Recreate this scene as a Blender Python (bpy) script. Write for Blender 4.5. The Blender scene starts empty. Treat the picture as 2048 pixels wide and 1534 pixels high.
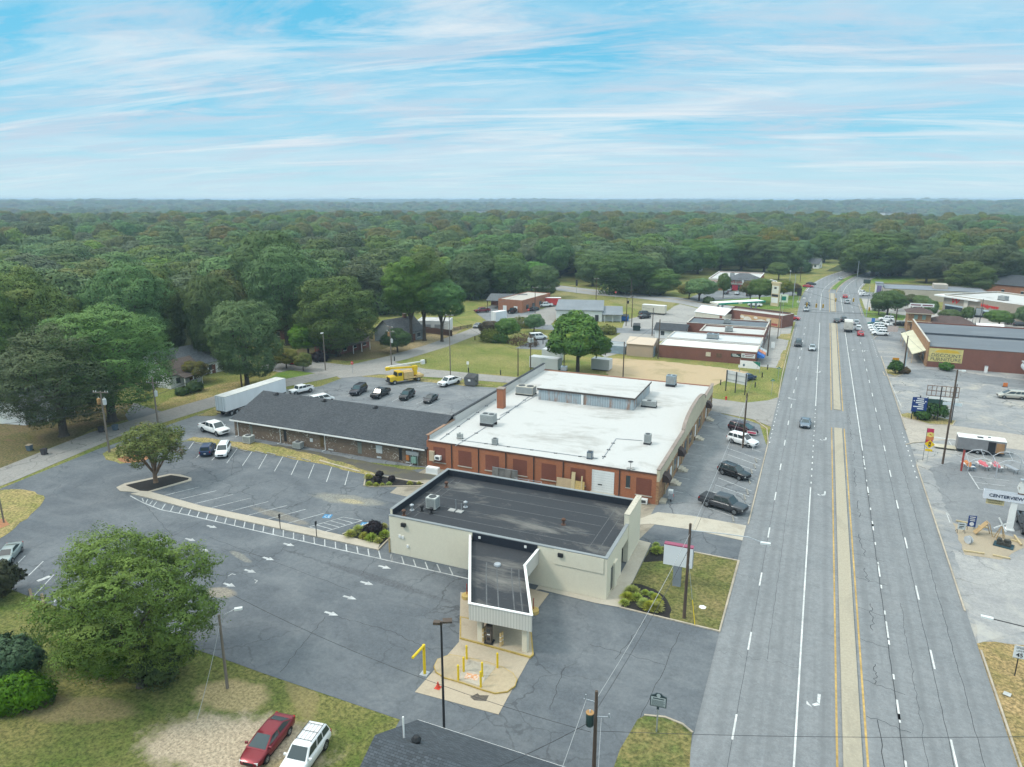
import bpy,bmesh,math,random
import numpy as np
from mathutils import Vector,Matrix
random.seed(7)
rnd=random.Random(11)
SC=bpy.context.scene
COL=SC.collection
R=math.radians
PHI=R(23.3)
CAM_H=40.0
FPX,CXP,CYP,HZP=1420.0,1024.0,767.0,399.0
PITCH=math.atan((CYP-HZP)/FPX)
SP,CP=math.sin(PITCH),math.cos(PITCH)
def T(px,py,z=0.0):
 """survey: the point of the place, at height z, seen at a photograph pixel"""
 u,v=px-CXP,py-CYP
 k=(CAM_H-z)/(FPX*SP+v*CP)
 X,Y=u*k,(FPX*CP-v*SP)*k
 return(X*math.cos(PHI)-Y*math.sin(PHI),X*math.sin(PHI)+Y*math.cos(PHI))
def PIX(x,y,z):
 X=x*math.cos(PHI)+y*math.sin(PHI)
 Y=-x*math.sin(PHI)+y*math.cos(PHI)
 dz=z-CAM_H
 d=Y*CP-dz*SP
 if d<1:return(-9999,-9999,d)
 return(CXP+FPX*X/d,CYP-FPX*(Y*SP+dz*CP)/d,d)
def HT(bx,by,ty):
 """height of something standing at ground pixel (bx,by) whose top is seen at row ty"""
 x,y=T(bx,by);lo,hi=0.0,90.0
 for _ in range(40):
  m=(lo+hi)/2
  if PIX(x,y,m)[1]>ty:lo=m
  else:hi=m
 return lo
MATS={}
def newmat(name):
 m=bpy.data.materials.new(name);m.use_nodes=True
 nt=m.node_tree
 b=nt.nodes['Principled BSDF']
 return m,nt,b
class NB:
 """short node-building helper"""
 def __init__(s,nt):s.nt=nt;s.tc=None
 def n(s,t,**kw):
  nd=s.nt.nodes.new(t)
  for k,v in kw.items():
   if k.startswith('i_'):nd.inputs[k[2:].replace('_',' ')].default_value=v
   else:setattr(nd,k,v)
  return nd
 def l(s,a,b):s.nt.links.new(a,b)
 def obj(s):
  if not s.tc:s.tc=s.n('ShaderNodeTexCoord')
  return s.tc.outputs['Object']
 def map(s,scale=(1,1,1),rot=(0,0,0),loc=(0,0,0)):
  mp=s.n('ShaderNodeMapping');s.l(s.obj(),mp.inputs[0])
  mp.inputs['Scale'].default_value=scale;mp.inputs['Rotation'].default_value=rot;mp.inputs['Location'].default_value=loc
  return mp.outputs[0]
 def noise(s,scale,detail=5,rough=.6,vec=None,dist=0):
  nd=s.n('ShaderNodeTexNoise');nd.inputs['Scale'].default_value=scale
  nd.inputs['Detail'].default_value=detail;nd.inputs['Roughness'].default_value=rough;nd.inputs['Distortion'].default_value=dist
  s.l(vec if vec is not None else s.obj(),nd.inputs['Vector'])
  return nd.outputs[0]
 def ramp(s,fac,stops,interp='LINEAR'):
  r=s.n('ShaderNodeValToRGB');e=r.color_ramp.elements;r.color_ramp.interpolation=interp
  while len(e)<len(stops):e.new(.5)
  for k,(p,c)in enumerate(stops):
   e[k].position=p;e[k].color=tuple(c)+(1,)if not isinstance(c,(int,float))else(c,c,c,1)
  s.l(fac,r.inputs[0]);return r.outputs[0]
 def mix(s,fac,a,b,mode='MIX'):
  m=s.n('ShaderNodeMix');m.data_type='RGBA';m.blend_type=mode
  for sock,v in((m.inputs[0],fac),(m.inputs[6],a),(m.inputs[7],b)):
   if hasattr(v,'links')or hasattr(v,'is_linked'):s.l(v,sock)
   elif isinstance(v,(int,float)):sock.default_value=v
   else:sock.default_value=tuple(v)+(1,)
  return m.outputs[2]
 def math(s,op,a,b=0.0):
  m=s.n('ShaderNodeMath');m.operation=op
  for sock,v in((m.inputs[0],a),(m.inputs[1],b)):
   if hasattr(v,'is_linked'):s.l(v,sock)
   else:sock.default_value=v
  return m.outputs[0]
 def wallvec(s,sx=1.0,sz=1.0):
  sp=s.n('ShaderNodeSeparateXYZ');s.l(s.obj(),sp.inputs[0])
  a=s.math('ADD',sp.outputs[0],sp.outputs[1])
  c=s.n('ShaderNodeCombineXYZ');s.l(a,c.inputs[0]);s.l(sp.outputs[2],c.inputs[1])
  return c.outputs[0]
 def bump(s,h,strength,dist,b):
  bn=s.n('ShaderNodeBump');bn.inputs['Strength'].default_value=strength;bn.inputs['Distance'].default_value=dist
  s.l(h,bn.inputs['Height']);s.l(bn.outputs[0],b.inputs['Normal'])
def mul(c,k):return tuple(min(1,x*k)for x in c)
def M(name,col,rough=.75,var=.16,scale=1.5,metal=0.0,spec=.3,coat=0.0,big=.12,stretch=(1,1,1),bump=0.0):
 """plain material with fine and broad tone variation"""
 if name in MATS:return MATS[name]
 m,nt,b=newmat(name);N=NB(nt)
 v=N.map(stretch)
 f=N.noise(scale,6,.65,v);g=N.noise(scale*.13,3,.5,v)
 c=N.mix(N.ramp(f,[(.3,0.0),(.7,1.0)]),mul(col,1-var),mul(col,1+var))
 c=N.mix(N.ramp(g,[(.35,0.0),(.65,1.0)]),N.mix(1.0,c,(1-big,)*3,'MULTIPLY'),c)
 N.l(c,b.inputs['Base Color'])
 b.inputs['Roughness'].default_value=rough;b.inputs['Metallic'].default_value=metal
 b.inputs['Specular IOR Level'].default_value=spec;b.inputs['Coat Weight'].default_value=coat
 b.inputs['Coat Roughness'].default_value=.08
 if bump:N.bump(f,bump,.02,b)
 MATS[name]=m;return m
def PAINT(name,col,metal=0.0,rough=.35):
 return M(name,col,rough,.03,3.0,metal,.4,.25,.04)
def patched(N,c,patches):
 """ragged-edged patches of another ground colour: (x, y, rx, ry, turn, colour, strength)"""
 wob=N.noise(.45,6,.7,N.map(loc=(3,8,0)));fine=N.noise(4.0,4,.75)
 for(x,y,rx,ry,tn,col,st)in patches:
  mp=N.n('ShaderNodeMapping');mp.vector_type='TEXTURE';N.l(N.obj(),mp.inputs[0])
  mp.inputs['Location'].default_value=(x,y,0);mp.inputs['Rotation'].default_value=(0,0,tn);mp.inputs['Scale'].default_value=(rx,ry,1)
  sp=N.n('ShaderNodeSeparateXYZ');N.l(mp.outputs[0],sp.inputs[0])
  q=N.math('ADD',N.math('MULTIPLY',sp.outputs[0],sp.outputs[0]),N.math('MULTIPLY',sp.outputs[1],sp.outputs[1]))
  q=N.math('ADD',q,N.math('MULTIPLY',N.math('SUBTRACT',wob,.5),2.6))
  q=N.math('ADD',q,N.math('MULTIPLY',N.math('SUBTRACT',fine,.5),.9))
  pc=N.mix(N.ramp(fine,[(.38,0.0),(.62,1.0)]),mul(col,.62),mul(col,1.3))
  c=N.mix(N.ramp(N.math('MULTIPLY',q,.5),[(.30,st),(.62,0.0)]),c,pc)
 return c
def asphalt(name,col,patch,track=False,amount=.5,worn=None,grain=.18,cracks=0.0,patches=()):
 m,nt,b=newmat(name);N=NB(nt)
 f=N.noise(9,4,.8);g=N.noise(.11,6,.65,None,.6);h=N.noise(.9,6,.7,None,.3)
 c=N.mix(N.ramp(f,[(.25,0.0),(.75,1.0)]),mul(col,1-grain),mul(col,1+grain))
 c=N.mix(N.math('MULTIPLY',N.ramp(g,[(.42,0.0),(.68,1.0)]),amount),c,patch)
 c=N.mix(N.ramp(h,[(.3,1.0),(.55,0.0)]),c,N.mix(1.0,c,(.86,.87,.88),'MULTIPLY'))
 md=N.noise(2.6,4,.8);c=N.mix(N.ramp(md,[(.38,0.0),(.62,1.0)]),N.mix(1.0,c,(.89,)*3,'MULTIPLY'),N.mix(1.0,c,(1.09,)*3,'MULTIPLY'))
 dk=N.noise(.3,7,.75,N.map(loc=(71,17,0)),1.0);c=N.mix(N.ramp(dk,[(.56,0.0),(.70,.55)]),c,mul(col,.62))
 s2=N.noise(.55,4,.6,N.map((.12,1,1),(0,0,.6)))
 c=N.mix(N.ramp(s2,[(.5,0.0),(.8,.5)]),c,patch)
 if worn:
  w=N.noise(.16,7,.72,N.map((1,1,1),loc=(31,7,0)),.8)
  c=N.mix(N.ramp(w,[(.52,0.0),(.66,.8)]),c,worn)
 if track:
  sp=N.n('ShaderNodeSeparateXYZ');N.l(N.obj(),sp.inputs[0])
  x=N.math('ADD',sp.outputs[0],N.math('MULTIPLY',N.noise(.06,2,.5),.5))
  wv=N.math('SINE',N.math('MULTIPLY',N.math('ADD',x,2.0),2*math.pi/1.86))
  lng=N.noise(1.3,5,.6,N.map((1.2,.035,1)))
  k=N.math('MULTIPLY',N.ramp(wv,[(.1,0.0),(1.0,.28)]),1.0)
  c=N.mix(k,c,mul(col,.62))
  c=N.mix(N.ramp(lng,[(.52,0.0),(.72,.45)]),c,mul(col,.66))
  c=N.mix(N.ramp(lng,[(.22,.4),(.42,0.0)]),c,mul(col,1.25))
 if cracks:
  vo=N.n('ShaderNodeTexVoronoi');vo.feature='DISTANCE_TO_EDGE';vo.inputs['Scale'].default_value=.22
  nv=N.n('ShaderNodeMix');nv.data_type='RGBA'
  nv.inputs[0].default_value=.16
  N.l(N.obj(),nv.inputs[6]);
  nn=N.n('ShaderNodeTexNoise');nn.inputs['Scale'].default_value=.5;nn.inputs['Detail'].default_value=5;N.l(N.obj(),nn.inputs['Vector'])
  mm=N.n('ShaderNodeVectorMath');mm.operation='SCALE';mm.inputs['Scale'].default_value=14;N.l(nn.outputs[1],mm.inputs[0])
  N.l(mm.outputs[0],nv.inputs[7]);N.l(nv.outputs[2],vo.inputs['Vector'])
  msk=N.ramp(N.noise(.05,3,.5,N.map(loc=(5,55,0))),[(.4,0.0),(.6,1.0)])
  ck=N.math('MULTIPLY',N.ramp(vo.outputs['Distance'],[(.0,cracks),(.008,cracks),(.018,0.0)]),msk)
  c=N.mix(ck,c,mul(col,.35))
 c=patched(N,c,patches)if patches else c
 N.l(c,b.inputs['Base Color']);b.inputs['Roughness'].default_value=.85;b.inputs['Specular IOR Level'].default_value=.25
 N.bump(f,.25,.01,b)
 MATS[name]=m;return m
def grassy(name,green,tan,bias=.5,scale=.12,dirt=None,dirtamt=.0,patches=()):
 m,nt,b=newmat(name);N=NB(nt)
 g=N.noise(scale,7,.68,None,.5);f=N.noise(3.0,5,.75,N.map((1,1,1)));h=N.noise(.6,6,.7)
 c=N.mix(N.ramp(g,[(bias-.16,0.0),(bias+.16,1.0)]),green,tan)
 c=N.mix(N.ramp(h,[(.4,0.0),(.7,.6)]),c,N.mix(.5,green,mul(tan,.8)))
 c=N.mix(N.ramp(f,[(.38,0.0),(.62,1.0)]),N.mix(1.0,c,(.5,.54,.5),'MULTIPLY'),N.mix(1.0,c,(1.45,1.4,1.3),'MULTIPLY'))
 if dirt:
  d=N.noise(scale*2.1,6,.7,N.map(loc=(13,3,0)),.4)
  c=N.mix(N.ramp(d,[(.66-dirtamt,0.0),(.78-dirtamt,1.0)]),c,N.mix(N.ramp(f,[(.3,0.0),(.7,1.0)]),mul(dirt,.75),mul(dirt,1.2)))
 c=patched(N,c,patches)if patches else c
 N.l(c,b.inputs['Base Color']);b.inputs['Roughness'].default_value=.95;b.inputs['Specular IOR Level'].default_value=.1
 N.bump(f,.6,.12,b)
 MATS[name]=m;return m
def brick(name,c1,c2,mortar,w=.21,h=.075,ms=.012,white=None,shade=.18):
 m,nt,b=newmat(name);N=NB(nt)
 br=N.n('ShaderNodeTexBrick');N.l(N.wallvec(),br.inputs['Vector'])
 br.inputs['Scale'].default_value=1.0;br.inputs['Brick Width'].default_value=w;br.inputs['Row Height'].default_value=h
 br.inputs['Mortar Size'].default_value=ms;br.inputs['Color1'].default_value=c1+(1,);br.inputs['Color2'].default_value=c2+(1,);br.inputs['Mortar'].default_value=mortar+(1,)
 g=N.noise(.5,6,.65,N.map((1,1,.5)))
 c=N.mix(N.ramp(g,[(.3,0.0),(.7,1.0)]),N.mix(1.0,br.outputs[0],(1-shade,)*3,'MULTIPLY'),br.outputs[0])
 if white:
  b2=N.n('ShaderNodeTexBrick');N.l(N.wallvec(),b2.inputs['Vector']);b2.inputs['Scale'].default_value=1.0
  b2.inputs['Brick Width'].default_value=w;b2.inputs['Row Height'].default_value=h;b2.inputs['Mortar Size'].default_value=0
  b2.inputs['Color1'].default_value=(0,0,0,1);b2.inputs['Color2'].default_value=(1,1,1,1)
  wn=N.noise(.8,4,.6,N.map((1,1,1)))
  k=N.math('MULTIPLY',N.ramp(b2.outputs[0],[(.90,0.0),(.91,1.0)],'LINEAR'),N.ramp(wn,[(.45,0.0),(.6,1.0)]))
  c=N.mix(k,c,white)
 N.l(c,b.inputs['Base Color']);b.inputs['Roughness'].default_value=.9
 MATS[name]=m;return m
def shingle(name,col,row=.16):
 m,nt,b=newmat(name);N=NB(nt)
 br=N.n('ShaderNodeTexBrick');N.l(N.obj(),br.inputs['Vector']);br.inputs['Scale'].default_value=1.0
 br.inputs['Brick Width'].default_value=.34;br.inputs['Row Height'].default_value=row;br.inputs['Mortar Size'].default_value=.014
 br.inputs['Color1'].default_value=mul(col,.72)+(1,);br.inputs['Color2'].default_value=mul(col,1.28)+(1,);br.inputs['Mortar'].default_value=mul(col,.45)+(1,)
 g=N.noise(.25,6,.6,N.map((1,.35,1)));f=N.noise(6,3,.8)
 c=N.mix(N.ramp(g,[(.3,0.0),(.65,1.0)]),N.mix(1.0,br.outputs[0],(.78,.79,.82),'MULTIPLY'),br.outputs[0])
 c=N.mix(N.ramp(f,[(.3,0.0),(.7,1.0)]),N.mix(1.0,c,(.86,)*3,'MULTIPLY'),c)
 N.l(c,b.inputs['Base Color']);b.inputs['Roughness'].default_value=.9
 MATS[name]=m;return m
def stained(name,col,stain,lo=.56,hi=.72,scale=.25,stretch=(1,1,1),rough=.75,amt=.9,fine=.08):
 """a roof membrane or slab with irregular stains of another colour"""
 m,nt,b=newmat(name);N=NB(nt)
 v=N.map(stretch)
 g=N.noise(scale,7,.7,v,.5);f=N.noise(5,4,.7);k2=N.noise(scale*4,6,.75,v)
 c=N.mix(N.ramp(f,[(.3,0.0),(.7,1.0)]),mul(col,1-fine),mul(col,1+fine))
 c=N.mix(N.ramp(g,[(lo,0.0),(hi,amt)]),c,stain)
 c=N.mix(N.ramp(k2,[(.6,0.0),(.8,amt*.5)]),c,stain)
 N.l(c,b.inputs['Base Color']);b.inputs['Roughness'].default_value=rough;b.inputs['Specular IOR Level'].default_value=.25
 MATS[name]=m;return m
def ribbed(name,col,pitch=.3,depth=.5,rust=None,metal=0.0,rough=.55):
 m,nt,b=newmat(name);N=NB(nt)
 sp=N.n('ShaderNodeSeparateXYZ');N.l(N.obj(),sp.inputs[0])
 a=N.math('ADD',sp.outputs[0],sp.outputs[1])
 s=N.math('SINE',N.math('MULTIPLY',a,2*math.pi/pitch))
 c=N.mix(N.ramp(s,[(.0,0.0),(.25,1.0)]),mul(col,.8),col)
 f=N.noise(.6,5,.6,N.map((1,1,.25)))
 c=N.mix(N.ramp(f,[(.35,.5),(.6,0.0)]),c,mul(col,.78))
 if rust:
  g=N.noise(.9,6,.7,N.map((1,1,.22)))
  c=N.mix(N.ramp(g,[(.5,0.0),(.64,.85)]),c,rust)
 N.l(c,b.inputs['Base Color']);b.inputs['Roughness'].default_value=rough;b.inputs['Metallic'].default_value=metal
 N.bump(s,depth,.03,b)
 MATS[name]=m;return m
def leafmat(name,dark,light,tip=None,rnds=.32,trans=.13):
 m,nt,b=newmat(name);N=NB(nt)
 f=N.noise(.45,4,.7);g=N.noise(5.0,2,.8)
 oi=N.n('ShaderNodeObjectInfo')
 c=N.mix(N.ramp(f,[(.32,0.0),(.68,1.0)]),dark,light)
 c=N.mix(N.ramp(g,[(.3,0.0),(.7,1.0)]),N.mix(1.0,c,(.66,.68,.66),'MULTIPLY'),N.mix(1.0,c,(1.25,1.25,1.1),'MULTIPLY'))
 if tip:
  h=N.noise(.22,3,.6,N.map(loc=(9,2,4)))
  c=N.mix(N.ramp(h,[(.55,0.0),(.7,.75)]),c,tip)
 hs=N.n('ShaderNodeHueSaturation')
 N.l(c,hs.inputs['Color'])
 N.l(N.math('ADD',N.math('MULTIPLY',oi.outputs['Random'],.05),.48),hs.inputs['Hue'])
 N.l(N.math('ADD',N.math('MULTIPLY',oi.outputs['Random'],rnds*2),1-rnds),hs.inputs['Value']);N.l(N.math('ADD',N.math('MULTIPLY',N.math('FRACT',N.math('MULTIPLY',oi.outputs['Random'],7.3)),.28),.88),hs.inputs['Saturation'])
 N.l(hs.outputs[0],b.inputs['Base Color']);b.inputs['Roughness'].default_value=.6;b.inputs['Specular IOR Level'].default_value=.2
 tr=N.n('ShaderNodeBsdfTranslucent');N.l(hs.outputs[0],tr.inputs[0])
 mx=N.n('ShaderNodeMixShader');mx.inputs[0].default_value=trans
 N.l(b.outputs[0],mx.inputs[1]);N.l(tr.outputs[0],mx.inputs[2])
 N.l(mx.outputs[0],nt.nodes['Material Output'].inputs[0])
 MATS[name]=m;return m
class MB:
 def __init__(s):s.v=[];s.f=[];s.m=[];s.mi=0
 def add(s,vs,fs,mi=None):
  o=len(s.v);s.v+=[tuple(p)for p in vs]
  for f in fs:s.f.append(tuple(i+o for i in f));s.m.append(s.mi if mi is None else mi)
  return s
 def box(s,x0,y0,z0,x1,y1,z1,mi=None):
  return s.add([(x0,y0,z0),(x1,y0,z0),(x1,y1,z0),(x0,y1,z0),(x0,y0,z1),(x1,y0,z1),(x1,y1,z1),(x0,y1,z1)],[(0,3,2,1),(4,5,6,7),(0,1,5,4),(1,2,6,5),(2,3,7,6),(3,0,4,7)],mi)
 def obox(s,c,d,rz=0,mi=None,rx=0,ry=0):
  """box of full size d centred at c, turned"""
  mt=Matrix.Rotation(rz,3,'Z')@Matrix.Rotation(ry,3,'Y')@Matrix.Rotation(rx,3,'X')
  vs=[]
  for z in(-.5,.5):
   for x,y in((-.5,-.5),(.5,-.5),(.5,.5),(-.5,.5)):
    p=mt@Vector((x*d[0],y*d[1],z*d[2]));vs.append((p.x+c[0],p.y+c[1],p.z+c[2]))
  return s.add(vs,[(0,3,2,1),(4,5,6,7),(0,1,5,4),(1,2,6,5),(2,3,7,6),(3,0,4,7)],mi)
 def quad(s,*p,mi=None):return s.add(p,[tuple(range(len(p)))],mi)
 def prism(s,poly,z0,z1,mi=None,bottom=True):
  a=sum(poly[i][0]*poly[(i+1)%len(poly)][1]-poly[(i+1)%len(poly)][0]*poly[i][1]for i in range(len(poly)))
  if a<0:poly=poly[::-1]
  n=len(poly)
  fs=[tuple(range(n,2*n))]+[(i,(i+1)%n,(i+1)%n+n,i+n)for i in range(n)]
  if bottom:fs.append(tuple(range(n-1,-1,-1)))
  return s.add([(x,y,z0)for x,y in poly]+[(x,y,z1)for x,y in poly],fs,mi)
 def cyl(s,p0,p1,r0,r1=None,n=8,mi=None,cap=True):
  r1=r0 if r1 is None else r1
  a,b=Vector(p0),Vector(p1);d=(b-a).normalized()
  u=d.orthogonal().normalized();w=d.cross(u)
  vs=[]
  for p,r in((a,r0),(b,r1)):
   for k in range(n):
    t=2*math.pi*k/n;q=p+u*(r*math.cos(t))+w*(r*math.sin(t));vs.append(q[:])
  fs=[(k,(k+1)%n,(k+1)%n+n,k+n)for k in range(n)]
  if cap:fs+=[tuple(range(n-1,-1,-1)),tuple(range(n,2*n))]
  return s.add(vs,fs,mi)
 def path(s,pts,r,n=6,mi=None):
  for a,b in zip(pts[:-1],pts[1:]):s.cyl(a,b,r,r,n,mi)
  return s
 def lathe(s,prof,c=(0,0,0),n=12,mi=None):
  vs=[(c[0]+r*math.cos(2*math.pi*k/n),c[1]+r*math.sin(2*math.pi*k/n),c[2]+z)for r,z in prof for k in range(n)]
  fs=[]
  for j in range(len(prof)-1):
   for k in range(n):fs.append((j*n+k,j*n+(k+1)%n,(j+1)*n+(k+1)%n,(j+1)*n+k))
  fs+=[tuple(range(n-1,-1,-1)),tuple(range((len(prof)-1)*n,len(prof)*n))]
  return s.add(vs,fs,mi)
 def strip(s,pts,w,z,mi=None):
  """flat ribbon of width w along a 2-D polyline at height z"""
  n=len(pts);L=[];Rr=[]
  for i in range(n):
   a=Vector(pts[max(0,i-1)][:2]);b=Vector(pts[min(n-1,i+1)][:2]);d=(b-a)
   if d.length<1e-6:d=Vector((0,1))
   d.normalize();q=Vector((-d.y,d.x))*(w/2);p=Vector(pts[i][:2])
   L.append((p.x+q.x,p.y+q.y,z));Rr.append((p.x-q.x,p.y-q.y,z))
  return s.add(L+Rr,[(i+n,i+1+n,i+1,i)for i in range(n-1)],mi)
 def sheet(s,poly,z,mi=None):
  a=sum(poly[i][0]*poly[(i+1)%len(poly)][1]-poly[(i+1)%len(poly)][0]*poly[i][1]for i in range(len(poly)))
  if a<0:poly=poly[::-1]
  return s.add([(p[0],p[1],z)for p in poly],[tuple(range(len(poly)))],mi)
 def curb(s,pts,w,z0,z1,closed=False,mi=None):
  if closed:pts=list(pts)+[pts[0]]
  for a,b in zip(pts[:-1],pts[1:]):
   A,B=Vector(a[:2]),Vector(b[:2]);d=B-A
   if d.length<.02:continue
   L=d.length
   s.obox(((A.x+B.x)/2,(A.y+B.y)/2,(z0+z1)/2),(L+w*.9,w,z1-z0+.0007*(len(s.f)%7)),math.atan2(d.y,d.x),mi)
  return s
 def mesh(s,name,mats,smooth=False,angle=35):
  me=bpy.data.meshes.new(name)
  me.from_pydata(s.v,[],s.f)
  for m in(mats if isinstance(mats,(list,tuple))else[mats]):me.materials.append(m)
  me.polygons.foreach_set('material_index',s.m)
  if smooth:
   me.polygons.foreach_set('use_smooth',[True]*len(s.f))
   me.set_sharp_from_angle(angle=R(angle))
  me.update();return me
 def build(s,name,mats,parent=None,loc=None,rot=None,smooth=False,angle=35):
  return link(name,s.mesh(name,mats,smooth,angle),parent,loc,rot)
def link(name,data,parent=None,loc=None,rot=None):
 o=bpy.data.objects.new(name,data);COL.objects.link(o)
 if parent:o.parent=parent
 if loc:o.location=loc
 if rot:o.rotation_euler=rot
 return o
LABELS={}
def tag(o,label=None,cat=None,group=None,kind=None):
 if label:o['label']=label
 if cat:o['category']=cat
 if group:o['group']=group
 if kind:o['kind']=kind
 return o
def thing(name,label,cat,loc=(0,0,0),rz=0,group=None):
 o=bpy.data.objects.new(name,None);COL.objects.link(o);o.empty_display_size=.3
 o.location=(loc[0],loc[1],loc[2]if len(loc)>2 else 0);o.rotation_euler=(0,0,rz)
 return tag(o,label,cat,group)
def struct(name,mb,mat,smooth=False):
 return tag(mb.build(name,mat,smooth=smooth),kind='structure')
def dup(root,loc,rz,label=None,group=None):
 """a copy of a thing with copies of its parts and sub-parts (mesh data shared)"""
 r=root.copy();COL.objects.link(r);r.location=loc if len(loc)>2 else(loc[0],loc[1],0);r.rotation_euler=(0,0,rz)
 if label:r['label']=label
 if group:r['group']=group
 for ch in KIDS.get(root.name,root.children):
  c=ch.copy();COL.objects.link(c);c.parent=r
  for g in ch.children:
   d=g.copy();COL.objects.link(d);d.parent=c
 return r
KIDS={}
def lettering(body,size,name,mat,parent,loc,rot,align='CENTER',extrude=.02,stretch=1.0,shear=0.0,bold=0.0):
 cu=bpy.data.curves.new(name,'FONT');cu.body=body;cu.size=size;cu.align_x=align;cu.align_y='CENTER'
 cu.extrude=extrude;cu.shear=shear;cu.offset=bold
 o=bpy.data.objects.new(name,cu);COL.objects.link(o)
 bpy.context.view_layer.update()
 me=bpy.data.meshes.new_from_object(o.evaluated_get(bpy.context.evaluated_depsgraph_get()))
 bpy.data.objects.remove(o);bpy.data.curves.remove(cu)
 me.name=name;me.materials.clear();me.materials.append(mat)
 ob=link(name,me,parent,loc,rot);ob.scale=(stretch,1,1)
 return ob
glass=M('window glass',(.03,.045,.055),.08,.1,1,0,.6)
carglass=M('tinted car glass',(.035,.05,.055),.06,.05,1,0,.7)
tyre=M('tyre rubber',(.018,.018,.02),.8,.1)
rimm=M('alloy rim',(.42,.44,.46),.3,.06,3,.7)
chrome=M('chrome',(.55,.57,.6),.2,.05,3,.9)
blackpl=M('black plastic',(.02,.021,.024),.5,.1)
white=M('white paint',(.78,.78,.77),.6,.05,2)
linew=M('road marking white',(.64,.65,.64),.75,.22,3,big=.25)
yellow=M('road marking yellow',(.50,.335,.115),.8,.3,2.5,big=.3)
yelp=M('safety yellow paint',(.75,.53,.02),.5,.1,4)
conc=stained('pale concrete',(.44,.40,.33),(.30,.26,.21),.5,.75,.35)
concl=stained('light concrete',(.42,.375,.31),(.32,.28,.225),.5,.75,.3)
curbm=M('kerb concrete',(.44,.38,.30),.85,.2,1.2,big=.25)
medm=stained('median concrete',(.365,.325,.25),(.26,.235,.185),.48,.68,.25,(1,.3,1),fine=.14)
woodp=M('weathered pole wood',(.10,.072,.055),.9,.3,3,stretch=(1,1,.1))
woodg=M('grey pole wood',(.19,.16,.135),.9,.25,3,stretch=(1,1,.1))
galv=M('galvanised steel',(.42,.45,.48),.45,.1,2,.5)
darkst=M('dark painted steel',(.03,.03,.034),.5,.15)
greyst=M('grey painted steel',(.30,.32,.35),.5,.1)
lampg=M('lamp lens',(.7,.72,.72),.3,.05)
redb=M('traffic red',(.55,.03,.03),.4,.1)
mulch=M('black mulch',(.022,.02,.019),.95,.5,6,bump=.8)
bark=M('tree bark',(.085,.068,.055),.95,.35,2.5,stretch=(1,1,.25),bump=.5)
barkl=M('pale smooth bark',(.23,.15,.10),.85,.2,2,stretch=(1,1,.3))
HAZE=.00021
SUN_E=1.5
EXPO=0.42
SKYB=(.75,4.2,6.5);SKYH=(4.4,6.1,6.7);CLD1=(4.7,6.0,6.8);CLD2=(4.2,5.2,6.2);CLD3=(6.5,6.9,7.1)
ZP=[(0,0),(600,0),(880,3),(1450,-15),(2300,-9),(3600,1),(5600,7),(7500,10),(9900,10)]
def Zt(x,y):
 """far country: low ridges beyond about 650 m"""
 r=math.hypot(x,y)
 k=max(0.0,min(1.0,(r-650)/1600.0));k=k*k*(3-2*k)
 X=x*math.cos(PHI)+y*math.sin(PHI);Y=-x*math.sin(PHI)+y*math.cos(PHI)
 h=7*math.sin(Y/420+.8*math.sin(X/900)+.6)+5*math.sin(X/520+Y/800+1.0)+3*math.sin(X/230-Y/310)
 g=0.0
 for(a,za),(b,zb)in zip(ZP[:-1],ZP[1:]):
  if a<=r<=b:t=(r-a)/(b-a);g=za+(zb-za)*t*t*(3-2*t)
 return k*h+g
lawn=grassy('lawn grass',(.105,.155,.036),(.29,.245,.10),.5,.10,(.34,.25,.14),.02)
lawng=grassy('green lawn',(.10,.19,.035),(.21,.23,.07),.56,.12)
lawnd=grassy('dry verge grass',(.14,.17,.045),(.33,.26,.13),.42,.25)
litter=grassy('leaf litter yard',(.10,.11,.04),(.18,.135,.08),.45,.15,(.17,.11,.075),.08)
gx,gy=T(470,1490);hx,hy=T(465,1392);kx,ky=T(150,1420);mx_,my_=T(600,1370)
nearlawn=grassy('rough lawn',(.07,.112,.024),(.19,.17,.07),.50,.16,(.30,.24,.15),.0,[(kx,ky,5,1.6,.3,(.22,.17,.10),.6),(hx,hy,3.4,2.0,.1,(.36,.28,.15),.9),(mx_,my_,5,1.1,-.7,(.25,.20,.10),.6),(gx,gy,7.4,3.4,.25,(.40,.325,.235),1.0),(gx+5.5,gy-1.5,2.5,2.5,0,(.30,.24,.13),.8)])
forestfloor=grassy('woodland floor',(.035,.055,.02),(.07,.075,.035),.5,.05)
dirtlot=stained('tan dirt',(.42,.32,.20),(.24,.21,.10),.52,.70,.12,amt=.8,rough=.95,fine=.16)
gravel=stained('pale gravel',(.36,.31,.245),(.27,.235,.16),.48,.7,.3,amt=.85,rough=.95,fine=.42)
redsoil=M('red clay soil',(.36,.17,.085),.95,.2,2)
tarm=M('tar crack sealer',(.035,.036,.04),.8,.2)
road_m=asphalt('road asphalt',(.198,.208,.217),(.245,.252,.258),True,.55,grain=.2)
W1,W2,W3,W4,W5=T(692,999),T(440,1186),T(482,1114),T(560,1032),T(760,1160)
lot_m=asphalt('sealed lot asphalt',(.104,.116,.130),(.17,.183,.194),False,.85,worn=None,grain=.2,cracks=.55,patches=[(W1[0],W1[1],5.5,1.5,.1,(.26,.25,.21),.65),(W1[0]+1,W1[1]-.3,2.0,.7,.1,(.36,.31,.19),.75),(W2[0],W2[1],1.8,1.0,.2,(.28,.245,.19),.75),(W3[0],W3[1],2.2,.5,-.3,(.25,.24,.205),.6),(W4[0],W4[1],5,.8,-.12,(.26,.23,.18),.5),(W5[0],W5[1],9,.6,-.1,(.085,.09,.10),.6)])
lotb_m=asphalt('old lot asphalt',(.155,.168,.182),(.25,.255,.258),False,.8,worn=None,grain=.2,cracks=.8)
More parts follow.
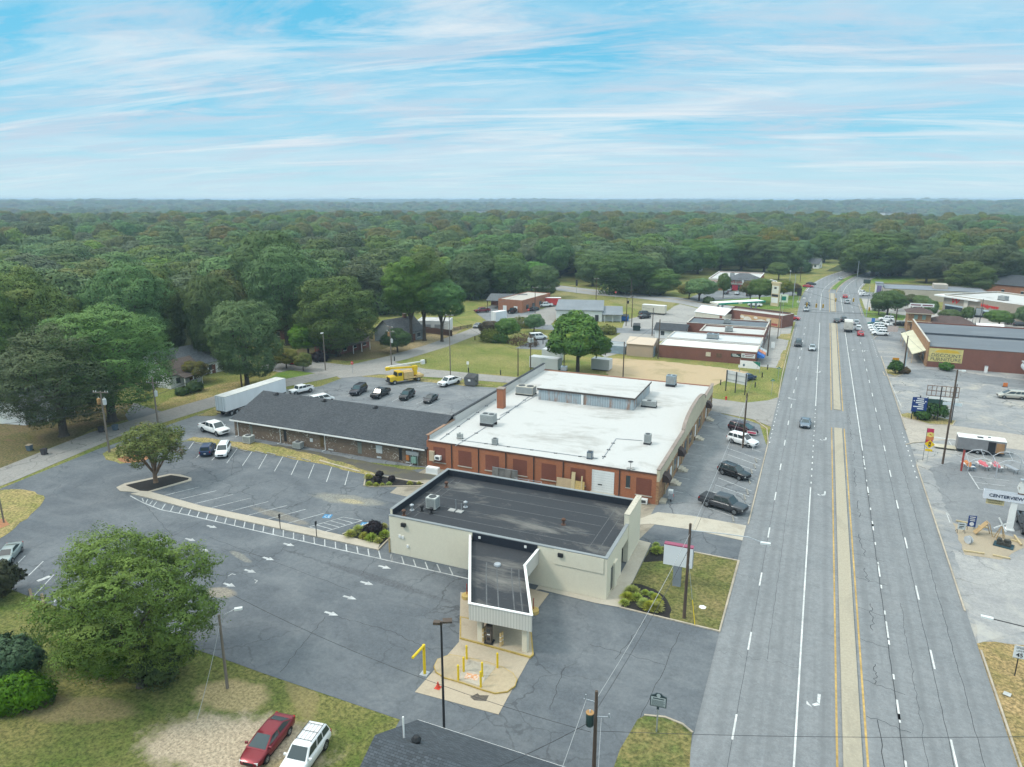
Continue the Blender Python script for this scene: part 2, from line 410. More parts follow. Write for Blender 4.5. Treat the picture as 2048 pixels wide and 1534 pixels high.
lotr_m=asphalt('worn grey forecourt asphalt',(.225,.232,.24),(.34,.335,.325),False,.9,worn=(.40,.37,.32),grain=.2,cracks=.9)
lotd_m=asphalt('dark forecourt asphalt',(.175,.183,.192),(.25,.255,.26),False,.7,grain=.18,cracks=.5)
street_m=asphalt('back street asphalt',(.275,.262,.245),(.32,.305,.285),False,.5,grain=.12,cracks=.6)
drive_m=asphalt('concrete apron',(.40,.36,.31),(.33,.30,.26),False,.8,grain=.1,cracks=.5)
def pl(*p):return[T(a,b)for a,b in p]
def rough(poly,amp=.35,step=1.2):
 out=[]
 for i,a in enumerate(poly):
  b=poly[(i+1)%len(poly)];d=math.dist(a,b);n=max(1,int(d/step))
  for k in range(n):
   t=k/n;x=a[0]+(b[0]-a[0])*t;y=a[1]+(b[1]-a[1])*t
   j=0 if k==0 else amp
   out.append((x+rnd.uniform(-j,j),y+rnd.uniform(-j,j)))
 return out
def ground(name,poly,z,mat,amp=0,step=1.2):
 mb=MB();mb.sheet(rough(poly,amp,step)if amp else poly,z)
 return struct(name,mb,mat)
mb=MB();rings=[30,70,120,180,250,340,450,560,650,760,900,1080,1300,1600,1950,2350,2800,3300,3900,4600,5500,6700,8000,9200]
NS=96
vs=[(0,0,0)]+[(r*math.cos(2*math.pi*k/NS),r*math.sin(2*math.pi*k/NS),Zt(r*math.cos(2*math.pi*k/NS),r*math.sin(2*math.pi*k/NS)))for r in rings for k in range(NS)]
fs=[(0,1+k,1+(k+1)%NS)for k in range(NS)];mis=[0]*NS
for j in range(len(rings)-1):
 for k in range(NS):
  a=1+j*NS+k;b=1+j*NS+(k+1)%NS
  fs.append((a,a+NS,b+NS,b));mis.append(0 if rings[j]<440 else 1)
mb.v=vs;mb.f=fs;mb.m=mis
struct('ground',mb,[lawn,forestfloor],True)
Z1,Z2,Z3,Z4,Z5,Z6,Z7=.012,.024,.036,.048,.060,.072,.084
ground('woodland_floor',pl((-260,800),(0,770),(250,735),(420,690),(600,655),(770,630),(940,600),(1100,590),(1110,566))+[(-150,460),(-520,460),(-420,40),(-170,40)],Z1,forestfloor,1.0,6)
ground('yard',pl((-150,1010),(0,940),(205,852),(300,828),(260,805),(130,815),(0,850),(-200,900)),Z2,litter,.5)
ground('yard',pl((560,728),(600,716),(700,722),(760,716),(900,672),(880,655),(700,670),(600,695)),Z2,litter,.4)
ground('field',pl((800,728),(880,695),(962,664),(1010,672),(1090,690),(1095,735),(1060,752),(860,741)),Z2,grassy('mown field grass',(.13,.165,.042),(.27,.24,.10),.52,.09,(.38,.30,.17),-.03),.3)
ground('dirt_lot',rough(pl((1215,716),(1320,722),(1440,735),(1500,744),(1460,758),(1424,775),(1360,775),(1215,756)),.5),Z2,dirtlot)
ground('rough_grass',pl((-220,1150),(20,1178),(95,1208),(430,1312),(520,1345),(800,1442),(760,1475),(710,1560),(690,1700),(-400,1700)),Z1,nearlawn,0)
pth=pl((-120,1000),(0,955),(207,870),(375,819),(520,776),(640,752.5),(700,738),(796,715),(874,691.6),(952,662.5),(985,648))
mb=MB();mb.strip(pth,6.6,Z4)
struct('street',mb,street_m)
mb=MB();mb.sheet(pl((691,751),(648,748),(640,748),(580,740),(560,745),(520,738),(530,724),(600,712),(640,724),(700,731)),Z5)
struct('street',mb,street_m)
mb=MB();mb.sheet(pl((680,757),(660,745),(740,722),(790,725),(850,738),(1000,752),(1060,757),(1240,777),(1424,797),(1490,806),(1537,801),(1562,793))+[(-5.0,150),(-5.0,131)]+pl((1505,839),(1444,827),(1422,822),(1240,800),(1040,768),(900,757),(760,749)),Z5+.004)
struct('street',mb,street_m)
lst=pl((985,640),(1030,650),(1100,655),(1240,661),(1330,664))
mb=MB();mb.strip(lst,9,Z4);struct('street',mb,lotb_m)
mb=MB();mb.sheet(pl((985,655),(975,640),(1060,630),(1085,618),(1125,600),(1160,603),(1120,622),(1110,640),(1100,652)),Z3);struct('street',mb,street_m)
mb=MB();mb.sheet(pl((950,625),(985,610),(1060,622),(1130,610),(1100,640),(985,650)),Z2);struct('parking_lot',mb,lotb_m)
xr=[(-330,420),(-220,365)]+pl((1110,575),(1200,586),(1300,594),(1390,605))+[(-25,270),(-4,262)]
mb=MB();mb.strip(xr,15,Z4);struct('street',mb,asphalt('cross road asphalt',(.30,.30,.30),(.36,.355,.35),False,.6,grain=.1))
mb=MB();mb.strip([(p[0]+.2,p[1]+1.2)for p in xr[1:-1]],.25,Z6);mb.strip([(p[0]+.2,p[1]+1.8)for p in xr[1:-1]],.25,Z6);struct('road_markings',mb,yellow)
ground('lawn_patch',pl((1090,580),(1140,585),(1182,592),(1175,603),(1120,603),(1085,596)),Z5,grassy('far dry grass',(.14,.16,.05),(.27,.24,.12),.45,.08),.3)
ground('lawn_patch',pl((1212,600),(1280,598),(1352,606),(1345,615),(1320,630),(1250,612)),Z5,MATS['far dry grass'],.3)
ground('parking_lot',pl((1250,640),(1325,622),(1360,608),(1400,618),(1450,640),(1400,660),(1330,680),(1210,715),(1190,700),(1240,668)),Z3,asphalt('pale yard asphalt',(.30,.29,.275),(.37,.355,.33),False,.8,grain=.12,cracks=.5))
ground('parking_lot',pl((1030,697),(1075,676),(1105,680),(1100,692),(1090,700)),Z3,lotb_m)
ground('parking_lot',pl((1370,600),(1415,580),(1520,585),(1560,572),(1605,575),(1598,590),(1540,594),(1430,604)),Z3,lotb_m)
ground('lawn_patch',pl((1400,606),(1440,600),(1560,592),(1598,592),(1598,617),(1530,618)),Z4,lawng,.3)
ground('lawn_patch',pl((1597,592),(1613,577),(1600,572),(1580,578)),Z5,lawng,0)
ground('lawn_patch',pl((1615,572),(1645,545),(1690,524),(1660,518),(1600,540),(1600,562)),Z2,lawn,.3)
ground('lawn_patch',pl((1690,575),(1683,560),(1697,547),(1830,552),(1830,562),(1720,568)),Z2,lawng,.4)
mb=MB();mb.sheet([(16.5,36)]+[(16.5,240),(60,236),(62,150),(62,36)],Z1);struct('forecourt',mb,lotr_m)
mb=MB();mb.sheet([(16.8,231),(16.6,257),(50,257),(70,247),(70,232)],Z4);struct('parking_lot',mb,lotb_m)
ground('parking_lot',[(18.2,238),(17.4,253),(32,250),(32,232),(26,231)],Z5,lotd_m)
ground('forecourt',pl((1860,935),(1905,1045),(2048,1075),(2120,1092),(2120,960),(2048,940),(1900,925)),Z2,lotd_m,.3)
ground('forecourt',pl((1905,1046),(2120,1095),(2120,1110),(2048,1096),(2000,1120),(1930,1110)),Z3,stained('sandy apron',(.34,.285,.21),(.26,.22,.165),.5,.7,.4,rough=.9),.15)
ground('forecourt',pl((1905,1100),(1960,1120),(2048,1110),(2120,1125),(2120,1240),(2020,1270),(1958,1290),(1935,1180)),Z2,asphalt('pale broken slab',(.34,.335,.325),(.25,.25,.255),False,.95,worn=(.40,.385,.35),grain=.16,cracks=.7),.3)
ground('driveway',pl((1793,838),(1803,832),(1880,848),(2120,880),(2120,912),(1900,880),(1812,888)),Z3,drive_m,.1)
ground('forecourt',pl((1757,760),(1775,752),(1900,760),(2120,785),(2120,770),(1900,742),(1850,738),(1760,745)),Z2,lotb_m,.15)
ground('street',[(14,256),(20,259),(46,259.5),(51,251),(70,245),(140,225),(140,243),(70,262),(14.4,276)],Z5+.004,asphalt('side road asphalt',(.28,.28,.28),(.33,.33,.33),False,.6,grain=.1))
ground('parking_lot',[(17,278),(36,262),(110,236),(125,256),(64,282),(46,300),(30,325),(17,330)],Z3,asphalt('pharmacy lot asphalt',(.38,.36,.335),(.31,.30,.29),False,.6,grain=.1))
ground('lawn_patch',[(14.6,277),(27,270),(30,285),(17,296)],Z5,lawng,.2)
ground('lawn_patch',[(38,259),(112,231),(113,235),(40,263)],Z5,lawn,.15)
ground('parking_lot',[(15,330),(30,326),(28,352),(12,356)],Z3,lotb_m)
ground('verge',pl((1952,1288),(1990,1284),(2060,1292),(2140,1310),(2140,1700),(2010,1700),(1985,1534),(1968,1400)),Z3,grassy('dry brown verge',(.15,.15,.05),(.33,.235,.125),.40,.3),.12,.8)
ground('traffic_island',pl((1795,829),(1803,834),(1860,848),(1905,850),(1910,842),(1870,833),(1815,826)),Z5,lawnd,.1)
ground('traffic_island',pl((1766,744),(1770,738),(1800,742),(1805,748),(1790,752)),Z5,lawnd,.1)
ground('sidewalk',[(-12.4,181.5),(-7.0,181),(-6.4,200),(-6.6,262),(-12,268),(-30,268),(-40,250),(-45,226),(-12.4,226)],Z4,MATS['pale yard asphalt'],.1)
ground('lawn_patch',[(-7.6,182),(-6.1,181),(-6.0,206),(-7.2,204)],Z5,lawnd,.2)
ground('lawn_patch',[(-10,222),(-6.2,220),(-6.2,232),(-9,230)],Z5,lawnd,.2)
ground('parking_lot',[T(-90,1010),T(0,978),T(205,895),T(385,882),T(640,927),T(735,950),(-52,89.2),(-5.2,89.2),(-5.2,22),(-24,22),T(800,1440),T(520,1345),T(430,1312),T(95,1208),T(20,1178),T(-90,1140)],Z3,lot_m)
ground('parking_lot',[T(205,896),T(360,842),T(430,818),T(560,780),T(640,773),T(688,755),T(724,752),T(776,756),T(851,763),T(930,772),(-52.4,139),(-52.4,89),T(640,915),T(385,880)],Z2,lotb_m)
ground('parking_lot',[(-17.2,84.5),(-17.2,139.5),T(1444,828),T(1500,842),(-7.4,132),(-5.3,120),(-5.3,84.5)],Z4+.003,lotb_m)
ground('alley',[(-52.5,78.5),(-42.9,77.9),(-17,78.2),(-16,84),(-5.2,83),(-5.2,88.5),(-17,89.4),(-52.5,89.6),(-53,84)],Z4,stained('dirty alley slab',(.30,.265,.21),(.15,.13,.10),.46,.66,.3))
ground('driveway',pl((1278,1050),(1300,1048),(1390,1061),(1487,1082),(1494,1052),(1383,1032),(1315,1025),(1280,1038)),Z5,conc)
ground('lawn_strip',rough(pl((372,880),(388,874),(470,884),(520,886),(640,912),(735,942),(760,952),(735,952),(640,928),(500,902)),.25),Z5,lawnd)
ground('soil_strip',rough(pl((500,886),(560,890),(853,948),(905,958),(830,962),(740,945),(640,915)),.25),Z4+.006,stained('mossy asphalt strip',(.085,.08,.07),(.14,.13,.06),.5,.7,.5),.1)
ground('lawn_strip',rough(pl((392,832),(430,832),(455,822),(475,812),(440,812)),.25),Z5,lawnd)
ground('lawn_strip',rough(pl((660,758),(690,752),(780,750),(880,760),(1000,772),(930,772),(851,764),(776,757),(724,753)),.2),Z4,lawnd)
ground('lawn_strip',rough(pl((205,908),(215,902),(300,872),(372,862),(345,885),(285,925),(240,928),(212,920)),.25),Z5,lawnd)
ground('soil_patch',rough(pl((235,918),(262,910),(300,915),(285,925),(250,926)),.3),Z6,redsoil)
ground('lawn_strip',rough(pl((-60,985),(25,979),(70,984),(90,997),(70,1022),(20,1065),(-60,1110)),.25),Z5,lawnd)
ground('soil_patch',rough(pl((-20,1040),(10,1038),(20,1050),(-10,1062)),.3),Z6,redsoil)
ground('garden_lawn',pl((565,742),(590,733),(640,733),(660,741),(600,760),(560,768),(540,756)),Z3,lawng,.3)
ground('garden_lawn',pl((305,820),(345,795),(430,770),(500,760),(445,795),(380,812)),Z3,lawnd,.3)
ground('driveway',pl((250,830),(268,806),(305,818),(340,828),(320,838),(262,850)),Z3,lotb_m)
ground('yard',pl((760,700),(860,668),(905,652),(930,655),(880,690),(800,712)),Z3,grassy('sandy yard',(.13,.12,.06),(.36,.28,.17),.38,.2),.3)
FL=pl((1241,1216),(1300,1096),(1330,1094),(1478,1123),(1439,1264))
ground('front_lawn',FL,Z6+.006,grassy('front lawn grass',(.095,.12,.035),(.20,.165,.08),.5,.2),0)
mb=MB();mb.curb([FL[0],FL[4],FL[3],FL[2]],.16,0,.14);struct('kerb',mb,curbm)
ISL=pl((1205,1600),(1240,1500),(1258,1470),(1275,1440),(1290,1432),(1330,1436),(1365,1450),(1384,1466),(1381,1500),(1376,1600))
ground('traffic_island',ISL,Z6+.006,grassy('island grass',(.075,.12,.035),(.25,.19,.09),.48,.3),0)
mb=MB();mb.curb(ISL[4:8],.16,0,.14);struct('kerb',mb,curbm)
ground('mulch_bed',pl((1242,1216),(1262,1168),(1282,1170),(1310,1180),(1330,1195),(1343,1222),(1340,1240)),Z7,mulch,.12,.6)
ground('mulch_bed',pl((1287,1126),(1302,1098),(1330,1095),(1335,1124),(1310,1124)),Z7,mulch,.12,.6)
ground('sidewalk',[(-16.9,78.2),T(1302,1087),T(1241,1216),T(1190,1207),T(1080,1180),(-24.3,62.6),(-24.3,63.68),(-16.9,63.68)],Z7,concl)
def curve(pts,n=10):
 out=[]
 for i in range(len(pts)-1):
  p0=pts[max(0,i-1)];p1=pts[i];p2=pts[i+1];p3=pts[min(len(pts)-1,i+2)]
  for k in range(n):
   t=k/n
   out.append(tuple(.5*((2*p1[j])+(-p0[j]+p2[j])*t+(2*p0[j]-5*p1[j]+4*p2[j]-p3[j])*t*t+(-p0[j]+3*p1[j]-3*p2[j]+p3[j])*t**3)for j in(0,1)))
 out.append(pts[-1]);return out
CEN=[(5.8,20),(5.8,100),(5.8,180),(5.4,240),(5.0,290),(5.2,330),(8.0,375),(16,425),(30,475),(52,530),(85,590),(140,660)]
CENc=curve(CEN,8)
def off(d,lo=0,hi=9999,cen=CENc):
 out=[]
 for i,p in enumerate(cen):
  if not(lo<=p[1]<=hi):continue
  a=cen[max(0,i-1)];b=cen[min(len(cen)-1,i+1)]
  l=math.dist(a,b);nx,ny=(b[1]-a[1])/l,-(b[0]-a[0])/l
  out.append((p[0]+nx*d,p[1]+ny*d))
 return out
Lp,Rp=off(-11.2),off(11.0)
mb=MB();n=len(Lp)
mb.add([p+(Z6,)for p in Lp]+[p+(Z6,)for p in Rp],[(i+n,i+1+n,i+1,i)for i in range(n-1)])
struct('road',mb,road_m)
ZM=Z6+.006
mb=MB();ye=MB()
for a,b in((22,135.0),(147.6,257),(284,342)):
 mb.box(5.12,a,Z6-.02,6.42,b,Z6+.15)
 for x in(4.72,6.78):ye.strip([(x,a-(.3 if a>30 else 0)),(x,b+.3)],.16,ZM)
struct('median',mb,medm)
gm=off(-.9,352,640)+off(1.1,352,640)[::-1]
mb=MB();mb.prism(gm,Z6-.02,Z6+.12);struct('median',mb,lawng)
ye.strip(off(-1.4,345,640),.2,ZM);ye.strip(off(1.6,345,640),.2,ZM)
struct('road_markings',ye,yellow)
mb=MB();W=.15
def dashes(x,s0,s1,L,gap,w=W):
 s=s0
 while s<s1:
  mb.strip([(x,s),(x,min(s1,s+L))],w,ZM);s+=L+gap
mb.strip([(1.82,22),(1.82,104)],W,ZM);dashes(1.85,105.5,148,.7,2.2);mb.strip([(1.85,149),(1.6,257)],W,ZM);mb.strip([(1.4,286),(1.5,340)],W,ZM)
mb.strip([(9.32,124),(9.0,252)],W,ZM);dashes(9.32,40,122,.75,4.6);dashes(9.32,43.5,122,2.9,9.3);mb.strip([(9.2,284),(9.1,330)],W,ZM)
dashes(-2.62,48.6,255,3.0,9.15);dashes(12.72,52.2,250,3.0,9.15);dashes(-2.6,286,350,3,9.2);dashes(12.6,286,350,3,9.2)
dashes(16.2,114,137,.6,1.9);dashes(16.0,205,232,.6,1.9);dashes(-5.0,122,150,.6,1.9);dashes(-5.1,226,250,.6,1.9)
mb.strip(off(-10.6,345,640),.18,ZM);mb.strip(off(10.4,345,640),.18,ZM);mb.strip(off(-4.0,345,640),.12,ZM);mb.strip(off(4.4,345,640),.12,ZM)
struct('road_markings',mb,linew)
def fleck(mb,x,y,ang,pts,z):
 c,s=math.cos(ang),math.sin(ang)
 for poly in pts:mb.sheet([(x+c*a-s*b,y+s*a+c*b)for a,b in poly],z)
arrow_turn=[[(-.12,-1.2),(.12,-1.2),(.16,-.2),(-.05,.1)],[(-.1,.2),(.15,-.05),(.55,.35),(.35,.5)],[(.5,.75),(.95,.5),(.95,.05)]]
mb=MB()
for px,py,an in((1638,1408,math.pi),(1650,990,math.pi),(1640,745,math.pi),(1652,880,math.pi),(1705,700,0),(1728,702,0),(1580,798,1.3)):
 x,y=T(px,py);fleck(mb,x,y,an,arrow_turn,ZM)
struct('road_markings',mb,M('worn marking white',(.55,.56,.56),.8,.35,6))
mb=MB();ZC=Z6+.003
def wig(p,q,amp,n,w):
 pts=[]
 for k in range(n+1):
  t=k/n;j=amp*rnd.uniform(-1,1)if 0<k<n else 0
  pts.append((p[0]+(q[0]-p[0])*t+(j if abs(q[1]-p[1])>abs(q[0]-p[0])else 0),p[1]+(q[1]-p[1])*t+(j if abs(q[1]-p[1])<=abs(q[0]-p[0])else 0)))
 mb.strip(pts,w,ZC)
s=36.0
while s<200:
 wig((6.9,s+.3),(9.3+rnd.choice((0,0,.7)),s-.4),.16,9,.05);s+=rnd.uniform(3.6,7.5)
wig((9.22,30),(9.22,245),.03,160,.06);wig((12.55,30),(12.6,230),.04,160,.04);wig((14.6,30),(14.7,220),.07,240,.04);wig((10.8,36),(10.9,75),.12,60,.03)
s=38
while s<150:
 e=s+rnd.uniform(3,9);wig((7.7+rnd.uniform(-.3,.4),s),(7.8+rnd.uniform(-.4,.4),e),.2,12,.06);s=e+rnd.uniform(2,6)
wig((-2.62,30),(-2.62,250),.03,90,.03);wig((-.9,60),(-.8,130),.07,60,.025)
s=42
while s<190:
 wig((-5.2,s),(1.7 if rnd.random()<.5 else-2.6,s+rnd.uniform(-.6,.6)),.3,22,.022);s+=rnd.uniform(9,19)
struct('road_cracks',mb,tarm)
mb=MB();ZC=Z3+.003
for seg in(((290,1010),(345,1072)),((345,1072),(400,1045)),((400,1090),(560,1120)),((650,1235),(560,1345)),((660,1230),(780,1262)),((780,1262),(860,1300)),((470,905),(462,950)),((760,1105),(722,1150)),((300,1075),(230,1062)),((1290,1240),(1230,1320)),((1360,1265),(1280,1440)),((1180,1290),(1330,1330)),((860,1385),(930,1420)),((420,1075),(700,1180)),((1130,1330),(1100,1420)),((600,960),(520,1010))):
 wig(T(*seg[0]),T(*seg[1]),.12,14,.045)
struct('pavement_cracks',mb,tarm)
mb=MB()
for pts in([(-5.42,62.6),(-5.3,77.6)],[(-5.2,88),(-5.2,122),(-6,130),(-8.4,134.4)],[(-5.4,152),(-5.8,176),(-5.9,240)],[(16.7,76),(16.75,120)],[(16.9,139),(16.95,206)],[(16.6,232),(17.2,236),(18,237.6)],[(15.3,279),(15.2,310)],[(16.95,69),(17,40)]):
 mb.curb(pts,.16,0,.16)
mb.curb(off(-11.3,345,640),.16,0,.16);mb.curb(off(11.1,345,640),.16,0,.16)
for pts in(pl((1803,834),(1860,849),(1905,851),(1911,842)),pl((1766,744),(1770,752),(1792,754),(1806,749)),pl((1812,890),(1826,886),(1860,884))):mb.curb(pts,.16,0,.15)
struct('kerb',mb,curbm)
mb=MB();mb.curb(pl((640,922),(719,944)),.25,0,.15);mb.curb(pl((728,972),(733,948),(852,968),(842,973),(740,974.5)),.2,0,.16,True);struct('kerb',mb,curbm)
ground('mulch_bed',pl((731,971),(735,950),(848,968),(838,971),(742,972.5)),Z6,mulch)
IS=pl((233,976),(250,968),(340,949),(360,950),(383,957),(383,962),(300,985),(278,986),(240,983))
mb=MB();mb.prism(IS,0,.13);struct('traffic_island',mb,concl)
ISi=pl((252,972),(342,952),(378,958),(376,961),(296,984),(280,983))
mb=MB();mb.prism(ISi,.1,.17);struct('mulch_bed',mb,mulch)
WK=pl((278,986.5),(300,985),(405,1014),(536,1041),(664,1067.5),(760,1090),(755,1101),(564,1060),(397,1023.5),(297,997),(262,989))
mb=MB();mb.prism(WK,0,.16);struct('sidewalk',mb,concl)
BD=pl((686,1070),(722,1055),(742,1047),(773,1052),(776,1078),(761,1089))
mb=MB();mb.prism(BD,0,.15);struct('mulch_bed',mb,mulch)
mb=MB();mb.curb(BD[0:3],.14,0,.19);mb.curb(pl((756,1101.5),(776,1081)),.14,0,.2);struct('kerb',mb,curbm)
mb=MB();ZL=Z3+.006
def line(p,q,w=.11,z=None):mb.strip([T(*p),T(*q)],w,z or ZL)
Z8=lambda z:lambda a:(z[0]+a[0]/z[2],z[1]+a[1]/z[2])
f1=Z8((380,700,3.938))
for a,b in(((372,778),(290,892)),((487,803),(413,912)),((605,823),(540,937)),((733,838),(665,957)),((857,858),(797,985)),((978,900),(932,1013)),((1115,925),(1075,1040)),((1252,950),(1220,1066)),((30,725),(-10,780)),((78,822),(52,850)),((195,845),(172,870))):line(f1(a),f1(b))
f2=Z8((230,940,3.593))
for a,b in(((607,123),(343,187)),((728,150),(467,212)),((850,177),(575,243)),((975,203),(697,271)),((1103,228),(832,297)),((1235,257),(952,328)),((1370,284),(1100,355)),((1505,312),(1230,388)),((1640,340),(1390,412)),((1775,365),(1500,447)),((1640,340),(1775,365)),((1595,352),(1705,380)),((1550,367),(1655,396)),((1500,382),(1610,412)),((1450,397),(1560,428)),((1400,413),(1505,443))):line(f2(a),f2(b),.1)
OUT=[f2(p)for p in((110,187),(160,215),(210,240),(330,287),(520,325),(1000,435),(1500,548),(2048,672))]+[(936,1158)]
mb.strip([T(*p)for p in OUT],.16,ZL+.002)
def along(pts,t):
 L=[math.dist(a,b)for a,b in zip(pts[:-1],pts[1:])];d=t*sum(L)
 for i,l in enumerate(L):
  if d<=l:k=d/l;return(pts[i][0]+(pts[i+1][0]-pts[i][0])*k,pts[i][1]+(pts[i+1][1]-pts[i][1])*k)
  d-=l
 return pts[-1]
for a,b in(((195,205),(205,228)),((235,212),(222,238)),((270,222),(250,248)),((300,230),(275,262)),((362,245),(335,286)),((420,258),(398,300)),((484,271),(460,313)),((545,285),(526,327)),((607,300),(588,342)),((672,313),(655,356)),((738,327),(720,371)),((803,341),(788,386)),((867,357),(857,402)),((935,372),(925,417)),((1000,388),(993,434)),((1070,404),(1063,450)),((1140,420),(1136,466)),((1210,436),(1209,483)),((1283,452),(1283,499)),((1355,468),(1357,516)),((1430,485),(1434,533)),((1507,500),(1508,550)),((1583,517),(1586,567)),((1660,534),(1665,584)),((1738,552),(1747,602)),((1818,568),(1826,620)),((1893,575),(1908,637)),((1983,608),(1994,657))):line(f2(a),f2(b),.13)
f3=Z8((760,900,3.793))
for a,b in(((80,797),(92,848)),((165,810),(182,868)),((253,832),(273,888)),((343,852),(364,908)),((432,868),(458,927)),((525,890),(552,948))):line(f3(a),f3(b),.13)
def arrow(px,py,ang=-.02,k=.88,z=None):
 x,y=T(px,py);c,s=math.cos(ang)*k,math.sin(ang)*k
 P=[(-.95,-.16),(-.1,-.16),(-.1,-.42),(.95,0),(-.1,.42),(-.1,.16),(-.95,.16)]
 mb.sheet([(x+c*a-s*b,y+s*a+c*b)for a,b in P],z or ZL+.001)
for p in((424,1054),(381,1080),(578,1090),(537,1118),(500.5,1143),(459,1170.5),(769.4,1135),(733.8,1167),(699.8,1196),(663,1228),(408,1101)):arrow(*p)
for a,b in(((456,1153),(464,1148)),((464,1148),(471,1150)),((509,1160),(515,1162)),((515,1162),(510,1167))):line(a,b,.1)
for a,b in(((50.8,1112),(32,1130.6)),((86.7,1123),(57,1151.7)),((108,1149.7),(66,1195)),((122,1188),(106,1207)),((330,1195),(300,1240)),((345,1265),(320,1290))):line(a,b)
line((75,1163),(100,1153),.5,ZL+.003)
struct('lot_markings',mb,M('lot paint white',(.50,.515,.52),.8,.3,2.5,big=.3))
mb=MB()
for px,py in((655,1033),(730,1049)):
 x,y=T(px,py);mb.obox((x,y,ZL+.001),(1.1,1.1,.002),.3)
struct('lot_markings',mb,M('accessible bay blue',(.05,.22,.42),.7,.2,4))
mb=MB()
for px,py in((655,1033),(730,1049)):
 x,y=T(px,py);zz=ZL+.004
 mb.strip([(x+.1,y+.3),(x+.02,y),(x+.3,y-.02),(x+.42,y-.3)],.09,zz)
 mb.sheet([(x+.12+.1*math.cos(t*.785),y+.42+.1*math.sin(t*.785))for t in range(8)],zz+.001)
 mb.strip([(x-.02+.27*math.cos(t),y-.1+.27*math.sin(t))for t in[2.2+.35*k for k in range(12)]],.08,zz+.002)
struct('lot_markings',mb,linew)
mb=MB()
f4=Z8((640,640,6.4));ZL=Z2+.006
for a,b in(((340,978),(370,965)),((480,990),(660,925)),((775,1022),(955,948)),((920,1045),(1010,1002)),((1075,1060),(1250,978)),((1230,1080),(1310,1042)),((1390,1102),(1555,1018)),((1100,838),(1410,795)),((1240,855),(1460,822)),((1410,868),(1490,850)),((-150,1005),(-30,970)),((1570,880),(1640,868))):line(f4(a),f4(b),.1)
ZL=Z4+.006
SL=(((1416,1016),(1475,1037)),((1424.7,984.2),(1499.8,1012)),((1429.4,969.9),(1498.5,993.8)),((1436,956),(1503.7,983)),((1443,937),(1508,962)),((1449,919.6),(1512,942)),((1451,907.8),(1518.6,931.8)),((1455,896.8),(1521,920)),((1462,884),(1523,905)))
for a,b in SL:line(a,b,.1)
for k in range(7):
 y=95+k*5.4;mb.strip([(-16.9,y),(-14.6,y-.2)],.07,ZL)
struct('lot_markings',mb,M('faded lot paint',(.50,.51,.51),.8,.3,3))
mb=MB();ZL=Z2
f5=Z8((1650,640,4.794));f6=Z8((1840,880,6.668))
for a,b in(((385,20),(485,165)),((650,440),(790,660))):mb.strip([T(*f6(a)),T(*f6(b))],.14,.05)
for a,b in(((790,660),(1110,695)),((750,570),(1130,615)),((690,490),(1190,545)),((390,1010),(345,965)),((400,1105),(345,965))):mb.strip([T(*f6(a)),T(*f6(b))],.1,.051)
for a,b in(((630,605),(730,830)),((1200,830),(1260,885)),((730,830),(800,850))):mb.strip([T(*f5(a)),T(*f5(b))],.1,.05)
struct('lot_markings',mb,MATS['faded lot paint'])
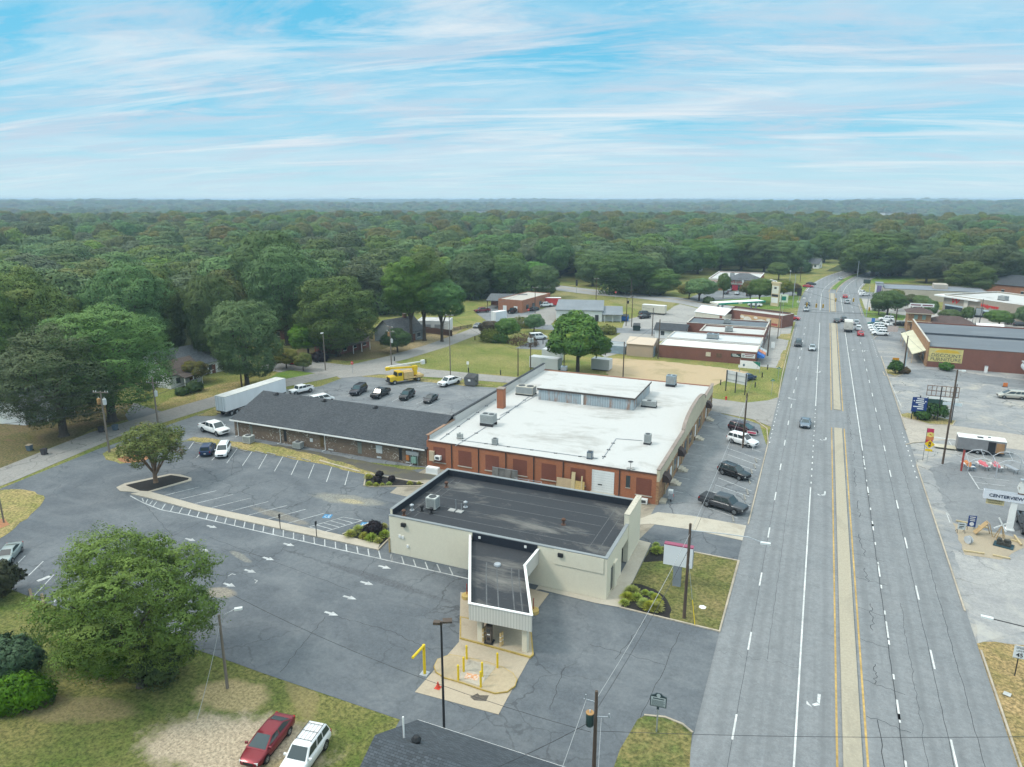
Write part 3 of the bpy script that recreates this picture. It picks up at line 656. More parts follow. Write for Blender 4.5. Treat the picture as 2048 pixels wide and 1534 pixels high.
STY={'sedan':dict(L=4.85,W=.92,body=[(-2.42,.42,.80,.74),(-2.32,.30,.98,.84),(-1.75,.24,1.02,.91),(-.6,.22,.98,.92),(.85,.22,.96,.92),(1.5,.24,.90,.90),(2.1,.28,.80,.82),(2.40,.36,.66,.66)],cab=(-2.12,-.95,.18,1.42,.97,1.45,.85,.60),wheels=(-1.40,1.45,.33),split=(-.30,)),'coupe':dict(L=4.6,W=.92,body=[(-2.28,.40,.82,.74),(-2.15,.30,1.0,.86),(-1.6,.24,1.03,.93),(-.5,.22,.96,.92),(.8,.22,.93,.92),(1.4,.24,.88,.91),(2.0,.28,.76,.82),(2.28,.36,.62,.62)],cab=(-2.0,-.70,.05,1.25,.96,1.33,.82,.54),wheels=(-1.35,1.38,.34),split=()),'suv':dict(L=4.85,W=.96,body=[(-2.42,.46,.92,.80),(-2.34,.36,1.06,.90),(-1.7,.30,1.10,.95),(-.5,.28,1.08,.96),(.95,.28,1.08,.96),(1.5,.30,1.04,.94),(2.15,.34,.96,.88),(2.42,.42,.80,.74)],cab=(-2.34,-2.02,.30,1.15,1.05,1.76,.88,.70),wheels=(-1.42,1.45,.38),split=(-1.25,-.35)),'van':dict(L=5.4,W=.98,body=[(-2.70,.46,1.0,.88),(-2.62,.36,1.16,.95),(-1.7,.30,1.18,.98),(.9,.28,1.16,.98),(1.9,.30,1.10,.96),(2.45,.36,.98,.90),(2.70,.44,.78,.78)],cab=(-2.64,-2.5,.75,2.0,1.14,2.05,.93,.78),wheels=(-1.6,1.75,.36),split=(-1.0,.2)),'minivan':dict(L=5.1,W=.98,body=[(-2.55,.42,.92,.86),(-2.48,.30,1.06,.94),(-1.7,.24,1.08,.98),(.9,.22,1.04,.98),(1.8,.25,.98,.95),(2.35,.30,.84,.86),(2.55,.38,.68,.72)],cab=(-2.50,-2.25,.25,1.75,1.03,1.74,.90,.70),wheels=(-1.55,1.55,.34),split=(-1.2,-.1)),'pickup':dict(L=5.85,W=1.0,body=[(-2.92,.52,.96,.92),(-2.86,.46,1.12,.98),(-.75,.42,1.14,1.0),(-.6,.40,1.16,1.0),(1.3,.38,1.16,1.0),(1.9,.40,1.15,.99),(2.65,.42,1.10,.96),(2.92,.46,1.0,.90)],cab=(-1.08,-.90,.80,1.58,1.13,1.92,.92,.76),wheels=(-1.80,1.90,.42),split=(.15,),bed=(-2.80,-1.16)),'jeep':dict(L=5.4,W=.93,body=[(-2.7,.60,1.02,.86),(-2.64,.52,1.14,.90),(-.9,.50,1.16,.92),(.95,.48,1.16,.92),(1.2,.50,1.18,.78),(2.3,.52,1.14,.74),(2.55,.58,1.0,.72)],cab=(-.95,-.85,.85,1.1,1.14,1.86,.86,.78),wheels=(-1.75,1.75,.44),split=(0,),bed=(-2.58,-1.05)),}
def ringsect(zb,zt,w):
 h=zt-zb
 return[(w*.90,zb),(w*.985,zb+.18*h),(w,zb+.52*h),(w*.985,zb+.80*h),(w*.93,zb+.95*h),(w*.80,zt),(-w*.80,zt),(-w*.93,zb+.95*h),(-w*.985,zb+.80*h),(-w,zb+.52*h),(-w*.985,zb+.18*h),(-w*.90,zb)]
VM={}
def vmesh(style):
 if style in VM:return VM[style]
 S=STY[style];out={}
 st=curve([(b[0],b[1])for b in S['body']],3);tp=curve([(b[0],b[2])for b in S['body']],3);wd=curve([(b[0],b[3])for b in S['body']],3)
 mb=MB();rings=[]
 for(x,zb),(_,zt),(_,w)in zip(st,tp,wd):rings.append([(x,y,z)for y,z in ringsect(zb,zt,w)])
 n=12;vs=[p for r in rings for p in r];fs=[]
 for j in range(len(rings)-1):
  for k in range(n):fs.append((j*n+k,j*n+(k+1)%n,(j+1)*n+(k+1)%n,(j+1)*n+k))
 fs+=[tuple(range(n-1,-1,-1)),tuple(range((len(rings)-1)*n,len(rings)*n))]
 mb.add(vs,fs,0)
 xa,xb,xc,xd,zb,zr,wb,wt=S['cab']
 zs=zr-.07;ws=wt+.05
 lo=[(xa,-wb,zb-.04),(xa,wb,zb-.04),(xd,wb,zb-.04),(xd,-wb,zb-.04)]
 k1=.84
 def up(t,w,z):return[(xa+(xb-xa)*t,-w,z),(xa+(xb-xa)*t,w,z),(xd+(xc-xd)*t,w,z),(xd+(xc-xd)*t,-w,z)]
 mid=up(.86,wt+(wb-wt)*.14,zs)
 top=up(1.0,wt-.06,zr-.015);crown=[(xb+.18,-(wt-.2),zr),(xb+.18,wt-.2,zr),(xc-.22,wt-.2,zr),(xc-.22,-(wt-.2),zr)]
 vs=lo+mid+top+crown;fs=[]
 for j in range(3):
  for k in range(4):fs.append((j*4+k,j*4+(k+1)%4,(j+1)*4+(k+1)%4,(j+1)*4+k))
 fs.append((12,13,14,15));fs=[f[::-1]if False else f for f in fs]
 mb.add(vs,[f[::-1]for f in fs],0)
 if 'bed' in S:
  x0,x1=S['bed'];w=S['W'];zt=S['body'][2][2]
  mb.box(x0,-w*.80,zt-.01,x1,w*.82,zt+.045,1)
  for y in(-1,1):mb.box(x0-.04,min(y*w*.80,y*w*.95),zt-.1,x1,max(y*w*.80,y*w*.95),zt+.15,0)
  mb.box(x0-.08,-w*.95,zt-.12,x0-.0,w*.95,zt+.15,0)
  mb.box(x1-.02,-w*.9,zt-.1,x1+.06,w*.9,zt+.15,0)
 wr=S['wheels'][2]
 for wx in S['wheels'][:2]:
  for y in(-1,1):
   hw=S['W']*(.985 if style!='jeep' else 1.0)+.006
   pts=[(wx+(wr+.07)*math.cos(t),(wr+.07)*math.sin(t)+wr)for t in[math.pi*k/8 for k in range(9)]]
   pts=[(wx+wr+.07,max(.26,wr*.6))]+pts+[(wx-wr-.07,max(.26,wr*.6))]
   mb.add([(px,y*hw,pz)for px,pz in pts],[tuple(range(len(pts)))],1)
 mb.box(-S['L']/2+.5,-S['W']*.93,S['body'][3][1]-.04,S['L']/2-.6,S['W']*.93,S['body'][3][1]+.05,1)
 out['body']=mb.mesh('body',[white,M('flat black trim',(.012,.012,.013),.9,.1,3,0,.02)],True,52)
 def pane(a,b,c,d,o,name):
  nrm=(Vector(b)-Vector(a)).cross(Vector(d)-Vector(a)).normalized()*o
  m2=MB();m2.quad(*[(Vector(p)+nrm)[:]for p in(a,b,c,d)]);return m2
 def L3(p,q,t):return tuple(p[i]+(q[i]-p[i])*t for i in range(3))
 def inner(a,b,c,d,m):
  ab0,ab1=L3(a,b,m[0]),L3(a,b,1-m[1]);dc0,dc1=L3(d,c,m[0]),L3(d,c,1-m[1])
  return L3(ab0,dc0,m[2]),L3(ab1,dc1,m[2]),L3(ab1,dc1,1-m[3]),L3(ab0,dc0,1-m[3])
 q=inner(lo[2],lo[3],mid[3],mid[2],(.07,.07,.10,.0))
 out['windshield']=pane(q[1],q[0],q[3],q[2],.012,'').mesh('windshield',carglass)
 q=inner(lo[1],lo[0],mid[0],mid[1],(.1,.1,.22,.03))
 out['rear_window']=pane(q[0],q[1],q[2],q[3],.012,'').mesh('rear_window',carglass)
 cuts=[0]+[(x-xa)/(xd-xa)for x in S['split']]+[1]
 out['side_window']=[]
 for y in(0,1):
  a,b=(lo[0],lo[3])if y==0 else(lo[1],lo[2]);c,d=(mid[3],mid[0])if y==0 else(mid[2],mid[1])
  for t0,t1 in zip(cuts[:-1],cuts[1:]):
   qa,qb,qc,qd=L3(a,b,t0),L3(a,b,t1),L3(d,c,t1),L3(d,c,t0)
   q=inner(qa,qb,qc,qd,(.05+(.02 if t0==0 else 0),.05+(.10 if t1==1 else 0),.22,.06))
   qq=(q[0],q[1],q[2],q[3])if y==0 else(q[1],q[0],q[3],q[2])
   out['side_window'].append(pane(*qq,.012,'').mesh('side_window',carglass))
 m2=MB();m2.lathe([(wr*.62,-.11),(wr*.96,-.11),(wr,-.07),(wr,.07),(wr*.96,.11),(wr*.62,.11)],n=18);out['tyre']=m2.mesh('wheel',tyre,True,40)
 m2=MB();m2.lathe([(wr*.60,-.10),(wr*.63,.10),(wr*.55,.115),(wr*.2,.09),(wr*.16,.12)],n=14)
 for k in range(5):
  t=2*math.pi*k/5;m2.obox((wr*.36*math.cos(t),wr*.36*math.sin(t),.112),(wr*.34,.05,.02),t+.3)
 out['rim']=m2.mesh('rim',rimm,True,30)
 b0,b1=S['body'][0],S['body'][-1];bf,br=S['body'][-2],S['body'][1]
 def lamp(x0,x1,y,z0,z1,w):
  m3=MB();m3.obox(((x0+x1)/2,y,(z0+z1)/2),(abs(x1-x0),w,z1-z0));return m3
 zf=(b1[1]+b1[2])/2+.08
 out['headlight']=[lamp(b1[0]-.30,b1[0]-.02,s*(b1[3]*.5+bf[3]*.5-.14),zf-.07,zf+.10,.26).mesh('headlight',lampg)for s in(-1,1)]
 zr2=(br[1]+br[2])/2+.16
 out['taillight']=[lamp(br[0]-.09,br[0]+.10,s*(br[3]-.10),zr2-.12,zr2+.16,.17).mesh('taillight',M('tail lamp red',(.35,.012,.012),.25,.1))for s in(-1,1)]
 m3=MB();m3.obox((b1[0]-.02,0,zf-.05),(.10,b1[3]*1.15,.20));out['grille']=m3.mesh('grille',blackpl)
 m3=MB();m3.obox((b0[0]-.005,0,(b0[1]+b0[2])/2-.04),(.03,.32,.15));out['number_plate']=m3.mesh('number_plate',white)
 xm=xd-.32
 out['mirror']=[]
 for s in(-1,1):
  m3=MB();m3.obox((xm,s*(wb+.13),zb+.08),(.12,.22,.15));out['mirror'].append(m3.mesh('mirror',white))
 VM[style]=out;return out
def car(name,style,paint,label,cat,px=None,toward=None,pos=None,heading=None,group=None,scale=1.0,dark_hood=None,extras=(),wheelmat=None):
 """px: photograph pixel of the middle of its footprint; toward: pixel the front points to"""
 Ms=vmesh(style);S=STY[style]
 if pos is None:pos=T(*px)
 if heading is None:
  q=T(*toward);heading=math.atan2(q[1]-pos[1],q[0]-pos[0])
 r=thing(name,label,cat,(pos[0],pos[1],.07),heading,group)
 r.scale=(scale,)*3
 def part(nm,me,mat=None,parent=r,loc=None,rot=None):
  o=link(nm,me,parent,loc,rot)
  if mat:o.material_slots[0].link='OBJECT';o.material_slots[0].material=mat
  return o
 part('body',Ms['body'],paint)
 part('windshield',Ms['windshield']);part('rear_window',Ms['rear_window'])
 for m in Ms['side_window']:part('side_window',m)
 wr=S['wheels'][2]
 for wx in S['wheels'][:2]:
  for y in(-1,1):
   w=part('wheel',Ms['tyre'],None,r,(wx,y*(S['W']-.09),wr),(-y*math.pi/2,0,0))
   part('rim',Ms['rim'],wheelmat,w)
 for k in('headlight','taillight'):
  for m in Ms[k]:part(k,m)
 for m in Ms['mirror']:part('mirror',m,paint)
 part('grille',Ms['grille']);part('number_plate',Ms['number_plate'])
 if 'rack' in extras:
  m=MB();z=S['cab'][5]+.07;x0,x1=S['cab'][1]+.1,S['cab'][2]-.3
  for y in(-.62,.62):m.cyl((x0,y,z),(x1,y,z),.025,n=5)
  for x in(x0+.2,(x0+x1)/2,x1-.1):m.cyl((x,-.62,z),(x,.62,z),.018,n=5)
  for y in(-.3,0,.3):m.cyl((x0+.2,y,z),(x1-.1,y,z),.012,n=4)
  m.build('roof_rack',blackpl,r)
 if 'rails' in extras:
  m=MB();z=S['cab'][5]+.04
  for y in(-.6,.6):m.box(S['cab'][1]+.1,y-.02,z-.05,S['cab'][2]-.25,y+.02,z+.02)
  m.build('roof_rails',MATS.get('rail_m')or chrome,r)
 if 'tonneau' in extras:
  m=MB();x0,x1=S['bed'];m.box(x0-.06,-.93,1.24,x1+.05,.93,1.32);m.build('bed_cover',M('tonneau vinyl',(.035,.037,.042),.6,.1),r)
 if 'ladder_rack' in extras:
  m=MB();g=extras[extras.index('ladder_rack')+1]if False else 0
  for x in(-2.7,-.8,1.0):
   for y in(-.9,.9):m.cyl((x,y,1.1),(x,y*.9,2.15),.03,n=5)
   m.cyl((x,-.81,2.15),(x,.81,2.15),.03,n=5)
  for y in(-.81,.81):m.cyl((-2.7,y,2.15),(1.4,y,2.15),.03,n=5)
  m.build('ladder_rack',greyst,r)
 if 'sunroof' in extras:
  m=MB();z=S['cab'][5];m.box(-.7,-.45,z-.01,.25,.45,z+.012);m.build('sunroof',carglass,r)
 return r
Pw=PAINT('gloss white paint',(.74,.75,.76));Pbk=PAINT('gloss black paint',(.012,.013,.016),.2,.25);Psv=PAINT('silver paint',(.46,.48,.50),.6)
Pgy=PAINT('dark grey paint',(.055,.058,.066),.4);Pmg=PAINT('mid grey paint',(.22,.235,.25),.5);Prd=PAINT('bright red paint',(.42,.025,.03));Pdr=PAINT('dark red paint',(.16,.012,.022),.3)
Pbl=PAINT('dark blue paint',(.02,.045,.11),.3);Pbg=PAINT('blue grey paint',(.17,.21,.26),.5);Pmr=PAINT('maroon paint',(.032,.008,.014),.3);Pch=PAINT('champagne paint',(.50,.47,.41),.5)
Pnv=PAINT('navy black paint',(.018,.022,.035),.3)
SX,NX=-math.pi/2,math.pi/2
car('parked_car','sedan',PAINT('metallic red paint',(.19,.018,.028),.4),'metallic red saloon parked on the pale gravel beside a white car','car',px=(537,1494),toward=(490,1552),scale=1.02)
car('parked_car','suv',Pw,'white boxy car with a black roof rack on the gravel','car',px=(610,1524),toward=(570,1580),extras=('rack',))
car('parked_car','coupe',PAINT('grey green paint',(.30,.36,.36),.5),'low grey sports car with dark roof at the far edge of the lot','car',px=(18,1118),toward=(-2,1142))
car('parked_car','suv',Pbl,'dark blue hatchback SUV parked nose in before the brown brick building','car',px=(417,906),toward=(428,890),extras=('rails',),scale=.95)
car('parked_car','suv',Pw,'older white SUV with roof rails beside the dark blue SUV','car',px=(447,909),toward=(436,930),extras=('rails',))
car('pickup_truck','pickup',Pw,'long white twin-wheel crew pickup by the corner of the brown brick building','pickup',px=(430,866),toward=(462,876),scale=1.12)
car('parked_car','suv',Pnv,'long dark blue SUV in the back lot, beside the black pickup','car',px=(717,787),toward=(700,797),scale=1.1)
car('pickup_truck','pickup',Pbk,'black pickup with grey bonnet between two dark SUVs in the back lot','pickup',px=(761,793),toward=(743,802),scale=.95)
car('parked_car','suv',Pbk,'black SUV in the back lot between the black pickup and grey saloon','car',px=(814,797),toward=(799,806),scale=.98)
car('parked_car','sedan',Pgy,'dark grey saloon nearest the white roof in the back lot','car',px=(861,803),toward=(848,811),scale=.95)
car('pickup_truck','pickup',Pw,'white crew pickup with dark wheels in front of the grey dumpster','pickup',px=(899,770),toward=(874,777),wheelmat=blackpl)
car('pickup_truck','jeep',Pw,'white open-bed off-road truck behind the dark shingle roof','pickup',px=(602,787),toward=(580,792))
car('pickup_truck','pickup',Pgy,'dark grey pickup with covered bed near the concrete drive','pickup',px=(1446,1018),toward=(1486,1030),extras=('tonneau',),scale=1.06)
car('parked_car','suv',Pbk,'black SUV with silver roof rails in a bay beside the road','car',px=(1468,953),toward=(1500,964),extras=('rails',))
car('parked_car','suv',Pw,'white SUV with a red dealer placard between black SUV and maroon minivan','car',px=(1485,889),toward=(1514,897),scale=1.06)
car('parked_car','minivan',Pmr,'maroon minivan at the top of the bays beside the road','car',px=(1486,865),toward=(1512,872))
bp=car('pickup_truck','pickup',Pbl,'dark blue pickup with ladder rack against the red brick wall','pickup',pos=T(1043,976,1.2),heading=math.pi,extras=('ladder_rack',))
car('car','coupe',Pbg,'grey blue coupe driving alone towards the drive-through','car',pos=T(1610,852),heading=SX)
car('car','sedan',Psv,'silver saloon driving beside the dark SUV before the brick strip','car',pos=T(1624,700),heading=SX)
car('car','suv',Pgy,'dark grey SUV in the kerb lane level with the brick strip','car',pos=T(1596,692),heading=SX)
car('car','suv',Psv,'silver SUV crossing the junction beside the mural wall','car',pos=T(1612,622),heading=SX)
car('car','sedan',Pgy,'dark car queuing behind the silver SUV past the junction','car',pos=T(1614.5,611),heading=SX)
car('car','sedan',Pgy,'dark saloon waiting in the turn lane next to the median','car',pos=T(1673,645),heading=NX)
car('car','suv',Pgy,'dark SUV half hidden ahead of the white box truck','car',pos=T(1687,643),heading=NX)
car('car','sedan',Prd,'bright red hatchback last in the kerb lane queue','car',pos=T(1720.5,671),heading=NX)
car('car','suv',Pw,'white SUV second in the kerb lane queue','car',pos=T(1716,660),heading=NX,scale=.92)
car('car','suv',Psv,'pale SUV at the head of the kerb lane queue','car',pos=T(1712,649),heading=NX,scale=.95)
car('car','suv',Psv,'silver SUV driving away just past the junction','car',pos=T(1694,607),heading=NX)
car('car','sedan',Prd,'red car driving away ahead of the silver SUV','car',pos=T(1690,596),heading=NX)
car('car','sedan',Psv,'pale car far along the curving road','car',pos=T(1681.5,560),heading=NX)
car('car','sedan',Prd,'red car turning out of the pharmacy drive','car',pos=T(1616,575),heading=0)
car('car','sedan',Pgy,'dark car joining the road behind the red one','car',pos=T(1622,570),heading=0)
row=car('parked_car','suv',Pw,'white SUV nearest the camera in the row by the motel','car',pos=T(1760,671),heading=math.pi,group='white cars in a row by the motel')
rowp=[(1756,666,'white car, second in the row by the motel'),(1753,661,'white car, third in the row by the motel'),(1751,656,'white car, fourth in the row by the motel')]
for(a,b,lb)in rowp:dup(row,T(a,b)+(.07,),math.pi,lb)
car('parked_car','sedan',PAINT('green paint',(.02,.12,.09)),'dark green car at the end of the white row','car',pos=T(1750,651),heading=math.pi)
car('parked_car','suv',Pw,'white SUV waiting at the side road behind the motel row','car',pos=T(1772,642),heading=math.pi)
car('pickup_truck','pickup',Pw,'white pickup turning into the lot beside the motel row','pickup',pos=T(1771,652),heading=-1.1,scale=.9)
car('parked_car','sedan',Pbk,'black car on the side road at the motel corner','car',pos=T(1801,652),heading=math.pi)
car('parked_car','suv',Pnv,'dark car with white roof between motel and furniture store','car',pos=T(1819,672),heading=2.4)
car('parked_car','minivan',Pch,'champagne minivan alone on the grey forecourt','car',px=(2022,797),toward=(1994,795))
car('pickup_truck','pickup',Pgy,'dark grey pickup cut off behind the white sign post','pickup',px=(2056,1060),toward=(2068,1085))
car('parked_car','suv',Pw,'white SUV parked before the beige flat-roofed building','car',pos=T(1828,608),heading=.2)
car('parked_car','suv',Psv,'silver SUV beside the junction shrubs','car',pos=T(1757,622),heading=.1)
car('parked_car','sedan',Pgy,'grey car between the pharmacy trees and the motel sign','car',pos=T(1836,622),heading=.1)
car('parked_car','suv',Psv,'silver SUV under the round tree at the pharmacy wall','car',pos=T(2022,649),heading=.3)
car('parked_car','sedan',Pgy,'dark car beside the silver one at the pharmacy wall','car',pos=T(2040,652),heading=.3)
car('parked_car','suv',Pw,'white SUV on the small forecourt by the curving road','car',pos=T(1724,588),heading=1.2)
car('parked_car','sedan',Pw,'white car behind the white SUV on that small forecourt','car',pos=T(1729,592),heading=.6)
car('parked_car','sedan',Psv,'silver car at the red shopfront of the pharmacy','car',pos=T(1459,582),heading=NX)
car('parked_car','sedan',Psv,'pale car leaving a bay in the pharmacy lot','car',pos=T(1474,589),heading=SX)
car('parked_car','suv',Psv,'light SUV at the pharmacy door','car',pos=T(1493,584),heading=NX)
car('parked_car','suv',Pgy,'dark SUV behind the pharmacy trees','car',pos=T(1497,592),heading=NX)
car('parked_car','sedan',Pgy,'dark car by the narrow tree in the pharmacy lot','car',pos=T(1452,588),heading=NX)
car('parked_car','sedan',Pw,'white car behind the pharmacy side lot','car',pos=T(1544,565),heading=0)
car('van','van',Pw,'white van parked under the green canopy edge','van',pos=T(1510,613),heading=-.1)
car('parked_car','sedan',Prd,'red car parked at the end of the mural wall','car',pos=T(1583,640),heading=-.15,scale=1.15)
car('parked_car','sedan',Pmg,'grey and white car on the verge of the back street','car',px=(955,655),toward=(940,662),extras=())
car('van','van',Pw,'white cargo van in the small lot behind the field','van',px=(1076,679),toward=(1092,678))
car('pickup_truck','pickup',Pdr,'dark red pickup by the brick workshop porch','pickup',px=(964,625),toward=(950,626))
car('pickup_truck','pickup',Pbk,'black pickup in front of the brick workshop','pickup',px=(1026,626),toward=(1042,621))
car('parked_car','sedan',Pgy,'dark saloon beside the brick workshop wall','car',px=(1069,621),toward=(1082,618))
car('pickup_truck','pickup',Pw,'white pickup hitched by the red trailer','pickup',px=(1090,614),toward=(1074,615))
car('parked_car','sedan',Pbk,'black saloon by the pale metal shed','car',px=(1289,637),toward=(1300,636))
car('parked_car','suv',Pgy,'dark SUV behind the black saloon at the pale shed','car',px=(1290,631),toward=(1300,630))
car('parked_car','sedan',Pw,'white car behind the dark-roofed shed','car',px=(1326,666),toward=(1326,672))
car('parked_car','sedan',Prd,'red car parked under the small yellow trees','car',px=(582,727),toward=(570,722))
car('van','van',Pw,'white utility van with rack showing over the dark shingle roof','van',pos=T(645,806),heading=1.2,scale=.92)
car('car','suv',Pbl,'blue car behind the blank road sign','car',px=(1497,760),toward=(1512,757),scale=.85)
def wheelset(r,xs,ys,rad,wd=.28):
 m=MB();m.lathe([(rad*.55,-wd/2),(rad,-wd/2+.02),(rad,wd/2-.02),(rad*.55,wd/2)],n=16);tm=m.mesh('wheel',tyre,True,40)
 m=MB();m.lathe([(rad*.56,-wd/2-.005),(rad*.5,-wd/2+.02),(rad*.5,wd/2-.02),(rad*.56,wd/2+.005)],n=12);rm=m.mesh('rim',rimm,True,40)
 for x in xs:
  for y in ys:
   w=link('wheel',tm,r,(x,y,rad),(math.pi/2,0,0));link('rim',rm,w)
a=T(443,832);b=(a[0]+2.0,a[1]+15.5)
r=thing('semi_trailer','long white box trailer parked between the back street and shingle roof','trailer',(-101.6,96.6,.05),math.pi/2-.035)
m=MB();m.box(0,-1.28,1.15,16.1,1.28,4.02,0);m.box(-.02,-1.3,3.96,16.12,1.3,4.05,1);m.build('box',[M('trailer white',(.66,.69,.72),.5,.05,1,stretch=(1,1,.2)),M('trailer roof',(.55,.55,.53),.7,.15)],r)
for y in(-.64,.64):
 m=MB();m.obox((-.03,y,2.55),(.04,1.22,2.7));d=m.build('rear_door',MATS['trailer white'],r)
 m=MB();m.cyl((-.07,y*.75,1.25),(-.07,y*.75,3.9),.025,n=6);m.cyl((-.07,y*1.6,1.25),(-.07,y*1.6,3.9),.025,n=6);m.build('lock_rod',greyst,d)
m=MB();m.box(.1,-1.2,.95,16,1.2,1.15);m.box(-.1,-1.2,.5,0,1.2,.62);m.box(12.5,-.9,0,12.7,.9,1.0);m.build('chassis',darkst,r)
wheelset(r,(1.4,2.7),(-1.1,1.1),.5)
r=thing('bucket_truck','yellow utility bucket truck with folded white boom in the back lot','truck',T(812,764)+(.05,),math.atan2(T(784,768)[1]-T(838,760)[1],T(784,768)[0]-T(838,760)[0]))
yt=M('utility yellow',(.78,.52,.02),.45,.08);yb=M('faded yellow body',(.62,.44,.20),.6,.25,2)
m=MB();m.prism([(4.2,-1.0),(4.2,1.0),(2.6,1.15),(2.6,-1.15)],.7,1.75);m.box(1.1,-1.18,.7,2.62,1.18,1.75);m.box(1.1,-1.1,1.75,2.4,1.1,2.75);m.build('cab',yt,r)
m=MB();m.quad((2.62,-1.0,1.8),(2.62,1.0,1.8),(2.42,.95,2.6),(2.42,-.95,2.6));m.build('windshield',carglass,r)
for y in(-1.11,1.11):m=MB();m.box(1.35,min(y,y*1.01),1.85,2.3,max(y,y*1.01),2.55);m.build('side_window',carglass,r)
m=MB();m.box(4.18,-.8,.85,4.26,.8,1.55);m.build('grille',blackpl,r)
m=MB();m.box(-3.9,-1.2,.95,.9,1.2,1.15);m.box(-1.4,-1.2,1.15,.9,1.2,2.5);m.box(-3.9,-1.2,1.15,-2.2,1.2,1.5);m.build('tool_body',yb,r)
m=MB();m.box(-3.9,-.5,.6,3.8,.5,.95);m.box(4.1,-1.1,.5,4.45,1.1,.8);m.build('chassis',darkst,r)
m=MB();m.cyl((-2.3,0,1.4),(-2.3,0,2.6),.55,.5,n=10);m.obox((-2.3,0,3.0),(1.0,.9,1.0));m.cyl((-2.2,.1,3.2),(4.6,.1,3.7),.3,.26,n=4);m.obox((4.3,.1,3.6),(1.0,.62,.7));m.build('lower_boom',yt,r)
m=MB();m.cyl((4.5,-.35,3.9),(-4.2,-.35,4.15),.22,.18,n=4);m.obox((-4.5,-.35,4.0),(.8,.7,.95));m.build('upper_boom',M('boom white',(.72,.73,.73),.4,.05),r)
wheelset(r,(3.2,-2.6),(-1.05,1.05),.5)
r=thing('box_truck','white stake-bed box truck waiting at the traffic lights','truck',T(1695.5,662)+(.06,),NX)
m=MB();m.box(-3.6,-1.2,1.0,1.6,1.2,3.3);m.build('box',M('box truck cream',(.55,.53,.48),.6,.2,1),r)
m=MB();m.box(.6,-1.25,3.3,1.8,1.25,3.42);m.build('roof',white,r)
m=MB();m.box(1.7,-1.1,.6,3.4,1.1,2.4);m.build('cab',Pw,r)
m=MB();m.box(-3.7,-1.15,.55,3.3,1.15,.95);m.build('chassis',darkst,r)
wheelset(r,(2.6,-2.2),(-1.0,1.0),.48)
def boxtrailer(name,label,pos,rz,L,W,H,mat,door=None):
 r=thing(name,label,'trailer',pos,rz)
 m=MB();m.box(-L/2,-W/2,.55,L/2,W/2,H);m.build('box',mat,r)
 m=MB();m.box(-L/2-.03,-W/2-.03,H,L/2+.03,W/2+.03,H+.07);m.build('roof',M('trailer roof white',(.72,.72,.70),.6,.08),r)
 m=MB();m.box(-L/2,-W/2+.1,.35,L/2,W/2-.1,.55);m.cyl((L/2,0,.45),(L/2+1.3,0,.45),.06,n=6);m.build('chassis',darkst,r)
 wheelset(r,(-.4,.45),(-W/2+.05,W/2-.05),.34,.2)
 return r
boxtrailer('cargo_trailer','red cargo trailer behind the brick workshop pickup',T(1106,612)+(.04,),.35,6,2.4,3.2,M('trailer red',(.5,.05,.05),.5,.1))
boxtrailer('box_trailer','small white box trailer beside the back street',T(998,644)+(.04,),1.2,5.2,2.3,3.6,MATS['trailer white'])
boxtrailer('camper_trailer','cream camper trailer by the pale metal shed',T(1308,628)+(.04,),-.1,8.5,2.5,3.2,M('camper cream',(.6,.57,.48),.5,.08))
def WY(px,py,c):
 g=T(px,py);k=c/g[1];return(g[0]*k,CAM_H-CAM_H*k)
def WX(px,py,c):
 g=T(px,py);k=c/g[0];return(g[1]*k,CAM_H-CAM_H*k)
def part(name,mat,parent,*boxes,smooth=False):
 m=MB()
 for b in boxes:m.box(*b)
 return m.build(name,mat,parent,smooth=smooth)
creamw=stained('cream painted block',(.67,.615,.495),(.58,.52,.41),.5,.8,.25,(1,1,.5),amt=.7,fine=.04)
epdm=stained('black roof membrane',(.036,.039,.045),(.22,.21,.19),.51,.66,.15,(.42,1,1),amt=.8,fine=.15)
epdmw=M('membrane upstand',(.018,.022,.032),.6,.2,2)
wroof=stained('white roof coating',(.485,.482,.47),(.25,.235,.21),.53,.70,.15,(.5,1,1),amt=.8,fine=.04)
whitew=M('white wall paint',(.70,.71,.72),.7,.05,1.5)
rbrick=brick('red brick',(.43,.125,.045),(.32,.085,.035),(.30,.17,.11))
rbrickd=brick('infill brick',(.19,.05,.03),(.155,.04,.026),(.20,.085,.06))
tbrick=brick('tan mixed brick',(.42,.24,.11),(.25,.11,.055),(.36,.27,.18),.42,.2)
bbrick=brick('brown mottled brick',(.165,.105,.072),(.10,.066,.048),(.20,.16,.12),.21,.075,.012,(.52,.48,.42))
mbrick=brick('dark maroon brick',(.23,.08,.055),(.17,.06,.044),(.22,.11,.085))
obrick=brick('orange brick',(.36,.13,.07),(.28,.095,.05),(.34,.2,.13))
dshing=shingle('charcoal shingles',(.062,.070,.080))
gshing=shingle('grey shingles',(.13,.14,.15))
brshing=shingle('brown shingles',(.115,.085,.072))
stone=M('stone sill',(.40,.36,.31),.8,.15,2)
bank=thing('bank_building','cream single-storey bank with black flat roof and drive-through canopy','building')
X0,X1,Y0,Y1=-42.9,-16.9,63.7,77.9
m=MB()
m.box(X0,Y0,0,X1,Y0+.3,4.72);m.box(X0,Y0+.3,0,X0+.3,Y1-.3,5.38);m.box(X0,Y1-.3,0,X1-.5,Y1,5.38)
m.box(X1-.3,Y0+.3,0,X1,69.6,4.72);m.box(X1-.3,69.6,3.0,X1,72.3,4.72);m.box(X1-1.8,69.5,0,X1-.3,69.6,3.0)
m.box(X1-.52,72.3,0,X1+.06,Y1+.12,5.86)
m.build('wall',creamw,bank)
part('door',glass,bank,(X1-1.7,69.62,.05,X1-1.6,72.28,2.6))
part('window',glass,bank,(X1-.02,65.3,.3,X1+.03,66.0,2.9))
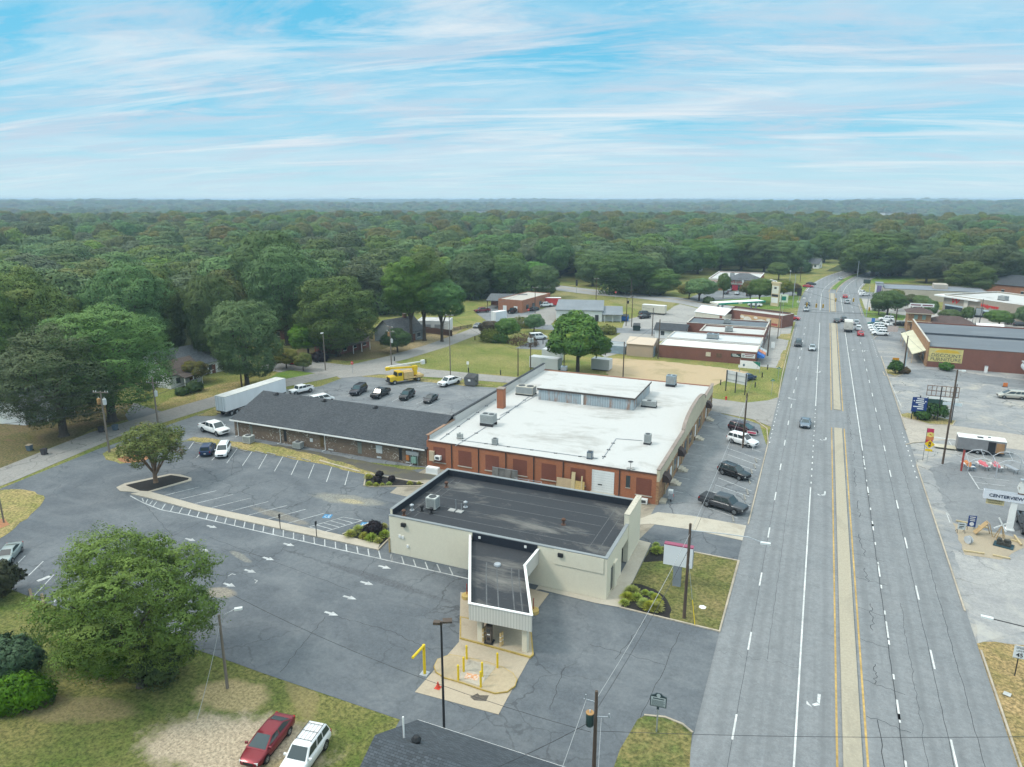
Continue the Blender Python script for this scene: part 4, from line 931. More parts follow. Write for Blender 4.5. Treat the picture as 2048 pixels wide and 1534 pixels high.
part('window_frame',creamw,bank,(X1-.01,66.05,.0,X1+.22,67.2,3.1))
part('wall_panel',creamw,bank,(-22.6,Y0-.09,3.0,X1-.35,Y0-.002,4.66))
roof=part('roof',epdm,bank,(X0+.3,Y0+.3,4.4,X1-.3,Y1-.3,4.56))
m=MB();m.box(X0+.302,Y0+.32,4.56,X0+.34,Y1-.3,5.34);m.box(X0+.34,Y1-.34,4.56,X1-.53,Y1-.302,5.34);m.box(X1-.34,Y0+.36,4.56,X1-.302,72.2,4.78)
m.build('upstand',epdmw,roof)
m=MB()
for y in(66.2,68.6,71.0,73.4,75.8):m.box(X0+2.2,y,4.561,X1-2.8,y+.09,4.565)
for x in(X0+1.6,X0+2.6,X1-1.5,X1-2.6):m.box(x,Y0+1.2,4.5655,x+.07,Y1-1.2,4.569)
m.build('membrane_seams',M('membrane lap seam',(.10,.105,.11),.7,.3,2),roof)
m=MB();m.box(X0-.04,Y0-.05,4.721,X1+.04,Y0+.33,4.80);m.box(X0-.04,Y0+.331,5.381,X0+.37,Y1+.04,5.44);m.box(X0+.371,Y1-.36,5.381,X1-.53,Y1+.04,5.44);m.box(X1-.34,Y0+.331,4.721,X1+.04,72.29,4.80)
m.build('coping',M('grey metal coping',(.24,.26,.27),.5,.1),bank)
part('coping',stained('weathered coping stone',(.50,.46,.38),(.28,.25,.2),.5,.65,1.2),bank,(X1-.56,72.26,5.861,X1+.1,Y1+.16,5.93))
for px,py in((808,1049),(1122,1109)):
 x,z=WY(px,py,Y0);m=MB();m.obox((x,Y0-.15,z),(.55,.3,.4));m.build('wall_lamp',blackpl,bank)
for px,py in((800,1072),(806,1074),(816,1092)):
 x,z=WY(px,py,Y0);m=MB();m.obox((x,Y0-.06,z),(.28,.12,.3));m.build('utility_box',white,bank)
part('corner_post',M('ochre corner guard',(.45,.33,.17),.7,.15),bank,(X0-.16,Y0-.1,0,X0-.02,Y0+.12,1.9))
can=[(-26.4,51.5),(-20.5,51.95),(-24.4,59.9),(-24.4,63.6),(-32.4,63.6)]
fasc=ribbed('white ribbed fascia',(.62,.60,.555),.3,.06)
m=MB()
for i,(a,b)in enumerate(zip(can,can[1:]+can[:1])):
 if i==3:continue
 m.obox(((a[0]+b[0])/2,(a[1]+b[1])/2,3.46+.001*i),(math.dist(a,b)+.12,.14,1.64),math.atan2(b[1]-a[1],b[0]-a[0]))
cf=m.build('canopy_fascia',fasc,bank)
m=MB()
for i,(a,b)in enumerate(zip(can,can[1:]+can[:1])):
 if i==3:continue
 m.obox(((a[0]+b[0])/2,(a[1]+b[1])/2,4.32+.001*i),(math.dist(a,b)+.26,.26,.07),math.atan2(b[1]-a[1],b[0]-a[0]))
m.build('rim',white,cf)
cr=MB().prism(can,3.55,3.78).build('canopy_roof',epdm,bank)
m=MB()
for dx in(1.4,2.6,4.2,5.0):
 m.strip([(-26.4+dx,52.2),(-26.4+dx-3.0,58.4),(-26.4+dx-3.6,59.8)],.12,3.786)
m.build('membrane_seams',MATS['membrane lap seam'],cr)
part('canopy_upstand',epdmw,bank,(-32.1,63.56,3.78,-24.5,63.695,4.7))
for x in(-31.2,-25.8):m=MB();m.obox((x,63.5,4.35),(.25,.1,.25));m.build('scupper',white,bank)
m=MB();x,y=T(995,1130,3.78);m.lathe([(.4,0),(.34,.14),(.1,.16)],(x,y,3.79),10);m.build('roof_drain',galv,cr)
for x,y in((-25.7,52.3),(-21.25,52.4),(-28.9,58.6),(-24.6,58.9)):part('column',creamw,bank,(x-.24,y-.24,.1,x+.24,y+.24,3.56))
def roofitem(name,label,cat,build,pos,rz=0,group=None,mat=galv):
 r=thing(name,label,cat,pos,rz,group);build(r);return r
acw=M('air conditioner casing',(.50,.52,.50),.5,.08);acg=M('grey air conditioner casing',(.34,.36,.36),.5,.12);acgr=M('grille dark',(.06,.065,.07),.6,.3,8)
acb=M('blue grey casing',(.26,.33,.38),.5,.1)
def ac(label,pos,d=(1,1,1),mat=acw,rz=0,fans=1,legs=.12,cat='air conditioner'):
 r=thing('air_conditioner',label,cat,pos,rz)
 w,l,h=d
 part('casing',mat,r,(-w/2,-l/2,legs,w/2,l/2,legs+h))
 m=MB()
 for k in range(fans):m.lathe([(min(l,w/fans)*.40,0),(min(l,w/fans)*.40,.05),(.06,.05)],((k-(fans-1)/2)*w/fans,0,legs+h),14)
 m.build('fan_grille',acgr,r)
 m=MB();m.box(-w/2+.08,-l/2-.012,legs+.12,w/2-.08,-l/2-.002,legs+h-.12);m.box(w/2+.002,-l/2+.08,legs+.12,w/2+.012,l/2-.08,legs+h-.12);m.build('coil_panel',M('coil fins',mul((.34,.36,.36),.8),.5,.2,9),r)
 part('skid',darkst,r,(-w/2-.06,-l/2+.05,0,w/2+.06,-l/2+.15,legs),(-w/2-.06,l/2-.15,0,w/2+.06,l/2-.05,legs))
 return r
def onroof(px,py,z):return T(px,py,z)+(z,)
ac('white boxy air conditioner on the black bank roof',onroof(866,1016,4.57),(1.25,1.15,1.35))
vpipe=M('rust brown vent',(.11,.055,.035),.6,.3,4)
for px,py,lb,mt in((893,974,'rust brown turbine vent by the roof corner',vpipe),(931,1014,'silver capped vent in the middle of the black roof',galv),(1127,1049,'rust brown vent alone on the right half of the black roof',vpipe),(808,1031,'slim dark vent at the cream wall edge of the black roof',vpipe),(824,1020,'silver topped stub vent left of the white roof unit',galv),(844,1022,'dark stub vent under the white roof unit',blackpl),(863,1027,'dark vent in front of the white roof unit',blackpl)):
 r=thing('roof_vent',lb,'vent',onroof(px,py,4.57))
 m=MB();m.lathe([(.3,0),(.28,.05),(.13,.06),(.13,.45)],n=10);m.build('pipe',mt,r)
 m=MB();m.lathe([(.20,.45),(.25,.52),(.25,.68),(.1,.78)],n=10);m.build('cap',mt,r)
r=thing('antenna_mount','thin antenna mast on a ballast tray on the black roof','antenna',onroof(912,1022,4.57))
m=MB();m.cyl((0,0,0),(0,0,1.5),.03);m.cyl((.6,.2,0),(.6,.2,1.0),.03);m.build('mast',galv,r);part('tray',M('ballast blocks',(.35,.35,.34),.9,.2),r,(-.9,-.4,0,-.1,.3,.1),(.1,-.4,0,.9,.3,.11))
bb=thing('brick_building','large red brick building with white coated flat roof and arched street front','building')
X0,X1,Y0,Y1,ZR=-52.7,-17.0,89.3,139.3,4.4
m=MB();m.box(X0,Y0,0,X1-.35,Y0+.35,ZR-.03);m.box(X0,Y0+.35,0,X0+.35,98,5.2)
m.build('wall',rbrick,bb);part('wall',rbrick,bb,(X0+.35,Y1-.35,0,X1-.35,Y1,ZR+.25))
m=MB();m.box(X0+.002,98,0,X0+.35,Y1,5.9);m.build('wall',whitew,bb)
m=MB();m.box(X0+.351,Y0+.36,ZR,X0+.42,98,5.15);m.box(X0+.351,98,ZR,X0+.43,Y1-.4,5.85);m.build('parapet_lining',wroof,bb)
m=MB();m.box(X0-.06,Y0-.02,5.201,X0+.45,97.9,5.29);m.build('coping',M('tile coping',(.30,.19,.13),.8,.3,4),bb)
m=MB();m.box(X0-.06,97.95,5.901,X0+.46,Y1+.05,6.02);m.build('coping',blackpl,bb)
rf=part('roof',wroof,bb,(X0+.35,Y0-.05,ZR-.02,X1-.35,Y1-.35,ZR+.1))
part('eave_flashing',M('dark eave metal',(.10,.055,.045),.6,.2),bb,(X0+.3,Y0-.09,ZR-.12,X1-.36,Y0-.052,ZR+.08))
m=MB();m.box(X1-.35,Y0,0,X1,Y1,3.35);m.build('street_wall',tbrick,bb)
m=MB();m.box(X1-.36,Y0+.001,3.35,X1+.02,107.5,4.98);m.box(X1-.36,128.5,3.35,X1+.02,Y1-.001,4.98)
arc=[(107.5,3.35)]+[(118-10.5*math.cos(math.pi*k/20),4.98+1.95*math.sin(math.pi*k/20))for k in range(21)]+[(128.5,3.35)]
m.add([(X1-.355,y,z)for y,z in arc]+[(X1+.06,y,z)for y,z in arc],[tuple(range(len(arc)))[::-1],tuple(range(len(arc),2*len(arc)))]+[(i,(i+1)%len(arc),(i+1)%len(arc)+len(arc),i+len(arc))for i in range(len(arc))])
m.build('parapet',M('cream stucco band',(.52,.46,.34),.8,.1,1),bb)
cop=M('stone coping brown',(.28,.23,.20),.8,.2,2)
m=MB();m.box(X1-.42,Y0-.04,4.981,X1+.1,107.5,5.12);m.box(X1-.42,128.5,4.981,X1+.1,Y1+.04,5.12)
for a,b in zip(arc[1:-2],arc[2:-1]):m.obox((X1-.15,(a[0]+b[0])/2,(a[1]+b[1])/2+.05),(.56,math.dist(a,b)+.06,.13),0,None,math.atan2(b[1]-a[1],b[0]-a[0]))
m.build('coping',cop,bb)
for y in(93.2,98.5,106.2,111.2,116,120.6,125.2,133,137.5):
 part('pilaster',M('pale pilaster',(.42,.33,.22),.8,.15),bb,(X1+.001,y,0,X1+.16,y+.4,3.34))
for y,w,z1 in((94.5,1.6,2.9),(99.6,2.2,2.8),(108.4,2.0,2.9),(113,2.2,2.9),(122.4,2.0,2.9),(134.5,2.2,2.9)):
 part('window',glass,bb,(X1-.02,y,1.0,X1+.04,y+w,z1))
for y in(97.1,102.9,118.6,130.6):part('door',white,bb,(X1-.02,y,.5,X1+.05,y+1.0,2.6))
for y in(92.2,103.4,131.1):
 m=MB();n=8;P=[]
 for k in range(n+1):
  t=math.pi/2*k/n;P.append((X1+.03+1.0*math.cos(t),2.55+1.1*math.sin(t)))
 for(a,b)in zip(P[:-1],P[1:]):m.quad((a[0],y-.8,a[1]),(a[0],y+.8,a[1]),(b[0],y+.8-.25*0,b[1]),(b[0],y-.8,b[1]))
 for s in(-.8,.8):m.add([(p[0],y+s,p[1])for p in P]+[(X1+.03,y+s,2.55)],[tuple(range(n+2))])
 m.build('awning',M('brown awning canvas',(.065,.045,.042),.8,.15),bb)
for y in(97.2,103.0,118.7,130.7):
 part('steps',conc,bb,(X1+.17,y-.5,0,X1+.75,y+1.3,.5),(X1+.751,y-.4,0,X1+1.15,y+1.2,.33),(X1+1.151,y-.3,0,X1+1.55,y+1.1,.16))
part('steps',conc,bb,(X1+.02,89.9,0,X1+.9,91.3,.35))
def wallbox(name,mat,parent,pa,pb,c,d0,d1):
 x0,z1=WY(pa[0],pa[1],c);x1,z0=WY(pb[0],pb[1],c)
 return part(name,mat,parent,(x0,c-d1,max(0,z0),x1,c-d0,z1))
PAN=[((867,893),(891,921)),((917,905),(943,932)),((971,911),(998,940)),((1026,920),(1054,948)),((1083,928),(1112,958)),((1141,937),(1171,966)),((1272,959),(1303,989))]
for i,(a,b)in enumerate(PAN):
 x0,_=WY(a[0],(a[1]+b[1])/2,Y0);x1,_=WY(b[0],(a[1]+b[1])/2,Y0)
 part('infill_panel',rbrickd,bb,(x0,Y0-.02,1.15,x1,Y0-.004,3.55))
 part('sill',stone,bb,(x0-.1,Y0-.14,1.02,x1+.1,Y0-.004,1.149))
x0,z1=WY(1184,947,Y0);x1,z0=WY(1227,995,Y0)
dr=part('roller_door',ribbed('white roller door',(.68,.70,.71),9.0,.1),bb,(x0,Y0-.03,.55,x1,Y0-.004,3.75))
m=MB()
for k in range(9):m.box(x0,Y0-.037,.6+k*.35,x1,Y0-.031,.615+k*.35)
m.build('panel_joints',greyst,dr);part('handle',blackpl,dr,((x0+x1)/2-.7,Y0-.06,1.6,(x0+x1)/2-.1,Y0-.038,1.75))
part('dock_sill',conc,bb,(x0-.15,Y0-.4,.25,x1+.15,Y0-.004,.549))
x0,_=WY(1252,960,Y0);x1,_=WY(1260.5,960,Y0)
w=part('window',glass,bb,(x0,Y0-.03,1.9,x1,Y0-.004,3.6));part('sill',stone,w,(x0-.06,Y0-.1,1.8,x1+.06,Y0-.004,1.899))
for px in(904,957.5,1012,1067.5,1126,1238):
 x,_=WY(px,930+(px-904)*.16,Y0);m=MB();m.cyl((x,Y0-.08,.05),(x,Y0-.08,ZR-.1),.07,n=6);m.build('downpipe',darkst,bb)
for px,py in((878,914),(1289,1000)):
 x,z=WY(px,py,Y0);m=MB();m.obox((x,Y0-.3,z),(.95,.6,.62));a_=m.build('window_air_conditioner',white,bb);part('grille',acgr,a_,(x-.3,Y0-.612,z-.2,x+.3,Y0-.601,z+.2))
ch=part('chimney',rbrick,bb,(-49.8,108.9,ZR+.1,-48.6,110.1,8.0));part('cap',cop,ch,(-49.9,108.8,8.0,-48.5,110.2,8.15))
cl=part('clerestory',ribbed('rusty blue steel siding',(.34,.40,.44),.45,.4,(.26,.14,.085)),bb,(-45.1,117,ZR+.1,-27.4,129.6,6.6))
part('roof',wroof,cl,(-45.3,116.8,6.6,-27.2,129.8,6.78));part('fascia',M('dark brown fascia',(.07,.055,.05),.6,.2),cl,(-45.32,116.76,6.42,-27.18,116.798,6.72),(-27.198,116.8,6.42,-27.16,129.8,6.72))
part('downpipe',white,cl,(-36.9,116.85,ZR+.1,-36.5,116.99,6.5));
m=MB()
for seg in([(1132,738),(1003,835),(910,893)],[(1075,738),(880,880)],[(915,880),(1100,905),(1195,918)],[(1205,918),(1232,878),(1285,882)],[(1000,832),(1075,790)]):
 P=[T(a[0],a[1],ZR+.1)+(ZR+.17,)for a in seg];m.path(P,.045,5)
m.build('conduit',greyst,rf)
m=MB()
for seg in([(1132,738),(1003,835),(910,893)],[(1075,738),(880,880)],[(915,880),(1195,918)],[(1205,918),(1232,878)]):
 for a,b in zip(seg[:-1],seg[1:]):
  A,B=T(a[0],a[1],ZR+.1),T(b[0],b[1],ZR+.1);n=max(1,int(math.dist(A,B)/4.2))
  for k in range(n+1):t=(k+.3)/(n+1);m.obox((A[0]+(B[0]-A[0])*t,A[1]+(B[1]-A[1])*t,ZR+.14),(.5,.22,.08),.3)
m.build('conduit_blocks',blackpl,rf)
zr=ZR+.1
ac('large grey packaged unit on a white kerb near the brown roof',onroof(977,850,zr),(2.2,1.8,1.4),acg,0,2,.5)
ac('long pale packaged unit beside the chimney',onroof(1052,789,zr),(3.4,2.0,1.4),M('beige casing',(.50,.47,.40),.5,.1),0,2,.3)
ac('small white mini-split outdoor unit near the brick corner',onroof(920,877,zr),(.95,.4,.75),acw,0,1)
ac('small grey round-top unit at the south edge of the white roof',onroof(990,889,zr),(.75,.75,.85),acg,0,1)
ac('dark blue cylindrical unit over the white roller door',onroof(1180,917,zr),(.75,.75,.95),M('dark blue casing',(.10,.14,.19),.5,.1),0,1)
ac('tall grey condenser near the street parapet',onroof(1295,888,zr),(.95,.9,1.3),acg,0,1,.3)
ac('blue grey packaged unit at the far street corner of the white roof',onroof(1342,772,zr),(1.8,1.6,1.7),acb,0,2,.5)
ac('low long grey condenser beside the clerestory',onroof(1298,814,zr),(2.6,1.0,.9),acg,0,1,.3)
ac('small unit at the north edge of the white roof',onroof(1128,742,zr),(1.2,1,.9),acb,0,1,.2)
r=thing('satellite_dish','two small dish antennas on ballast near the roof corner','antenna',onroof(1261,938,zr),.4)
m=MB();m.cyl((0,0,0),(0,0,.9),.03);m.lathe([(.05,.0),(.35,.1),(.38,.12)],(0,.1,.9),12);m.build('dish',darkst,r);part('ballast',M('ballast blocks',(.35,.35,.34)),r,(-.5,-.4,0,-.1,.2,.18),(.15,-.4,0,.55,.2,.181))
br=thing('brick_building','long brown mottled brick building with charcoal shingle gable roof','building')
x0,x1,y0,y1,ze,zr_=-91.2,-52.8,89.3,105.4,3.15,6.0;yr=(y0+y1)/2
m=MB();m.box(x0,y0,0,x1,y0+.3,ze);m.box(x0,y0+.3,0,x0+.3,y1-.3,ze);m.box(x0,y1-.3,0,x1,y1,ze)
m.add([(x0,y0,ze),(x0,y1,ze),(x0,yr,zr_-.1),(x0+.3,y0,ze),(x0+.3,y1,ze),(x0+.3,yr,zr_-.1)],[(0,2,1),(3,4,5),(0,3,5,2),(2,5,4,1)])
m.build('wall',bbrick,br)
sl=(zr_-ze)/(yr-y0)
def gable(x0,x1,y0,y1,ze,zr,oh=.5,ohx=.4,th=.14):
 yr=(y0+y1)/2;s=(zr-ze)/(yr-y0);m=MB()
 za=ze-oh*s
 for sgn,ya in((1,y0-oh),(-1,y1+oh)):
  vs=[(x0-ohx,ya,za),(x1+ohx,ya,za),(x1+ohx,yr,zr),(x0-ohx,yr,zr)]
  vs+=[(a,b,c+th)for a,b,c in vs]
  f=[(0,3,2,1),(4,5,6,7),(0,1,5,4),(1,2,6,5),(2,3,7,6),(3,0,4,7)]
  m.add(vs,f if sgn>0 else[q[::-1]for q in f])
 return m
rf2=gable(x0,x1+.0,y0,y1,ze,zr_,.5,.35).build('roof',dshing,br)
m=MB();m.box(x0-.4,y0-.62,ze-.32,x1+.02,y0-.5,ze-.1);gut=m.build('gutter',white,br)
for px,py in((477,860),(562,880),(651,892),(826,925)):
 x,_=WY(px,py,y0);m=MB();m.cyl((x,y0-.08,.1),(x,y0-.08,ze-.5),.06,n=6);m.cyl((x,y0-.08,ze-.5),(x,y0-.55,ze-.25),.06,n=6);m.cyl((x,y0-.08,.1),(x-.2,y0-.7,.06),.06,n=6);m.build('downpipe',white,br)
gdoor=M('grey green door',(.16,.18,.16),.6,.1)
for a,b,mt,nm in(((500,851),(506,870),gdoor,'door'),((567,862),(574,884),blackpl,'window'),((640,874),(648,896),M('amber window pane',(.12,.085,.04),.2,.2),'window'),((715,886),(724,908),gdoor,'window'),((797.5,899),(804.5,922),blackpl,'window')):  # the amber pane is a dark amber-brown base colour
 xa,_=WY(a[0],a[1],y0);xb,_=WY(b[0],b[1],y0);w=part(nm,mt,br,(xa,y0-.03,.45 if nm=='window' else .05,xb,y0-.004,2.35));part('frame',darkst,w,(xa-.08,y0-.05,2.352,xb+.08,y0-.005,2.45))
for a,b in(((752,890),(765,907)),((812,923),(823,928)),((657,897),(667,902)),((620,876),(626,884)),((754,912),(763,918))):
 xa,za=WY(a[0],a[1],y0);xb,zb=WY(b[0],b[1],y0);part('wall_plate',M('pale panel paint',(.52,.55,.56),.6,.1),br,(xa,y0-.06,max(.2,zb),xb,y0-.004,za))
for px,py in((566,788),(660,801),(760,815)):
 x,y=T(px,py,5.6);r=thing('roof_vent','low dark ridge vent on the charcoal shingle roof','vent',(x,yr-.55,zr_-.02),0,'ridge vents on the charcoal roof');m=MB();m.lathe([(.3,0),(.3,.12),(.18,.3),(.05,.34)],n=8);m.build('hood',darkst,r);part('flashing',blackpl,r,(-.45,-.45,-.08,.45,.45,.01))
for px,py,d,lb,mt in((498,886,(1.5,1.3,1.2),'pale square condenser beside the first brown brick bay',acw),(597,897,(1.5,1.1,1.0),'low grey condenser below the electric panels',acg)):
 ac(lb,T(px,py)+(.05,),d,mt,.05)
r=thing('electric_cabinet','pale grey electric cabinet on posts against the brown brick wall','cabinet',T(581,886)+(.05,))
part('cabinet',acw,r,(-1.0,-.2,.9,.0,.2,2.1),(.05,-.2,1.0,.9,.2,2.0));part('post',galv,r,(-.8,-.05,0,-.7,.05,.9),(.5,-.05,0,.6,.05,1.0))
r=thing('generator','white standby generator at the corner of the red brick wall','generator',T(866,948)+(.06,),0);m=MB();m.box(-1.0,-.4,.1,1.0,.4,.95);m.obox((0,0,1.0),(1.9,.7,.14));m.build('housing',white,r);part('base',conc,r,(-1.15,-.5,0,1.15,.5,.1))
r=thing('meter_bank','row of grey electric meters and green box where brown meets red brick','meters',(-54.6,89.2,0))
part('trough',galv,r,(-1.6,-.3,1.7,.6,-.02,2.3));part('cabinet',M('utility green',(.22,.36,.31),.6,.1),r,(-.6,-.45,.5,.2,-.02,1.5));part('cabinet',M('orange box',(.45,.16,.05),.6,.1),r,(-1.6,-.35,.8,-1.1,-.02,1.55));m=MB();m.cyl((-.9,-.2,0),(-.9,-.2,1.7),.05,n=6);m.cyl((.4,-.2,0),(.4,-.2,1.7),.05,n=6);m.build('conduit',galv,r)
r=thing('utility_box','cream cabinet fixed on the red brick corner','cabinet',(-51.7,89.28,1.3));part('housing',M('cream cabinet',(.55,.45,.32),.6,.1),r,(-.4,-.35,0,.4,0,1.5));part('lid',M('cream cabinet',(.55,.45,.32)),r,(-.43,-.38,1.5,.43,0,1.56))
bl=thing('shingle_roof_building','dark shingle gable roof house at the bottom edge near the light pole','building')
x0,x1,y0,y1=-23.3,-9.6,27.6,37.2
m=MB();m.box(x0,y0,0,x1,y0+.2,3.4);m.box(x0,y1-.2,0,x1,y1,3.4);m.box(x0,y0+.2,0,x0+.2,y1-.2,3.4);m.box(x1-.2,y0+.2,0,x1,y1-.2,3.4)
for x in(x0,x1-.2):m.add([(x,y0,3.4),(x,y1,3.4),(x,(y0+y1)/2,5.9),(x+.2,y0,3.4),(x+.2,y1,3.4),(x+.2,(y0+y1)/2,5.9)],[(0,2,1),(3,4,5),(0,3,5,2),(2,5,4,1)])
m.build('wall',bbrick,bl)
rf3=gable(x0,x1,y0,y1,3.4,6.0,.45,.4).build('roof',shingle('blue charcoal shingles',(.066,.078,.092),.15),bl)
part('drip_edge',white,bl,(x0-.42,y1+.45,3.12,x1+.42,y1+.5,3.27))
for px,py,z,hh,mt in((808,1476,5.5,1.6,white),(833,1488,5.4,.3,blackpl),(783,1500,5.3,.35,white)):
 x,y=T(px,py,z);r=thing('roof_vent',{1.6:'tall white pipe vent on the bottom charcoal roof',.3:'round black vent on the bottom charcoal roof',.35:'short white pipe on the near slope of the bottom roof'}[hh],'vent',(x,y,z-.25))
 m=MB()
 if mt is blackpl:m.lathe([(.16,0),(.16,.35),(.3,.45),(.34,.65),(.2,.85),(.05,.9)],n=12)
 else:m.cyl((0,0,0),(0,0,hh+.3),.06,n=8)
 m.build('pipe',mt,r);m=MB();m.lathe([(.25,.12),(.14,.26)]if mt is not white else[(.22,.1),(.08,.25)],n=10);m.build('collar',galv,r)
def flat(label,x0,x1,y0,y1,h,wall,roofm,parapet=.3,name='shop_building',pos=None,rz=0,roof_in=.25,coping=None):
 """local origin at (0,0) unless pos is given"""
 r=thing(name,label,'building',pos or(0,0,0),rz)
 m=MB();t=.25
 m.box(x0,y0,0,x1,y0+t,h+parapet);m.box(x0,y1-t,0,x1,y1,h+parapet);m.box(x0,y0+t,0,x0+t,y1-t,h+parapet);m.box(x1-t,y0+t,0,x1,y1-t,h+parapet);m.build('wall',wall,r)
 part('roof',roofm,r,(x0+t,y0+t,h-.15,x1-t,y1-t,h))
 if coping:part('coping',coping,r,(x0-.05,y0-.05,h+parapet,x1+.05,y0+t+.05,h+parapet+.08),(x0-.05,y1-t-.05,h+parapet,x1+.05,y1+.05,h+parapet+.08),(x0-.05,y0+t+.05,h+parapet,x0+t+.05,y1-t-.05,h+parapet+.081),(x1-t-.05,y0+t+.05,h+parapet,x1+.05,y1-t-.05,h+parapet+.081))
 return r
def openings(r,kind,mat,face,c,spans,z0,z1,frame=None):
 for a,b in spans:
  if face=='S':o=part(kind,mat,r,(a,c-.05,z0,b,c-.004,z1))
  elif face=='N':o=part(kind,mat,r,(a,c+.004,z0,b,c+.05,z1))
  elif face=='E':o=part(kind,mat,r,(c+.004,a,z0,c+.05,b,z1))
  else:o=part(kind,mat,r,(c-.05,a,z0,c-.004,b,z1))
  if frame and face=='S':part('frame',frame,o,(a-.1,c-.07,z0-.1,b+.1,c-.052,z0),(a-.1,c-.07,z1,b+.1,c-.052,z1+.1))
def house(label,pos,rz,L,W,h,rise,wall,roofm,wins=3,chim=False,porch=False,name='house'):
 r=thing(name,label,'house',pos,rz)
 m=MB();t=.2
 m.box(-L/2,-W/2,0,L/2,W/2,h)
 for x in(-L/2,L/2-t):m.add([(x,-W/2,h),(x,W/2,h),(x,0,h+rise-.1),(x+t,-W/2,h),(x+t,W/2,h),(x+t,0,h+rise-.1)],[(0,2,1),(3,4,5),(0,3,5,2),(2,5,4,1)])
 m.build('wall',wall,r)
 rf=gable(-L/2,L/2,-W/2,W/2,h,h+rise,.5,.4).build('roof',roofm,r)
 for k in range(wins):
  x=-L/2+L*(k+.5)/wins
  w=part('window',glass,r,(x-.55,-W/2-.05,.9,x+.55,-W/2-.004,2.2));part('frame',white,w,(x-.7,-W/2-.07,.78,x+.7,-W/2-.052,.9),(x-.7,-W/2-.07,2.2,x+.7,-W/2-.052,2.32))
 part('window',glass,r,(L/2+.004,-.6,1.0,L/2+.05,.6,2.2))
 part('door',M('house door',(.15,.06,.04),.5,.1),r,(-.5+L*.17,-W/2-.06,0,.45+L*.17,-W/2-.01,2.05))
 if chim:c=part('chimney',mbrick,r,(L*.18,-.4,h,L*.18+.9,.5,h+rise+1.0));part('cap',cop,c,(L*.18-.06,-.46,h+rise+1.0,L*.18+.96,.56,h+rise+1.1))
 if porch:
  m=MB();m.add([(-L*.3,-W/2-2.6,2.35),(L*.3,-W/2-2.6,2.35),(L*.3,-W/2,3.0),(-L*.3,-W/2,3.0),(-L*.3,-W/2-2.6,2.5),(L*.3,-W/2-2.6,2.5),(L*.3,-W/2,3.15),(-L*.3,-W/2,3.15)],[(0,3,2,1),(4,5,6,7),(0,1,5,4),(1,2,6,5),(2,3,7,6),(3,0,4,7)]);p=m.build('porch_roof',roofm,r)
  for x in(-L*.28,0,L*.28):part('post',white,p,(x-.08,-W/2-2.5,0,x+.08,-W/2-2.34,2.36))
 return r
HPI=math.pi/2
house('white house with wide grey shingle roof behind the white trailer',(-137,121,0),HPI-.15,17,13,3.0,3.2,whitew,gshing,4)
house('white cottage with small brown gable and porch by the big oak',(-130.5,112,0),HPI-.05,8,7,3.2,2.2,whitew,brshing,2,False,True)
house('pale cottage with dark grey gable in the shade at far left',(-136,83,0),HPI+.2,11,9,2.9,2.6,whitew,gshing,3,False,True)
house('low brown roofed house behind the yellow-green tree',(-142,168,0),.3,14,9,2.8,2.2,mbrick,brshing,3)
house('brick house with brown roof hidden under the broad street tree',(-119,158,0),HPI-.1,12,9,2.8,2.4,mbrick,brshing,3,False,True)
house('grey gabled house with brick chimney behind the bushy shrub',(-112,176,0),HPI-.3,11,9,3.0,3.4,M('grey shingle wall',(.22,.25,.26),.8,.15),gshing,3,True)
r=flat('low white flat-roofed garage behind the three tall trunks',-5,5,-3.5,3.5,3.4,whitew,wroof,.15,'garage_building',(-110,194,0),.3);openings(r,'door',greyst,'S',-3.5,[(-3.6,-.6),(.6,3.6)],0,2.4)
house('ranch house with grey roof and brick chimney at the wood edge',(-92,455,0),.15,24,12,3.2,3.4,M('buff siding',(.42,.38,.33),.8,.1),gshing,4,True)
house('white house half hidden in trees left of the pharmacy',(-70,425,0),.1,14,9,3,2.6,whitew,gshing,3)
house('white house beside the curving road at the wood edge',(-6,470,0),-.2,12,9,3,2.6,whitew,gshing,3)
def unit(label,x0,x1,y0,y1,h,wall,roofm,par=.25,ret=False):
 return flat(label,x0,x1,y0,y1,h,wall,roofm,par,'shop_building',coping=M('pale coping',(.50,.47,.42),.7,.15))
u1=unit('red brick shop end with stained white roof facing the dirt lot',-36.8,-12.4,182.4,191.9,3.2,mbrick,stained('stained white roof',(.66,.66,.64),(.40,.36,.30),.52,.72,.3,(.5,1,1)),.08)
for a,b,mt,nm in(((1412,704),(1421,713),M('poster cream',(.6,.52,.4),.7,.2,6),'wall_sign'),((1433,706),(1443,715),M('boarded window',(.14,.08,.05),.8,.2),'window'),((1462,707),(1481,714.5),M('sign dark green',(.02,.05,.045),.5,.1),'wall_sign'),((1483,706.5),(1510,717),M('sign white',(.66,.66,.66),.5,.05),'wall_sign')):
 xa,za=WY(a[0],a[1],182.4);xb,zb=WY(b[0],b[1],182.4);s_=part(nm,mt,u1,(xa,182.3,zb,xb,182.395,za))
 if mt is MATS['sign dark green']:
  m=MB()
  for k,(l0,l1)in enumerate(((.15,.55),(.1,.75),(.2,.9))):m.box(xa+(xb-xa)*l0,182.285,zb+.12+.25*(2-k),xa+(xb-xa)*l1,182.299,zb+.24+.25*(2-k))
  m.build('sign_lines',white,s_)
 if mt is MATS['sign white']:
  m=MB();m.box(xa+.8,182.285,zb+.75,xb-.3,182.299,zb+.95);m.box(xa+1.0,182.285,zb+.35,xb-.5,182.299,zb+.5);m.build('sign_lines',M('maroon print',(.2,.04,.07)),s_)
  m=MB();m.lathe([(.3,0),(.22,.02)],n=10);m.build('emblem',M('grey print',(.3,.32,.34)),s_,(xa+.5,182.29,zb+.5),(HPI,0,0))
